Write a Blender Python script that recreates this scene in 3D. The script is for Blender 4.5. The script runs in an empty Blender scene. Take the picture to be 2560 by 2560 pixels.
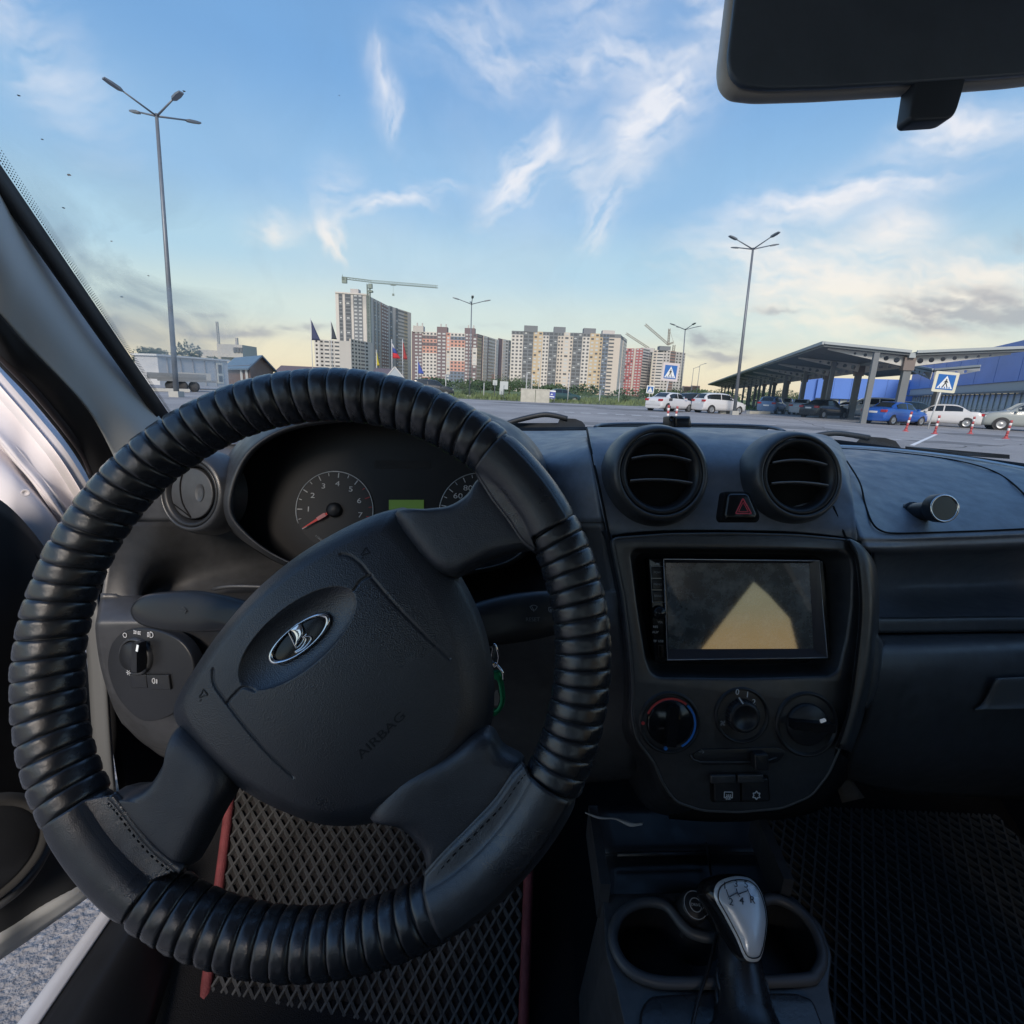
import bpy, bmesh, math, random
import numpy as np
from mathutils import Vector, Matrix
random.seed(7)
SC = bpy.context.scene
COL = SC.collection
R_ = math.radians

# ------------------------------------------------------------------ camera
EYE = np.array([0.0, 0.0, 1.15])            # phone held behind the wheel, 1.15 m above the tarmac
PITCH, ROLL = R_(13.45), 0.045
_f = np.array([0, math.cos(PITCH), -math.sin(PITCH)])
_r = np.array([1.0, 0, 0]); _u = np.cross(_r, _f)
CR = math.cos(ROLL)*_r + math.sin(ROLL)*_u
CU = -math.sin(ROLL)*_r + math.cos(ROLL)*_u
cam_d = bpy.data.cameras.new('camera'); cam = bpy.data.objects.new('camera', cam_d); COL.objects.link(cam)
cam_d.sensor_width = 36; cam_d.lens = 18; cam_d.clip_start = 0.02; cam_d.clip_end = 6000
cam.matrix_world = Matrix(((CR[0], CU[0], -_f[0], EYE[0]), (CR[1], CU[1], -_f[1], EYE[1]), (CR[2], CU[2], -_f[2], EYE[2]), (0, 0, 0, 1)))
SC.camera = cam

# ------------------------------------------------------------------ light
SUN_EL, SUN_AZ = R_(32), R_(186)            # soft evening light from behind the car (azimuth from +y, clockwise)
SKY_GAIN = 1.0
sun_d = bpy.data.lights.new('sun', 'SUN'); sun = bpy.data.objects.new('sun', sun_d); COL.objects.link(sun)
sun_d.energy = 3.0; sun_d.angle = R_(20); sun_d.color = (1.0, 0.86, 0.72)
_sd = Vector((math.sin(SUN_AZ)*math.cos(SUN_EL), math.cos(SUN_AZ)*math.cos(SUN_EL), math.sin(SUN_EL)))
sun.rotation_euler = (-_sd).to_track_quat('-Z', 'Y').to_euler()
sun.location = (0, 0, 60)
VS = SC.view_settings
VS.view_transform = 'Standard'; VS.look = 'None'; VS.gamma = 1.0; VS.use_curve_mapping = False
VS.exposure = 0.18
SC.cycles.max_bounces = 6; SC.cycles.diffuse_bounces = 3; SC.cycles.glossy_bounces = 3
SC.cycles.transparent_max_bounces = 12; SC.cycles.caustics_reflective = False; SC.cycles.caustics_refractive = False

def ray(u, v):                               # direction in the world for a point of the picture (1932 px grid)
    return CR*(u-966)/966. + CU*(966-v)/966. + _f
def G(u, v, y):  d = ray(u, v); return EYE + d*(y/d[1])
def GZ(u, v, z): d = ray(u, v); return EYE + d*((z-EYE[2])/d[2])
def GX(u, v, x): d = ray(u, v); return EYE + d*(x/d[0])
def azel(u, v):
    d = ray(u, v); return math.atan2(d[0], d[1]), math.atan2(d[2], math.hypot(d[0], d[1]))

# ------------------------------------------------------------------ sky
W = bpy.data.worlds.new('World'); SC.world = W; W.use_nodes = True
CLOUD_WHITE = [(712, 95, 730, 190, 13, .8), (728, 180, 758, 285, 13, .75), (596, 405, 668, 505, 18, .95), (450, 430, 560, 420, 18, .6), (640, 410, 835, 372, 11, .75),
        (590, 365, 680, 345, 22, .35), (925, 400, 1045, 275, 28, .95), (1070, 350, 1130, 320, 30, .45), (1108, 470, 1185, 330, 17, .85), (1165, 285, 1320, 165, 30, 1.0),
        (990, 135, 1320, 105, 26, .5), (1370, 425, 1820, 305, 20, .8), (1730, 268, 1960, 215, 16, .95), (1630, 440, 1745, 425, 18, .6), (1270, 490, 1620, 455, 22, .5),
        (1300, 560, 1640, 500, 30, .5), (1600, 520, 1960, 515, 22, .8), (1480, 620, 1960, 545, 30, .45), (1290, 60, 1400, 40, 50, .5), (780, 70, 980, 40, 30, .3), (1050, 10, 1230, -20, 30, .4),
        (1760, 475, 1880, 470, 12, .5), (20, 120, 150, 60, 80, .35), (700, 560, 900, 530, 20, .15), (1400, 480, 1500, 540, 30, .4), (1500, 530, 1700, 500, 40, .6), (1350, 600, 1600, 590, 30, .5), (1700, 540, 1950, 545, 26, .7), (1600, 640, 1900, 640, 26, .45), (1150, 330, 1240, 270, 30, .35), (1040, 300, 1060, 230, 14, .5), (880, 90, 1010, 110, 40, .35), (1200, 150, 1330, 200, 30, .35), (1650, 370, 1790, 320, 12, .6)]
CLOUD_DARK = [(1670, 582, 1960, 590, 20, 1.2), (1790, 570, 1960, 575, 14, .7), (1400, 588, 1520, 582, 8, .7), (1270, 640, 1400, 640, 13, .9), (1290, 668, 1400, 672, 7, .8), (440, 628, 640, 618, 6, .8), (330, 635, 520, 628, 9, .8), (330, 588, 460, 592, 5, .7),
        (460, 604, 520, 602, 4, .5), (1880, 450, 1960, 470, 12, .5), (850, 620, 960, 612, 6, .5), (300, 600, 360, 610, 8, .5), (560, 640, 620, 645, 4, .4), (1330, 690, 1400, 670, 10, .4)]
def cloud_image(w=2560, h=1280):
    """cloud cover over the whole sky computed in code (red: white cirrus, green: grey cloud), equirectangular"""
    rng = np.random.RandomState(11)
    def vnoise(X, Y, per):
        T = rng.rand(257, 257).astype(np.float32)
        xi = np.floor(X).astype(int); yi = np.floor(Y).astype(int); fx = (X-xi).astype(np.float32); fy = (Y-yi).astype(np.float32)
        fx = fx*fx*(3-2*fx); fy = fy*fy*(3-2*fy)
        x0 = xi % per; x1 = (xi+1) % per; y0 = yi % 256; y1 = (yi+1) % 256
        return (T[y0, x0 % 257]*(1-fx)+T[y0, x1 % 257]*fx)*(1-fy)+(T[y1, x0 % 257]*(1-fx)+T[y1, x1 % 257]*fx)*fy
    hh = h//2                                       # only the upper half carries cloud
    az = ((np.arange(w)+.5)/w-.5)*2*np.pi; el = (np.arange(hh)+.5)/h*np.pi
    AZ, EL = np.meshgrid(az.astype(np.float32), el.astype(np.float32))
    def fbm(A, E, k, octv, rough=.55):
        t = 0; amp = 1; tot = 0; per = k
        for i in range(octv):
            t = t+amp*vnoise((A/(2*np.pi)+.5)*per, E/(2*np.pi)*per+17*i, per); tot += amp; amp *= rough; per *= 2
        return t/tot
    w1 = fbm(AZ, EL, 28, 4)-.5; w2 = fbm(AZ, EL, 28, 4)-.5; w3 = fbm(AZ, EL, 90, 4)-.5; w4 = fbm(AZ, EL, 90, 4)-.5
    w5 = fbm(AZ, EL, 240, 3)-.5; w6 = fbm(AZ, EL, 240, 3)-.5
    A2 = AZ+.06*w1+.03*w3+.012*w5; E2 = EL+.06*w2+.03*w4+.012*w6; A3 = AZ+.05*w1+.03*w3; E3 = EL+.012*w2+.02*w4+.008*w6
    T2 = rng.rand(512, 512).astype(np.float32)
    def tn(X, Y):
        xi = np.floor(X).astype(int); yi = np.floor(Y).astype(int); fx = (X-xi).astype(np.float32); fy = (Y-yi).astype(np.float32); fx = fx*fx*(3-2*fx); fy = fy*fy*(3-2*fy)
        return (T2[yi % 512, xi % 512]*(1-fx)+T2[yi % 512, (xi+1) % 512]*fx)*(1-fy)+(T2[(yi+1) % 512, xi % 512]*(1-fx)+T2[(yi+1) % 512, (xi+1) % 512]*fx)*fy
    def fib_noise(X, Y, o=5):
        t = 0; a = 1; n = 0
        for i in range(o): t = t+a*tn(X*2**i+31*i, Y*2**i+57*i); n += a; a *= .58
        return t/n
    def streaks(lst, A2, E2, wide, st=4.5):
        tot = np.zeros_like(AZ)
        for j, (u0, v0, u1, v1, wd, k) in enumerate(lst):
            a0, e0 = azel(u0, v0); a1, e1 = azel(u1, v1)
            ca, ce = (a0+a1)/2, (e0+e1)/2; Lh = max(math.hypot(a1-a0, e1-e0)/2, .01); th = math.atan2(e1-e0, a1-a0); wr = wd/966.*wide
            rad = 2.4*max(Lh, wr)+.1
            c0, c1 = np.searchsorted(az, [ca-rad, ca+rad]); r0, r1 = np.searchsorted(el, [ce-rad, ce+rad])
            a_, e_ = A2[r0:r1, c0:c1]-ca, E2[r0:r1, c0:c1]-ce
            P_ = a_*math.cos(th)+e_*math.sin(th); Q_ = -a_*math.sin(th)+e_*math.cos(th)
            p = P_/Lh; q = Q_/wr; g = np.exp(-(p*p+q*q)); g2 = np.exp(-(p*p*.55+q*q*.38))
            n = fib_noise(P_*9+j*13.7+Q_*9, Q_*9*st+P_*6+j*7.1); n2 = fib_noise(P_*30+j*3.7, Q_*70+j*9.1+P_*22, 4)
            f = np.clip((.62*n+.38*n2-.36)*3.4, 0, 1.25)
            tot[r0:r1, c0:c1] += k*(g*f*1.15+.17*g2*(.3+n))
        return tot
    sm = lambda x, a, b: np.clip((x-a)/(b-a), 0, 1)**2*(3-2*np.clip((x-a)/(b-a), 0, 1))
    wm = np.clip(.95*streaks(CLOUD_WHITE, A2, E2, 1.12), 0, 1); wm = wm*(1.25-.3*wm)
    dark = streaks(CLOUD_DARK, A3, E3, 1.25, 7.)
    veil = .16*sm(fbm(A2, E2*1.6, 10, 7, .55), .45, .80)
    R = np.clip(np.maximum(wm, veil)+.35*wm*veil, 0, .95)
    Gn = np.clip(sm(dark, .10, 1.1)*.72, 0, .72)
    img = bpy.data.images.new('cloud_cover', w, h, alpha=False, float_buffer=True); img.colorspace_settings.name = 'Non-Color'
    buf = np.zeros((h, w, 4), np.float32); buf[..., 3] = 1
    # cycles: u = -atan2(dir.y, dir.x)/(2 pi) + 0.5
    ucoord = (-np.arctan2(np.cos(az), np.sin(az))/(2*np.pi)+.5) % 1.0
    order = np.argsort(ucoord)
    buf[h//2:h//2+hh, :, 0] = R[:, order]; buf[h//2:h//2+hh, :, 1] = Gn[:, order]
    img.pixels.foreach_set(buf.ravel()); img.update(); img.pack()
    return img
def build_sky():
    nt = W.node_tree; N = nt.nodes; L = nt.links; N.clear()
    out = N.new('ShaderNodeOutputWorld'); bg = N.new('ShaderNodeBackground'); L.new(bg.outputs[0], out.inputs[0])
    tc = N.new('ShaderNodeTexCoord')
    def M(op, a, b=None, c=None, clamp=False):
        n = N.new('ShaderNodeMath'); n.operation = op; n.use_clamp = clamp
        for i, x in enumerate((a, b, c)):
            if x is None: continue
            if isinstance(x, (int, float)): n.inputs[i].default_value = x
            else: L.new(x, n.inputs[i])
        return n.outputs[0]
    nrm = N.new('ShaderNodeVectorMath'); nrm.operation = 'NORMALIZE'; L.new(tc.outputs['Generated'], nrm.inputs[0])
    sep = N.new('ShaderNodeSeparateXYZ'); L.new(nrm.outputs[0], sep.inputs[0])
    X, Y, Z = sep.outputs
    el = M('ARCSINE', Z); az = M('ARCTAN2', X, Y)
    elp = M('DIVIDE', M('MAXIMUM', el, 0.0), math.pi/2)
    ramp = N.new('ShaderNodeValToRGB'); L.new(elp, ramp.inputs[0]); cr = ramp.color_ramp; cr.interpolation = 'EASE'
    stops = [(0.0, (.86, .70, .50)), (0.03, (.85, .76, .57)), (0.075, (.64, .75, .72)), (0.13, (.45, .66, .80)),
             (0.20, (.31, .53, .80)), (0.30, (.20, .41, .74)), (0.45, (.135, .30, .64)), (1.0, (.09, .23, .52))]
    cr.elements[0].position, cr.elements[0].color = stops[0][0], (*stops[0][1], 1)
    cr.elements[1].position, cr.elements[1].color = stops[-1][0], (*stops[-1][1], 1)
    for p, c in stops[1:-1]:
        e = cr.elements.new(p); e.color = (*c, 1)
    sky = N.new('ShaderNodeTexSky'); sky.sky_type = 'NISHITA'; sky.sun_disc = False
    sky.sun_elevation = SUN_EL; sky.sun_rotation = SUN_AZ
    skm = N.new('ShaderNodeVectorMath'); skm.operation = 'SCALE'; L.new(sky.outputs[0], skm.inputs[0]); skm.inputs['Scale'].default_value = 0.07
    mix0 = N.new('ShaderNodeMix'); mix0.data_type = 'RGBA'; mix0.inputs[0].default_value = 0.85
    L.new(skm.outputs[0], mix0.inputs[6]); L.new(ramp.outputs[0], mix0.inputs[7])
    tex = N.new('ShaderNodeTexEnvironment'); tex.image = cloud_image(); tex.interpolation = 'Linear'; L.new(nrm.outputs[0], tex.inputs['Vector'])
    sp = N.new('ShaderNodeSeparateColor'); L.new(tex.outputs['Color'], sp.inputs[0])
    lo = M('SUBTRACT', 1.0, M('MULTIPLY', elp, 5.0), clamp=True)
    cc = N.new('ShaderNodeMix'); cc.data_type = 'RGBA'; L.new(lo, cc.inputs[0]); cc.inputs[6].default_value = (.80, .80, .86, 1); cc.inputs[7].default_value = (.98, .84, .60, 1)
    m1 = N.new('ShaderNodeMix'); m1.data_type = 'RGBA'; L.new(sp.outputs[0], m1.inputs[0]); L.new(mix0.outputs[2], m1.inputs[6]); L.new(cc.outputs[2], m1.inputs[7])
    m2 = N.new('ShaderNodeMix'); m2.data_type = 'RGBA'; L.new(sp.outputs[1], m2.inputs[0]); L.new(m1.outputs[2], m2.inputs[6]); m2.inputs[7].default_value = (.34, .35, .40, 1)
    L.new(m2.outputs[2], bg.inputs['Color']); bg.inputs['Strength'].default_value = SKY_GAIN
build_sky()

# ------------------------------------------------------------------ materials
MATS = {}
def mat(name, base, rough=.5, metal=0., spec=.5, bump=None, var=None, coat=0., emit=None, bump2=None, rvar=None, sheen=0.):
    """bump=(scale,strength,distance)  var=(scale,amount)  rvar=(scale,amount) roughness variation"""
    if name in MATS: return MATS[name]
    m = bpy.data.materials.new(name); m.use_nodes = True; nt = m.node_tree; b = nt.nodes['Principled BSDF']
    b.inputs['Base Color'].default_value = (*base, 1); b.inputs['Roughness'].default_value = rough
    b.inputs['Metallic'].default_value = metal; b.inputs['Specular IOR Level'].default_value = spec
    b.inputs['Coat Weight'].default_value = coat
    if coat: b.inputs['Coat Roughness'].default_value = .05
    if sheen: b.inputs['Sheen Weight'].default_value = sheen
    tc = nt.nodes.new('ShaderNodeTexCoord')
    if var:
        n = nt.nodes.new('ShaderNodeTexNoise'); n.inputs['Scale'].default_value = var[0]; n.inputs['Detail'].default_value = 6; n.inputs['Roughness'].default_value = .65
        nt.links.new(tc.outputs['Object'], n.inputs['Vector'])
        mr = nt.nodes.new('ShaderNodeMapRange'); mr.inputs[1].default_value = .25; mr.inputs[2].default_value = .75; mr.inputs[3].default_value = 1-var[1]; mr.inputs[4].default_value = 1+var[1]
        nt.links.new(n.outputs['Fac'], mr.inputs[0])
        vm = nt.nodes.new('ShaderNodeVectorMath'); vm.operation = 'SCALE'; vm.inputs[0].default_value = base
        nt.links.new(mr.outputs[0], vm.inputs['Scale']); nt.links.new(vm.outputs[0], b.inputs['Base Color'])
    if rvar:
        n = nt.nodes.new('ShaderNodeTexNoise'); n.inputs['Scale'].default_value = rvar[0]; n.inputs['Detail'].default_value = 5
        nt.links.new(tc.outputs['Object'], n.inputs['Vector'])
        mr = nt.nodes.new('ShaderNodeMapRange'); mr.inputs[1].default_value = .3; mr.inputs[2].default_value = .7; mr.inputs[3].default_value = max(rough-rvar[1], .02); mr.inputs[4].default_value = rough+rvar[1]
        nt.links.new(n.outputs['Fac'], mr.inputs[0]); nt.links.new(mr.outputs[0], b.inputs['Roughness'])
    prev = None
    for bp in (bump, bump2):
        if not bp: continue
        kind = bp[3] if len(bp) > 3 else 'noise'
        if kind == 'vor':
            n = nt.nodes.new('ShaderNodeTexVoronoi'); n.feature = 'F1'; n.inputs['Scale'].default_value = bp[0]; o = n.outputs['Distance']
        else:
            n = nt.nodes.new('ShaderNodeTexNoise'); n.inputs['Scale'].default_value = bp[0]; n.inputs['Detail'].default_value = 4; o = n.outputs['Fac']
        nt.links.new(tc.outputs['Object'], n.inputs['Vector'])
        bn = nt.nodes.new('ShaderNodeBump'); bn.inputs['Strength'].default_value = bp[1]; bn.inputs['Distance'].default_value = bp[2]
        nt.links.new(o, bn.inputs['Height'])
        if prev: nt.links.new(prev, bn.inputs['Normal'])
        prev = bn.outputs[0]; nt.links.new(prev, b.inputs['Normal'])
    if emit:
        b.inputs['Emission Color'].default_value = (*emit[0], 1); b.inputs['Emission Strength'].default_value = emit[1]
    MATS[name] = m; return m

# ------------------------------------------------------------------ objects
def link_obj(o):
    COL.objects.link(o); return o
def tag(o, label=None, cat=None, group=None, kind=None):
    if label: o['label'] = label
    if cat: o['category'] = cat
    if group: o['group'] = group
    if kind: o['kind'] = kind
    return o
PINV = {}
def thing(name, label, cat, loc=(0, 0, 0), rz=0., group=None, local=False):
    o = bpy.data.objects.new(name, None); link_obj(o); o.empty_display_size = .05
    o.location = loc; o.rotation_euler = (0, 0, rz)
    PINV[o.name] = Matrix.Identity(4) if local else (Matrix.Translation(Vector(loc)) @ Matrix.Rotation(rz, 4, 'Z')).inverted()
    return tag(o, label, cat, group)
def mk_obj(name, me, m=None, parent=None, basis=None):
    o = bpy.data.objects.new(name, me); link_obj(o)
    if m is not None:
        if len(me.materials) == 0: me.materials.append(m)
        elif me.materials[0] != m: o.material_slots[0].link = 'OBJECT'; o.material_slots[0].material = m
    if basis is not None: o.matrix_basis = basis
    if parent is not None:
        o.parent = parent; o.matrix_parent_inverse = PINV.get(parent.name, Matrix.Identity(4)) if parent.type == 'EMPTY' else (parent.matrix_basis.inverted() if parent.matrix_basis != Matrix.Identity(4) else Matrix.Identity(4))
    return o
def struct(o):
    o['kind'] = 'structure'; return o

class MB:
    """collects geometry and links it as one mesh object"""
    def __init__(s): s.v = []; s.f = []; s.sm = []
    def add(s, vs, fs, smooth=False):
        b = len(s.v); s.v += [tuple(float(c) for c in p) for p in vs]; s.f += [tuple(b+i for i in f) for f in fs]; s.sm += [smooth]*len(fs); return s
    def box(s, c, size, M=None):
        x, y, z = [q/2 for q in size]
        vs = [Vector((a*x, b*y, d*z)) for a in (-1, 1) for b in (-1, 1) for d in (-1, 1)]
        if M is not None: vs = [M @ p for p in vs]
        c = Vector(c); vs = [c+p for p in vs]
        return s.add(vs, [(0, 1, 3, 2), (4, 6, 7, 5), (0, 4, 5, 1), (2, 3, 7, 6), (0, 2, 6, 4), (1, 5, 7, 3)])
    def bar(s, a, b, w, h=None, up=(0, 0, 1)):
        a, b = Vector(a), Vector(b); d = b-a; L = d.length
        if L < 1e-9: return s
        d /= L; h = w if h is None else h; upv = Vector(up)
        if abs(d.dot(upv)) > .98: upv = Vector((1, 0, 0))
        x = d.cross(upv).normalized(); z = x.cross(d)
        vs = []
        for p in (a, b):
            for sx, sz in ((-1, -1), (1, -1), (1, 1), (-1, 1)): vs.append(p+x*sx*w/2+z*sz*h/2)
        return s.add(vs, [(0, 1, 2, 3), (7, 6, 5, 4), (0, 4, 5, 1), (1, 5, 6, 2), (2, 6, 7, 3), (3, 7, 4, 0)])
    def tube(s, pts, r, n=10, closed=False, caps=True):
        P = [Vector(p) for p in pts]; m = len(P)
        rr = [float(q) for q in (r if hasattr(r, '__len__') else [r]*m)]
        up = None; rings = []
        for i in range(m):
            t = (P[(i+1) % m]-P[i-1]) if closed else (P[min(i+1, m-1)]-P[max(i-1, 0)])
            t.normalize()
            if up is None:
                up = Vector((0, 0, 1)) if abs(t.z) < .9 else Vector((1, 0, 0))
            x = t.cross(up); x.normalize(); up = x.cross(t); up.normalize()
            rings.append([P[i]+rr[i]*(math.cos(2*math.pi*k/n)*x+math.sin(2*math.pi*k/n)*up) for k in range(n)])
        vs = [p for q in rings for p in q]; fs = []
        for i in range(m if closed else m-1):
            j = (i+1) % m
            for k in range(n): fs.append((i*n+k, i*n+(k+1) % n, j*n+(k+1) % n, j*n+k))
        if caps and not closed:
            fs.append(tuple(range(n))[::-1]); fs.append(tuple((m-1)*n+k for k in range(n)))
        return s.add(vs, fs, True)
    def lathe(s, prof, M, n=48, close=False):
        """prof = [(r,h)], axis local z of matrix M"""
        m = len(prof); vs = []
        for r, h in prof:
            for k in range(n): a = 2*math.pi*k/n; vs.append(M @ Vector((r*math.cos(a), r*math.sin(a), h)))
        fs = []
        for i in range(m-1):
            for k in range(n): fs.append((i*n+k, i*n+(k+1) % n, (i+1)*n+(k+1) % n, (i+1)*n+k))
        if prof[0][0] > 1e-6 and close: fs.append(tuple(range(n))[::-1])
        if prof[-1][0] > 1e-6 and close: fs.append(tuple((m-1)*n+k for k in range(n)))
        return s.add(vs, fs, True)
    def loft(s, loops, closed=True, cap0=False, cap1=False, smooth=True):
        n = len(loops[0]); vs = [p for l in loops for p in l]; fs = []
        for i in range(len(loops)-1):
            for k in range(n if closed else n-1): fs.append((i*n+k, i*n+(k+1) % n, (i+1)*n+(k+1) % n, (i+1)*n+k))
        if cap0: fs.append(tuple(range(n))[::-1])
        if cap1: fs.append(tuple((len(loops)-1)*n+k for k in range(n)))
        return s.add(vs, fs, smooth)
    def grid(s, P, smooth=True):
        P = np.asarray(P); a, b = P.shape[:2]
        fs = [(i*b+j, i*b+j+1, (i+1)*b+j+1, (i+1)*b+j) for i in range(a-1) for j in range(b-1)]
        return s.add([tuple(p) for p in P.reshape(-1, 3)], fs, smooth)
    def mesh(s, name):
        me = bpy.data.meshes.new(name); me.from_pydata(s.v, [], s.f)
        me.polygons.foreach_set('use_smooth', s.sm); me.update(); return me
    def build(s, name, m, parent=None, basis=None, fix=True, sharp=None):
        me = s.mesh(name)
        if fix: fix_normals(me)
        if sharp: set_sharp(me, sharp)
        return mk_obj(name, me, m, parent, basis)
def fix_normals(me):
    bm = bmesh.new(); bm.from_mesh(me); bmesh.ops.recalc_face_normals(bm, faces=bm.faces); bm.to_mesh(me); bm.free()
def set_sharp(me, deg):
    bm = bmesh.new(); bm.from_mesh(me)
    for e in bm.edges:
        if len(e.link_faces) == 2 and e.calc_face_angle(0) > R_(deg): e.smooth = False
    for f in bm.faces: f.smooth = True
    bm.to_mesh(me); bm.free()

def cr_interp(P, n, closed=False):
    """Catmull-Rom resample of control points (any dimension): n samples per span"""
    P = np.asarray(P, float); m = len(P); out = []
    for i in range(m if closed else m-1):
        if closed: p0, p1, p2, p3 = P[i-1], P[i], P[(i+1) % m], P[(i+2) % m]
        else:
            p1, p2 = P[i], P[i+1]; p0 = P[i-1] if i > 0 else 2*p1-p2; p3 = P[i+2] if i+2 < m else 2*p2-p1
        for k in range(n):
            t = k/n
            out.append(.5*((2*p1)+(-p0+p2)*t+(2*p0-5*p1+4*p2-p3)*t*t+(-p0+3*p1-3*p2+p3)*t**3))
    if not closed: out.append(P[-1])
    return np.array(out)
def lin_interp(P, n):
    P = np.asarray(P, float); out = []
    for i in range(len(P)-1):
        for k in range(n): out.append(P[i]+(P[i+1]-P[i])*k/n)
    out.append(P[-1]); return np.array(out)
def uvy(rows): return [[G(u, v, y) for (u, v, y) in r] for r in rows]
def patch(rows, nu=8, nv=8, pts=False):
    """rows of control points (u,v,y): a smooth sheet through them -> grid of points"""
    C = np.array(rows if pts else uvy(rows), float)
    A = np.stack([cr_interp(r, nu) for r in C])
    B = np.stack([cr_interp(A[:, j], nv) for j in range(A.shape[1])], 1)
    return B
def sheet(name, rows, m, parent, nu=8, nv=8, thick=.004, pts=False, sharp=None):
    B = patch(rows, nu, nv, pts)
    o = MB().grid(B).build(name, m, parent, fix=False)
    # orient towards the camera
    bm = bmesh.new(); bm.from_mesh(o.data); bm.normal_update()
    s = sum(f.normal.dot(Vector(EYE)-f.calc_center_median())*f.calc_area() for f in bm.faces)
    if s < 0: bmesh.ops.reverse_faces(bm, faces=bm.faces)
    bm.to_mesh(o.data); bm.free()
    if thick:
        md = o.modifiers.new('thickness', 'SOLIDIFY'); md.thickness = thick; md.offset = -1
    if sharp: set_sharp(o.data, sharp)
    return o

class Frame:
    """a plane in the car: origin, right, up, normal (towards the viewer)"""
    def __init__(s, o, ex, ey):
        s.o = np.asarray(o, float); s.x = np.asarray(ex, float)/np.linalg.norm(ex); ey = np.asarray(ey, float)
        ey = ey-s.x*(ey@s.x); s.y = ey/np.linalg.norm(ey); s.n = np.cross(s.x, s.y)
    def L(s, u, v, off=0.):
        d = ray(u, v); t = ((s.o+s.n*off-EYE)@s.n)/(d@s.n); q = EYE+d*t-s.o
        return (q@s.x, q@s.y)
    def P(s, a, b, h=0.): return s.o+s.x*a+s.y*b+s.n*h
    def U(s, u, v, off=0.): a, b = s.L(u, v, off); return s.P(a, b, off)
    def M(s, a=0., b=0., h=0., rot=0.):
        o = s.P(a, b, h); c, t = math.cos(rot), math.sin(rot); x = s.x*c+s.y*t; y = -s.x*t+s.y*c
        return Matrix(((x[0], y[0], s.n[0], o[0]), (x[1], y[1], s.n[1], o[1]), (x[2], y[2], s.n[2], o[2]), (0, 0, 0, 1)))
def tilted(u, v, y, tilt, yaw=0.):
    """frame through picture point at distance y; tilt = lean back of the top, yaw = turned to the right"""
    ex = np.array([math.cos(yaw), -math.sin(yaw), 0]); up = np.array([math.sin(yaw)*math.sin(tilt), math.cos(yaw)*math.sin(tilt), math.cos(tilt)])
    return Frame(G(u, v, y), ex, up)

def round_poly(pts, r, n=5):
    P = [np.asarray(p, float) for p in pts]; m = len(P); out = []
    rr = r if hasattr(r, '__len__') else [r]*m
    for i in range(m):
        a, b, c = P[i-1], P[i], P[(i+1) % m]; d0, d1 = a-b, c-b; l0, l1 = np.linalg.norm(d0), np.linalg.norm(d1)
        k = min(rr[i], l0*.49, l1*.49)
        if k <= 1e-9: out.append(b); continue
        s, e = b+d0/l0*k, b+d1/l1*k
        for j in range(n+1): t = j/n; out.append((1-t)**2*s+2*t*(1-t)*b+t*t*e)
    return np.array(out)
def smooth_loop(pts, n=6): return cr_interp(pts, n, True)
def ellipse(a, b, rx, ry, rot=0., n=40):
    t = np.linspace(0, 2*np.pi, n, endpoint=False); c, s = math.cos(rot), math.sin(rot)
    X, Y = rx*np.cos(t), ry*np.sin(t); return np.stack([a+X*c-Y*s, b+X*s+Y*c], -1)
def px(fr, pts, off=0.): return np.array([fr.L(u, v, off) for u, v in pts])

def plate_mesh(loops, h0, h1, bevel=0., res=2):
    """filled 2-d outline (further loops are holes) between heights h0..h1"""
    cu = bpy.data.curves.new('c', 'CURVE'); cu.dimensions = '2D'; cu.fill_mode = 'BOTH'
    for lp in loops:
        sp = cu.splines.new('POLY'); sp.points.add(len(lp)-1); sp.use_cyclic_u = True
        for k, p in enumerate(lp): sp.points[k].co = (float(p[0]), float(p[1]), 0, 1)
    t = abs(h1-h0)
    cu.extrude = max(t/2-bevel, 0); cu.bevel_depth = bevel; cu.bevel_resolution = res; cu.offset = -bevel
    ob = bpy.data.objects.new('c', cu); me = bpy.data.meshes.new_from_object(ob)
    bpy.data.objects.remove(ob); bpy.data.curves.remove(cu)
    me.transform(Matrix.Translation((0, 0, (h0+h1)/2)))
    return me
def plate(name, fr, loops, h0, h1, m, parent, bevel=0., sharp=35):
    me = plate_mesh(loops, h0, h1, bevel); me.transform(fr.M()); me.materials.clear()
    bm = bmesh.new(); bm.from_mesh(me); bmesh.ops.remove_doubles(bm, verts=bm.verts, dist=1e-6); bm.to_mesh(me); bm.free()
    fix_normals(me); set_sharp(me, sharp)
    return mk_obj(name, me, m, parent)
def text_mesh(s, size, ext=.0002, align='CENTER'):
    cu = bpy.data.curves.new('t', 'FONT'); cu.body = s; cu.size = size; cu.align_x = align; cu.align_y = 'CENTER'; cu.extrude = ext; cu.resolution_u = 3
    ob = bpy.data.objects.new('t', cu); me = bpy.data.meshes.new_from_object(ob)
    bpy.data.objects.remove(ob); bpy.data.curves.remove(cu); me.materials.clear(); return me
def text(name, fr, s, a, b, size, m, parent, h=.001, rot=0., sx=1., ext=.0002):
    me = text_mesh(s, size, ext); me.transform(Matrix.Diagonal((sx, 1, 1, 1))); me.transform(fr.M(a, b, h, rot))
    return mk_obj(name, me, m, parent)
def stroke(fr, pts, w, h=.001, closed=False, t=.0004):
    """flat line of width w laid on a frame"""
    P = [fr.P(a, b, h) for a, b in pts]; mb = MB()
    n = len(P)
    for i in range(n if closed else n-1):
        mb.bar(P[i], P[(i+1) % n], w, t, up=fr.n)
    return mb
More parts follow.
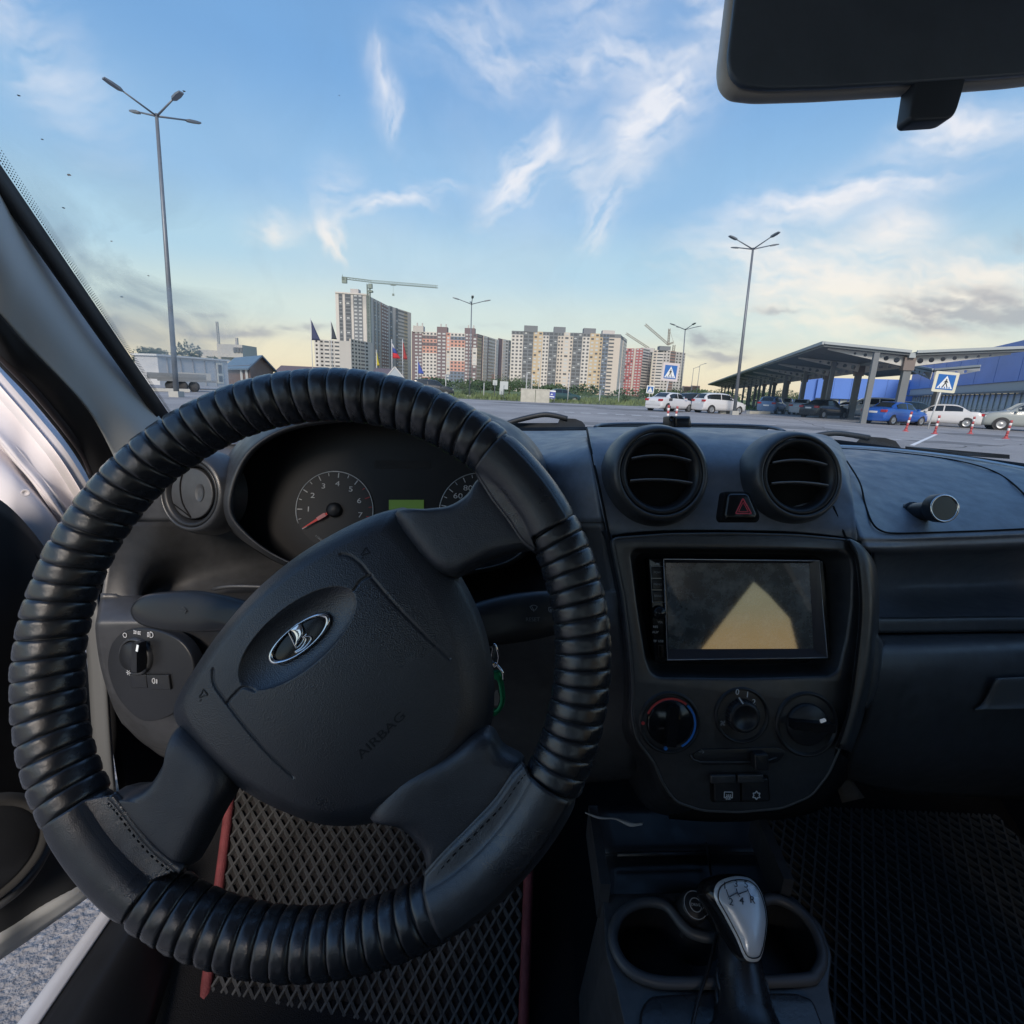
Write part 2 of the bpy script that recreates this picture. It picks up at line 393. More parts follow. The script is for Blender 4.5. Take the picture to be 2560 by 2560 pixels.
def dome_mesh(name, loop, hfun, fr, nr=60, center=None, pw=.8):
    """surface over a closed 2-d outline; hfun(a,b,s) gives the height, s=0 centre .. 1 edge"""
    loop = np.asarray(loop); c = loop.mean(0) if center is None else np.asarray(center); nt = len(loop)
    s = (np.arange(1, nr+1)/nr)**pw
    A = c[0]+s[:, None]*(loop[None, :, 0]-c[0]); B = c[1]+s[:, None]*(loop[None, :, 1]-c[1])
    S = np.repeat(s[:, None], nt, 1); H = hfun(A, B, S)
    h0 = float(hfun(np.array([[c[0]]]), np.array([[c[1]]]), np.array([[0.]]))[0, 0])
    P = fr.o+A[..., None]*fr.x+B[..., None]*fr.y+H[..., None]*fr.n
    vs = [tuple(fr.P(c[0], c[1], h0))]+[tuple(p) for p in P.reshape(-1, 3)]; fs = [(0, 1+k, 1+(k+1) % nt) for k in range(nt)]
    for i in range(nr-1):
        for k in range(nt): fs.append((1+i*nt+k, 1+(i+1)*nt+k, 1+(i+1)*nt+(k+1) % nt, 1+i*nt+(k+1) % nt))
    me = bpy.data.meshes.new(name); me.from_pydata(vs, [], fs); me.polygons.foreach_set('use_smooth', [True]*len(fs)); me.update()
    return me
def copy_tree(root, loc, rz, label=None, group=None):
    r = root.copy(); link_obj(r); r.location = loc; r.rotation_euler = (0, 0, rz)
    if label: r['label'] = label
    if group: r['group'] = group
    for ch in list(root.children):
        c = ch.copy(); link_obj(c); c.parent = r
        for g in list(ch.children):
            d = g.copy(); link_obj(d); d.parent = c
    return r

# ================================================================== materials of the car
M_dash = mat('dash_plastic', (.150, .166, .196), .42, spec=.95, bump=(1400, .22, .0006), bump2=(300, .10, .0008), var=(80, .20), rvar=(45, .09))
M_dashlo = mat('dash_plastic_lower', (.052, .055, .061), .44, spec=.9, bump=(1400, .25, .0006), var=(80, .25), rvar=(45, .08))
M_trim = mat('console_trim', (.038, .041, .046), .36, spec=.9, bump=(1800, .28, .0004), var=(110, .3), rvar=(40, .08))
M_blk = mat('black_plastic', (.022, .024, .028), .38, spec=.5, bump=(1500, .1, .0003), rvar=(30, .08))
M_gloss = mat('gloss_black', (.012, .013, .016), .16, spec=.5, rvar=(25, .06))
M_void = mat('matt_black', (.008, .008, .009), .8, spec=.2)
M_leather = mat('leather', (.020, .023, .029), .27, spec=1.0, bump=(1700, .16, .0004, 'vor'), bump2=(120, .20, .0016), rvar=(20, .09), var=(30, .3))
M_leather2 = mat('worn_leather', (.026, .030, .038), .35, spec=1.0, bump=(1500, .28, .0004, 'vor'), bump2=(80, .3, .0018), rvar=(22, .14), var=(30, .35))
M_airbag = mat('airbag_plastic', (.032, .036, .045), .36, spec=1.0, bump=(1200, .38, .0005, 'vor'), rvar=(22, .10), var=(30, .22))
M_chrome = mat('chrome', (.82, .83, .85), .08, metal=1.)
M_silver = mat('silver_paint', (.80, .83, .86), .30, metal=.25, coat=.5, rvar=(30, .05))
M_white = mat('white_print', (.72, .74, .76), .5)
M_grey = mat('grey_print', (.30, .32, .34), .5)
M_red = mat('red_print', (.55, .03, .04), .45)
M_pink = mat('hazard_print', (.72, .08, .12), .45)
M_blue = mat("blue_print", (.03, .22, .70), .45)
M_pillar = mat('pillar_trim', (.66, .70, .72), .62, spec=.4, bump=(900, .12, .0005), var=(12, .05))
M_seal = mat('rubber_seal', (.018, .018, .02), .6, bump=(300, .2, .001))
M_body = mat('white_car_paint', (.82, .79, .82), .55, coat=.0, var=(7, .07), rvar=(9, .08))
M_carpet = mat('carpet', (.020, .021, .024), .95, spec=.1, bump=(900, .8, .003))
M_door = mat('door_card', (.020, .022, .025), .6, bump=(1200, .2, .0006))
M_head = mat('headliner', (.42, .42, .42), .95, bump=(700, .3, .002))
M_seat = mat('seat_fabric', (.03, .03, .034), .9, bump=(600, .5, .002))
M_wiper = mat('wiper_black', (.045, .05, .055), .5, bump=(200, .1, .001), var=(60, .2))

# ------------------------------------------------------------------ car body around the camera
car = thing('car', 'white hatchback body seen from its driver seat, front door standing open', 'car', (.24, 0, 0))
car['label'] = 'white car seen from its driver seat, with driver door standing open'
def lerp3(a, b, t): return np.asarray(a)+(np.asarray(b)-np.asarray(a))*t
wl0, wl1 = G(312, 786, .672), G(0, 335, .475)          # left edge of the glass
kz = (1.47-wl0[2])/(wl1[2]-wl0[2]); wl2 = lerp3(wl0, wl1, kz)
base = [wl0]+[G(u, v+6, y) for u, v, y in ((400, 806, .72), (480, 806, .775), (700, 803, .925), (1000, 806, 1.0), (1200, 806, .998), (1500, 818, .962), (1700, 838, .91), (1932, 868, .84))]+[np.array([.93, .70, 1.09])]
wl2m = np.array([.48-wl2[0], wl2[1], wl2[2]])
xs = np.array([p[0] for p in base]); tx = (xs-xs[0])/(xs[-1]-xs[0])
top = [lerp3(wl2, wl2m, t)+np.array([0, .13*4*t*(1-t), .02*4*t*(1-t)]) for t in tx]
B0, T0 = cr_interp(base, 6), cr_interp(top, 6)
glass_grid = np.stack([B0+(T0-B0)*k+np.array([0, 0, .012*4*k*(1-k)]) for k in np.linspace(0, 1, 13)])
def glass_mat():
    m = bpy.data.materials.new('windshield_glass'); m.use_nodes = True; nt = m.node_tree; N = nt.nodes; L = nt.links; N.clear()
    out = N.new('ShaderNodeOutputMaterial'); tr = N.new('ShaderNodeBsdfTransparent'); tr.inputs[0].default_value = (.96, .985, .985, 1)
    gl = N.new('ShaderNodeBsdfGlossy'); gl.inputs['Roughness'].default_value = .03
    fr = N.new('ShaderNodeFresnel'); fr.inputs[0].default_value = 1.35
    fm = N.new('ShaderNodeMath'); fm.operation = 'MULTIPLY'; fm.inputs[1].default_value = .7; L.new(fr.outputs[0], fm.inputs[0])
    mx = N.new('ShaderNodeMixShader'); L.new(fm.outputs[0], mx.inputs[0]); L.new(tr.outputs[0], mx.inputs[1]); L.new(gl.outputs[0], mx.inputs[2])
    # smears of dust, heavier towards the left lower corner of the screen
    tc = N.new('ShaderNodeTexCoord')
    n1 = N.new('ShaderNodeTexNoise'); n1.inputs['Scale'].default_value = 9; n1.inputs['Detail'].default_value = 7; n1.inputs['Distortion'].default_value = .7; L.new(tc.outputs['Object'], n1.inputs['Vector'])
    n2 = N.new('ShaderNodeTexNoise'); n2.inputs['Scale'].default_value = 60; n2.inputs['Detail'].default_value = 3; L.new(tc.outputs['Object'], n2.inputs['Vector'])
    gp = N.new('ShaderNodeVectorMath'); gp.operation = 'DISTANCE'; L.new(tc.outputs['Object'], gp.inputs[0]); c = G(205, 590, .60); gp.inputs[1].default_value = tuple(c)
    mr = N.new('ShaderNodeMapRange'); mr.interpolation_type = 'SMOOTHSTEP'; mr.inputs[1].default_value = .02; mr.inputs[2].default_value = .21; mr.inputs[3].default_value = 1.; mr.inputs[4].default_value = .06; L.new(gp.outputs['Value'], mr.inputs[0])
    r1 = N.new('ShaderNodeMapRange'); r1.inputs[1].default_value = .40; r1.inputs[2].default_value = .64; L.new(n1.outputs['Fac'], r1.inputs[0])
    mu = N.new('ShaderNodeMath'); mu.operation = 'MULTIPLY'; L.new(mr.outputs[0], mu.inputs[0]); L.new(r1.outputs[0], mu.inputs[1])
    mu2 = N.new('ShaderNodeMath'); mu2.operation = 'MULTIPLY'; mu2.inputs[1].default_value = .95; L.new(mu.outputs[0], mu2.inputs[0])
    tl = N.new('ShaderNodeBsdfTranslucent'); tl.inputs[0].default_value = (.80, .78, .72, 1)
    df = N.new('ShaderNodeBsdfDiffuse'); df.inputs[0].default_value = (.6, .6, .58, 1)
    dd = N.new('ShaderNodeMixShader'); dd.inputs[0].default_value = .2; L.new(tl.outputs[0], dd.inputs[1]); L.new(df.outputs[0], dd.inputs[2])
    m2 = N.new('ShaderNodeMixShader'); L.new(mu2.outputs[0], m2.inputs[0]); L.new(mx.outputs[0], m2.inputs[1]); L.new(dd.outputs[0], m2.inputs[2]); L.new(m2.outputs[0], out.inputs[0])
    return m
ws = MB().grid(glass_grid).build('windshield', glass_mat(), car, fix=False)
spk = MB(); rs = random.Random(8)
for u, v, r in [(347, 172, .0010), (80, 263, .0009), (130, 330, .0014), (120, 392, .0010), (35, 180, .0009), (210, 455, .0008), (230, 560, .0011), (280, 520, .0009), (1010, 497, .0005), (640, 180, .0005)]:
    k = G(u, v, .5); d = ray(u, v); best = None
    Pg = glass_grid.reshape(-1, 3)-EYE; dn = d/np.linalg.norm(d); t = Pg@dn; e = np.linalg.norm(Pg-t[:, None]*dn, axis=1); i = e.argmin(); c = EYE+dn*(t[i]-.002)
    x_ = np.cross(dn, (0, 0, 1)); x_ /= np.linalg.norm(x_); y_ = np.cross(x_, dn); an = rs.uniform(0, 3.1)
    spk.add([c+r*(x_*math.cos(q+an)*1.3+y_*math.sin(q+an)*.6)*rs.uniform(.7, 1.2) for q in np.arange(8)*math.pi/4], [tuple(range(8))])
o = spk.build('glass_specks', mat('dirt_speck', (.55, .57, .60), .9), car, fix=False); o['kind'] = 'stuff'
# ceramic edge: solid band and halftone dots along the left edge of the glass
def line(a, b, n): return [lerp3(a, b, t) for t in np.linspace(0, 1, n)]
bl0, bl1 = G(302, 796, .664), G(0, 362, .470)
br0, br1 = G(318, 779, .676), G(0, 309, .476)
k2 = 1.9
sheet('frit_band', [line(bl0, lerp3(bl0, bl1, k2), 6), line(br0, lerp3(br0, br1, k2), 6)], M_seal, car, 4, 2, .004, pts=True)
dots = MB()
d0, d1 = G(322, 777, .677), G(0, 281, .477)
rnd = random.Random(3)
nrow, nd = 4, 175
for r in range(nrow):
    f = (r+.5)/nrow; a = lerp3(br0, d0, f*1.05); b = lerp3(br1, d1, f*1.05)
    for i in range(nd):
        t = (i+.5*(r % 2))/nd*1.35; c = lerp3(a, b, t); rad = .00078*(1-.4*f)
        tx_ = (lerp3(a, b, 1)-lerp3(a, b, 0)); tx_ /= np.linalg.norm(tx_); w_ = d1-br1; w_ -= tx_*(w_@tx_); w_ /= np.linalg.norm(w_); nn = np.cross(tx_, w_)
        if nn@(EYE-c) < 0: nn = -nn
        ring = [c+nn*.0012+tx_*rad*math.cos(q)*1.0+w_*rad*math.sin(q) for q in np.arange(6)*math.pi/3]
        dots.add(ring, [(0, 1, 2, 3, 4, 5)])
o = dots.build('frit_dots', M_seal, car, fix=False); o['kind'] = 'stuff'
# A-pillar trim, rubber seal, door jamb
sheet('a_pillar_trim', [[(-90, 236, .43), (0, 359, .472), (51, 433, .505), (117, 527, .548), (195, 644, .598), (306, 793, .665), (345, 845, .685)],
                        [(-120, 330, .415), (0, 470, .462), (51, 540, .492), (117, 622, .532), (185, 712, .578), (270, 835, .638), (300, 890, .66)],
                        [(-120, 450, .43), (0, 594, .478), (51, 652, .505), (117, 719, .54), (172, 782, .578), (214, 860, .622), (240, 920, .65)]], M_pillar, car, 6, 10, .004)
sheet('door_seal', [[(-120, 450, .43), (0, 592, .4775), (51, 650, .5045), (117, 717, .5395), (172, 780, .5775), (214, 858, .6215), (240, 920, .6495)],
                    [(-120, 500, .435), (0, 640, .482), (51, 697, .512), (117, 765, .55), (160, 825, .588), (190, 890, .625), (205, 930, .65)],
                    [(-120, 560, .46), (0, 692, .505), (59, 754, .535), (117, 824, .575), (150, 872, .61), (170, 910, .64), (180, 950, .66)]], M_seal, car, 6, 6, .006)
sealp = [G(u+4, v-10, y-.004) for u, v, y in ((-120, 545, .46), (0, 682, .503), (59, 744, .532), (117, 814, .572), (150, 862, .608), (172, 905, .638))]
MB().tube(cr_interp(sealp, 6), .0045, 8).build('seal_lip', mat('seal_brown', (.06, .05, .055), .5), car)
def jrow(base_, dv, dy): return [(u, v+dv, y+dy) for u, v, y in base_]
J0 = [(-120, 500, .70), (0, 668, .70), (59, 735, .70), (117, 806, .70), (150, 862, .71), (185, 930, .72), (230, 1010, .73)]
J1 = [(-120, 590, .675), (0, 728, .675), (54, 790, .678), (105, 852, .68), (140, 905, .69), (172, 960, .705), (215, 1030, .72)]
J2 = [(-120, 680, .655), (0, 800, .655), (48, 855, .66), (92, 908, .665), (125, 955, .68), (155, 1000, .695), (198, 1055, .71)]
J3 = [(-120, 790, .625), (0, 885, .63), (45, 925, .635), (85, 968, .645), (115, 1005, .665), (140, 1042, .69), (185, 1092, .705)]
J4 = [(-120, 930, .60), (-10, 990, .605), (35, 1020, .615), (70, 1060, .63), (98, 1092, .655), (128, 1122, .685), (175, 1150, .70)]
jb = sheet('front_fender_jamb', [J0, jrow(J1, -6, .0), jrow(J1, 0, -.012), jrow(J1, 7, -.004), J2, jrow(J2, 30, -.012), jrow(J2, 42, .006), jrow(J2, 50, .004), J3, J4], M_body, car, 8, 5, .01)
MB().tube(cr_interp([G(u, v-3, y-.016) for u, v, y in J4], 5), .004, 8).build('jamb_gap', M_seal, car)
_dn = Vector((EYE-G(48, 930, .62))/np.linalg.norm(EYE-G(48, 930, .62))); _q = _dn.to_track_quat('Z', 'Y').to_matrix().to_4x4()
MB().lathe([(.0001, -.0012), (.0022, -.0010), (.0036, .0006), (.0044, .0)], Matrix.Translation(Vector(G(48, 930, .612))) @ _q, 20).build('jamb_plug', M_body, car)
# driver door standing open
sheet('driver_door', [[(-160, 860, .50), (-20, 930, .57), (40, 978, .60), (95, 1050, .64), (140, 1140, .68)],
                      [(-160, 1150, .46), (-20, 1150, .54), (50, 1150, .58), (110, 1180, .62), (160, 1220, .67)],
                      [(-160, 1450, .45), (-20, 1440, .52), (60, 1420, .57), (120, 1410, .61), (180, 1400, .66)],
                      [(-160, 1700, .45), (-20, 1660, .50), (60, 1620, .545), (130, 1580, .59), (200, 1540, .65)],
                      [(-160, 1880, .44), (-20, 1784, .48), (60, 1732, .52), (148, 1677, .565), (230, 1610, .64)]], M_door, car, 6, 6, .03)
sheet('door_bottom_edge', [[(-160, 1880, .437), (-20, 1784, .477), (60, 1732, .517), (148, 1677, .562), (230, 1610, .637)],
                           [(-160, 1930, .45), (-20, 1826, .485), (60, 1770, .525), (164, 1695, .57), (245, 1630, .645)]], mat('door_edge_grey', (.42, .44, .45), .5, var=(20, .08)), car, 6, 3, .012)
spf = Frame(G(10, 1580, .505), (.55, .83, 0), (0, -.1, 1))
MB().lathe([(.062, 0), (.070, .006), (.074, .004), (.077, -.004)], spf.M(-.035, .0, .008), 40).build('speaker_ring', mat('speaker_ring', (.05, .05, .05), .5), car)
MB().lathe([(.0005, .006), (.03, .002), (.06, .004), (.066, .0)], spf.M(-.035, .0, .008), 40).build('speaker_grille', M_blk, car)
ra = [G(u, v, y) for u, v, y in ((-40, 1730, .475), (20, 1690, .50), (60, 1650, .53), (95, 1590, .56))]
MB().tube(cr_interp(ra, 5), .006, 8).build('door_pocket_rim', M_dashlo, car)
# pale jamb strips between wheel and dash, bright slit by the hinge
sheet('kick_trim', [[(150, 1120, .62), (158, 1180, .61), (166, 1270, .60), (175, 1400, .60), (188, 1500, .62)], [(178, 1120, .615), (186, 1180, .60), (196, 1270, .592), (205, 1400, .595), (213, 1500, .61)]], mat('kick_grey', (.14, .15, .16), .6), car, 5, 3, .005)
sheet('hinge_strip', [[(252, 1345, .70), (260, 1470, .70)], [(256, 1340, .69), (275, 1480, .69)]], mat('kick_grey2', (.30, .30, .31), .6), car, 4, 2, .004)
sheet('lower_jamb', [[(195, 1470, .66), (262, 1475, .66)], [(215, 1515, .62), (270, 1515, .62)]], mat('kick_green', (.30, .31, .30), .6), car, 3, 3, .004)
sheet('hinge_gap_light', [[(242, 1400, .71), (246, 1455, .71)], [(256, 1385, .705), (258, 1450, .705)]], mat('gap_light_white', (.85, .88, .92), .5), car, 3, 3, .003)  # white strip painted as the daylight showing through the hinge gap
def SZ(u, v, z): return GZ(u, v, z)
_s0, _s1, _s2, _s3 = SZ(193, 1716, .43), SZ(32, 1932, .43), SZ(209, 1733, .43), SZ(73, 1932, .43)
def ext(a, b, k): return a+(b-a)*k
sheet('sill', [[ext(_s0, _s1, k) for k in (-.6, 0, .5, 1, 1.6)], [ext(_s0, _s1, k)*.45+ext(_s2, _s3, k)*.55+np.array([0, 0, .004]) for k in (-.6, 0, .5, 1, 1.6)], [ext(_s2, _s3, k) for k in (-.6, 0, .5, 1, 1.6)]], mat('sill_paint', (.66, .68, .73), .45, var=(15, .08)), car, 4, 4, .03, pts=True)
_c0, _c1 = SZ(211, 1735, .428), SZ(76, 1932, .428); _c2, _c3 = SZ(262, 1752, .425), SZ(160, 1932, .425); _c4, _c5 = SZ(345, 1765, .36), SZ(290, 1940, .36)
sheet('sill_cover', [[ext(_c0, _c1, k) for k in (-.6, 0, .5, 1, 1.6)], [ext(_c2, _c3, k) for k in (-.6, 0, .5, 1, 1.6)], [ext(_c4, _c5, k) for k in (-.6, 0, .5, 1, 1.6)]], M_blk, car, 4, 6, .01, pts=True)
MB().tube([G(u, v, y) for u, v, y in ((205, 1822, .505), (189, 1850, .488), (172, 1880, .472))], [.0006, .0022, .0006], 6).build('sill_scuff', mat('scuff', (.30, .30, .30), .4), car)
# floor, firewall, tunnel sides, roof, rear: the closed shell that shades the footwells
FZ = .30
MB().box((.24, -.35, .13), (1.50, 2.9, .06)).build('floor_pan', M_carpet, car)
sheet('footwell_carpet', [[(-.56, .30, .33), (.0, .30, .33), (.95, .30, .33)], [(-.56, .60, .36), (0, .60, .36), (.95, .60, .36)], [(-.56, .86, .46), (0, .86, .46), (.95, .86, .46)], [(-.56, 1.02, .75), (0, 1.02, .75), (.95, 1.02, .75)], [(-.56, 1.06, 1.05), (0, 1.12, 1.05), (.95, 1.06, 1.05)]], M_carpet, car, 6, 6, .01, pts=True)
_fb = cr_interp(base, 3)
sheet('firewall_top', [[p+np.array([0, .0, -.016]) for p in _fb], [p+np.array([0, .02, -.10]) for p in _fb], [np.array([p[0], max(p[1], .7)+.04, .60]) for p in _fb]], M_void, car, 2, 3, .004, pts=True)
MB().box((-.552, .86, .50), (.012, .46, .80)).build('kick_panel', M_carpet, car)
SWF = Frame(np.array([.965, 0, 0]), (0, -1, 0), (0, 0, 1))
_o = [(-.52, .25), (1.85, .25), (1.85, 1.30), (1.55, 1.45), (.10, 1.47), (-.52, 1.08)]
_h1 = [(.42, 1.20), (.35, 1.10), (.34, .95), (-.36, .97), (-.34, 1.08), (.02, 1.38), (.38, 1.40)]; _h2 = [(1.42, .88), (.745, 1.195), (.63, 1.115), (.53, 1.03), (.50, .88)]  # unseen windows, outlined so the stereo screen reflects a bright triangle
plate('passenger_side', SWF, [_o, _h1, _h2[::-1]], -.03, .0, M_door, car)
_tm = bpy.data.materials.new('added_tint'); _tm.use_nodes = True; _tn = _tm.node_tree; _tt = _tn.nodes.new('ShaderNodeBsdfTransparent'); _tt.inputs[0].default_value = (.90, .81, .66, 1); _tn.links.new(_tt.outputs[0], _tn.nodes['Material Output'].inputs[0])
plate('added_tint_pane', SWF, [[(1.50, .84), (.745, 1.23), (.44, 1.12), (.44, .84)]], -.035, -.033, _tm, car)  # unseen pane added to turn the screen's reflection tan
MB().box((.97, .80, .56), (.03, .60, .84)).build('passenger_kick_panel', M_carpet, car)
MB().box((.24, -1.75, .65), (1.5, .05, .75)).build('rear_seat_back', M_seat, car)
MB().box((-.52, -1.2, .62), (.03, 1.1, .80)).build('rear_door_panel', M_door, car)
rf = [[lerp3(wl2, wl2m, t)+np.array([0, .13*4*t*(1-t)-q*2.0, .02*4*t*(1-t)+ (.03*math.sin(q*math.pi))]) for t in np.linspace(0, 1, 7)] for q in np.linspace(0, 1, 6)]
sheet('roof', rf, M_head, car, 4, 4, .03, pts=True)
def pill(a, b, w, h): MB().bar(a, b, w, h).build("window_pillar", M_head, car)
pill((.92, .12, 1.05), (.80, -.28, 1.47), .09, .05); pill((.95, -.35, 1.05), (.82, -.42, 1.47), .10, .06); pill((.92, -1.35, 1.05), (.78, -1.5, 1.47), .14, .1)
pill((-.47, -.35, .6), (-.34, -.42, 1.47), .10, .06); pill((-.47, -1.35, 1.05), (-.34, -1.5, 1.47), .14, .1)
MB().bar(base[-1], wl2m, .05, .09).build('passenger_pillar_trim', M_pillar, car)
sm = MB()
def seat_loops(cx):
    out = []
    for z, y, w, d in ((.55, -.30, .24, .07), (.75, -.36, .25, .08), (.98, -.43, .23, .07), (1.10, -.47, .17, .05), (1.13, -.48, .07, .03), (1.17, -.49, .07, .03), (1.19, -.49, .13, .05), (1.28, -.51, .13, .05), (1.33, -.52, .08, .03)):
        lp = ellipse(0, 0, w, d, n=20); out.append([(cx+a, y+b, z) for a, b in lp])
    return out
MB().loft(seat_loops(-.12), cap0=True, cap1=True).build('driver_seat', M_seat, car)
MB().box((-.12, -.06, .44), (.50, .46, .16)).build('driver_seat_cushion', M_seat, car)
MB().box((.24, -1.80, .72), (1.45, .05, .95)).build('tailgate', M_door, car)
MB().box((.24, -1.55, 1.0), (1.4, .5, .03)).build('parcel_shelf', M_door, car)
MB().box((.58, -.22, .68), (.46, .16, .34)).build('passenger_seat', M_seat, car)  # unseen; back kept low to leave the reflected window clear
MB().box((.60, -.02, .48), (.50, .5, .16)).build('passenger_seat_cushion', M_seat, car)
# wipers and cowl outside the glass
def wiper(name_prefix, arm, motor, blade, ycen):
    w = MB().tube(cr_interp([G(u, v, y) for u, v, y in arm], 6), .0055, 8).build('wiper_arm', M_wiper, car)
    l = [[G(u, v, y) for u, v, y in motor], [G(u, v, y+.03) for u, v, y in motor]]
    MB().loft(l, cap0=True, cap1=True, smooth=False).build('wiper_cap', M_wiper, w)
    MB().loft([[G(u, v, y) for u, v, y in blade], [G(u, v, y+.02) for u, v, y in blade]], cap0=True, cap1=True, smooth=False).build('wiper_blade', M_wiper, w)
wiper('l', [(950, 802, 1.10), (972, 794, 1.10), (1020, 783, 1.10), (1045, 784, 1.10), (1070, 790, 1.10)],
      [(1050, 806, 1.10), (1055, 792, 1.10), (1066, 789, 1.10), (1085, 790, 1.10), (1098, 795, 1.10), (1104, 802, 1.10), (1104, 812, 1.10), (1050, 812, 1.10)],
      [(965, 798, 1.115), (1055, 798, 1.115), (1055, 808, 1.115), (965, 808, 1.115)], 1.1)
wiper('r', [(1525, 826, 1.06), (1550, 820, 1.06), (1585, 818, 1.055), (1640, 826, 1.05)],
      [(1612, 838, 1.05), (1622, 828, 1.05), (1640, 824, 1.05), (1670, 826, 1.05), (1690, 832, 1.05), (1700, 845, 1.05), (1690, 852, 1.05), (1612, 846, 1.05)],
      [(1560, 830, 1.06), (1615, 834, 1.06), (1615, 840, 1.06), (1560, 836, 1.06)], 1.05)
MB().loft([[G(u, v, y) for u, v, y in ((1708, 842, .98), (1740, 844, .98), (1905, 858, .93), (1905, 866, .93), (1708, 852, .98))], [G(u, v, y+.02) for u, v, y in ((1708, 842, .98), (1740, 844, .98), (1905, 858, .93), (1905, 866, .93), (1708, 852, .98))]], cap0=True, cap1=True, smooth=False).build('wiper_blade', M_wiper, car)
cw = [(250, 800, .70), (400, 812, .745), (480, 811, .80), (700, 807, .95), (1000, 806.5, 1.02), (1200, 806, 1.018), (1500, 822, .98), (1700, 845, .93), (1932, 874, .86), (2100, 900, .78)]
sheet('cowl_seal', [cw, [(u, v+14, y-.02) for u, v, y in cw]], M_void, car, 5, 3, .01)
ck = [(u, v-1, y+.02) for u, v, y in cw]
# bonnet of the car, falling away below the line of sight
bn = [[np.array([x, y0+.02, 1.04-.02*abs(x-.24)]) for x in np.linspace(-.52, .96, 7)] for y0 in (1.0,)]
rows = []
for y0, z0 in ((1.12, .995), (1.5, .95), (1.8, .86), (1.95, .74)):
    rows.append([np.array([x, y0-.25*(x-.24)**2, z0-.06*(x-.24)**2]) for x in np.linspace(-.52, .96, 7)])
sheet('bonnet', rows, M_body, car, 4, 6, .01, pts=True)

# ------------------------------------------------------------------ interior mirror
mirror = thing('rear_view_mirror', 'dark interior rear view mirror with tab at upper right', 'mirror', tuple(G(1800, 60, .40)))
mf = Frame(G(1700, 100, .372), (math.cos(R_(-8)), -math.sin(R_(-8)), -.10), (0, .16, 1))
mo = px(mf, [(1392, -60), (1378, 60), (1372, 108), (1377, 142), (1397, 163), (1445, 169), (1560, 166), (1724, 157), (1932, 142), (2120, 120), (2150, 60), (2140, -60)])
mo = round_poly(mo, .006, 3)
plate('housing', mf, [mo], -.016, -.003, mat('mirror_housing', (.62, .60, .55), .5), mirror, .005)
mi = (mo-mo.mean(0))*.992+mo.mean(0)+np.array([0, .0006])
plate('mirror_face', mf, [mi], -.004, .0, mat('mirror_face', (.115, .15, .19), .38, spec=.45, bump=(2500, .25, .0003), var=(40, .12)), mirror, .0015)
plate('dip_lever', mf, [round_poly(px(mf, [(1732, 145), (1829, 135), (1820, 172), (1810, 205), (1802, 218), (1790, 222), (1727, 226), (1721, 218)]), .003, 4)], -.012, -.001, mat('lever_black', (.05, .065, .085), .5), mirror, .0015)
MB().bar(G(1830, -100, .36), G(1860, -180, .34), .02, .02).build('stalk', M_blk, mirror)

# ================================================================== dashboard
dash = thing('dashboard', 'charcoal plastic dashboard with round vents below the windscreen', 'dashboard', (.24, .7, .55))
sheet('top_pad', [
    [(310, 812, .66), (400, 815, .71), (480, 815, .762), (700, 811, .90), (900, 811, .95), (1000, 813, .97), (1112, 812, .965)],
    [(290, 850, .64), (340, 835, .67), (470, 835, .70), (700, 832, .78), (900, 832, .80), (1000, 834, .80), (1114, 822, .80)],
    [(262, 890, .60), (330, 852, .635), (470, 850, .70), (700, 850, .74), (900, 850, .74), (1020, 862, .66), (1116, 842, .62)],
    [(238, 930, .575), (300, 905, .605), (440, 920, .66), (700, 920, .73), (900, 920, .73), (1040, 910, .62), (1124, 900, .575)],
    [(222, 985, .565), (290, 985, .60), (440, 985, .66), (700, 985, .73), (900, 985, .73), (1060, 985, .60), (1136, 985, .555)]], M_dash, dash, 10, 8, .005)
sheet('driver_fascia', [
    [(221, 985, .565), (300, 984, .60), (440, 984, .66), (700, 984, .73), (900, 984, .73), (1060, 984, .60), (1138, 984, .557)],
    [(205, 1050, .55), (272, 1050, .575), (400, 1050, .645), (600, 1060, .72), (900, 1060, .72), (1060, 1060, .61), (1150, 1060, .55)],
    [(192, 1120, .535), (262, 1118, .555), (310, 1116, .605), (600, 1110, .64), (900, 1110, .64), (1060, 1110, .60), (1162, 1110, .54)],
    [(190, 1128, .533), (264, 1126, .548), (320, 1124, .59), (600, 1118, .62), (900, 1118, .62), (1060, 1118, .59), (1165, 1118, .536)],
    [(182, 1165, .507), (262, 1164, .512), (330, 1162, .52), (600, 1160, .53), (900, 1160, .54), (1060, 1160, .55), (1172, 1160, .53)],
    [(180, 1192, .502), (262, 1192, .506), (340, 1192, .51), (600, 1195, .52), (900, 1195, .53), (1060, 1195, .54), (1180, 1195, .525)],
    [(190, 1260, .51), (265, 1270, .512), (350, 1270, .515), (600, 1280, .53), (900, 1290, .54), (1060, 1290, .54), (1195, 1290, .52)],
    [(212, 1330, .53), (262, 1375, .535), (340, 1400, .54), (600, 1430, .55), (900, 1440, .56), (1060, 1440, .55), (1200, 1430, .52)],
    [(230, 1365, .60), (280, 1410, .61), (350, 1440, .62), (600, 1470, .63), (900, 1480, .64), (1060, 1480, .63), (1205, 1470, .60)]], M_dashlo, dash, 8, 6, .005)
# rib above the column
MB().tube(cr_interp([G(u, v, y) for u, v, y in ((398, 1112, .60), (440, 1106, .598), (520, 1108, .60))], 5), [.0005]+[.0028]*9+[.0022], 8).build('fascia_rib', M_dashlo, dash)

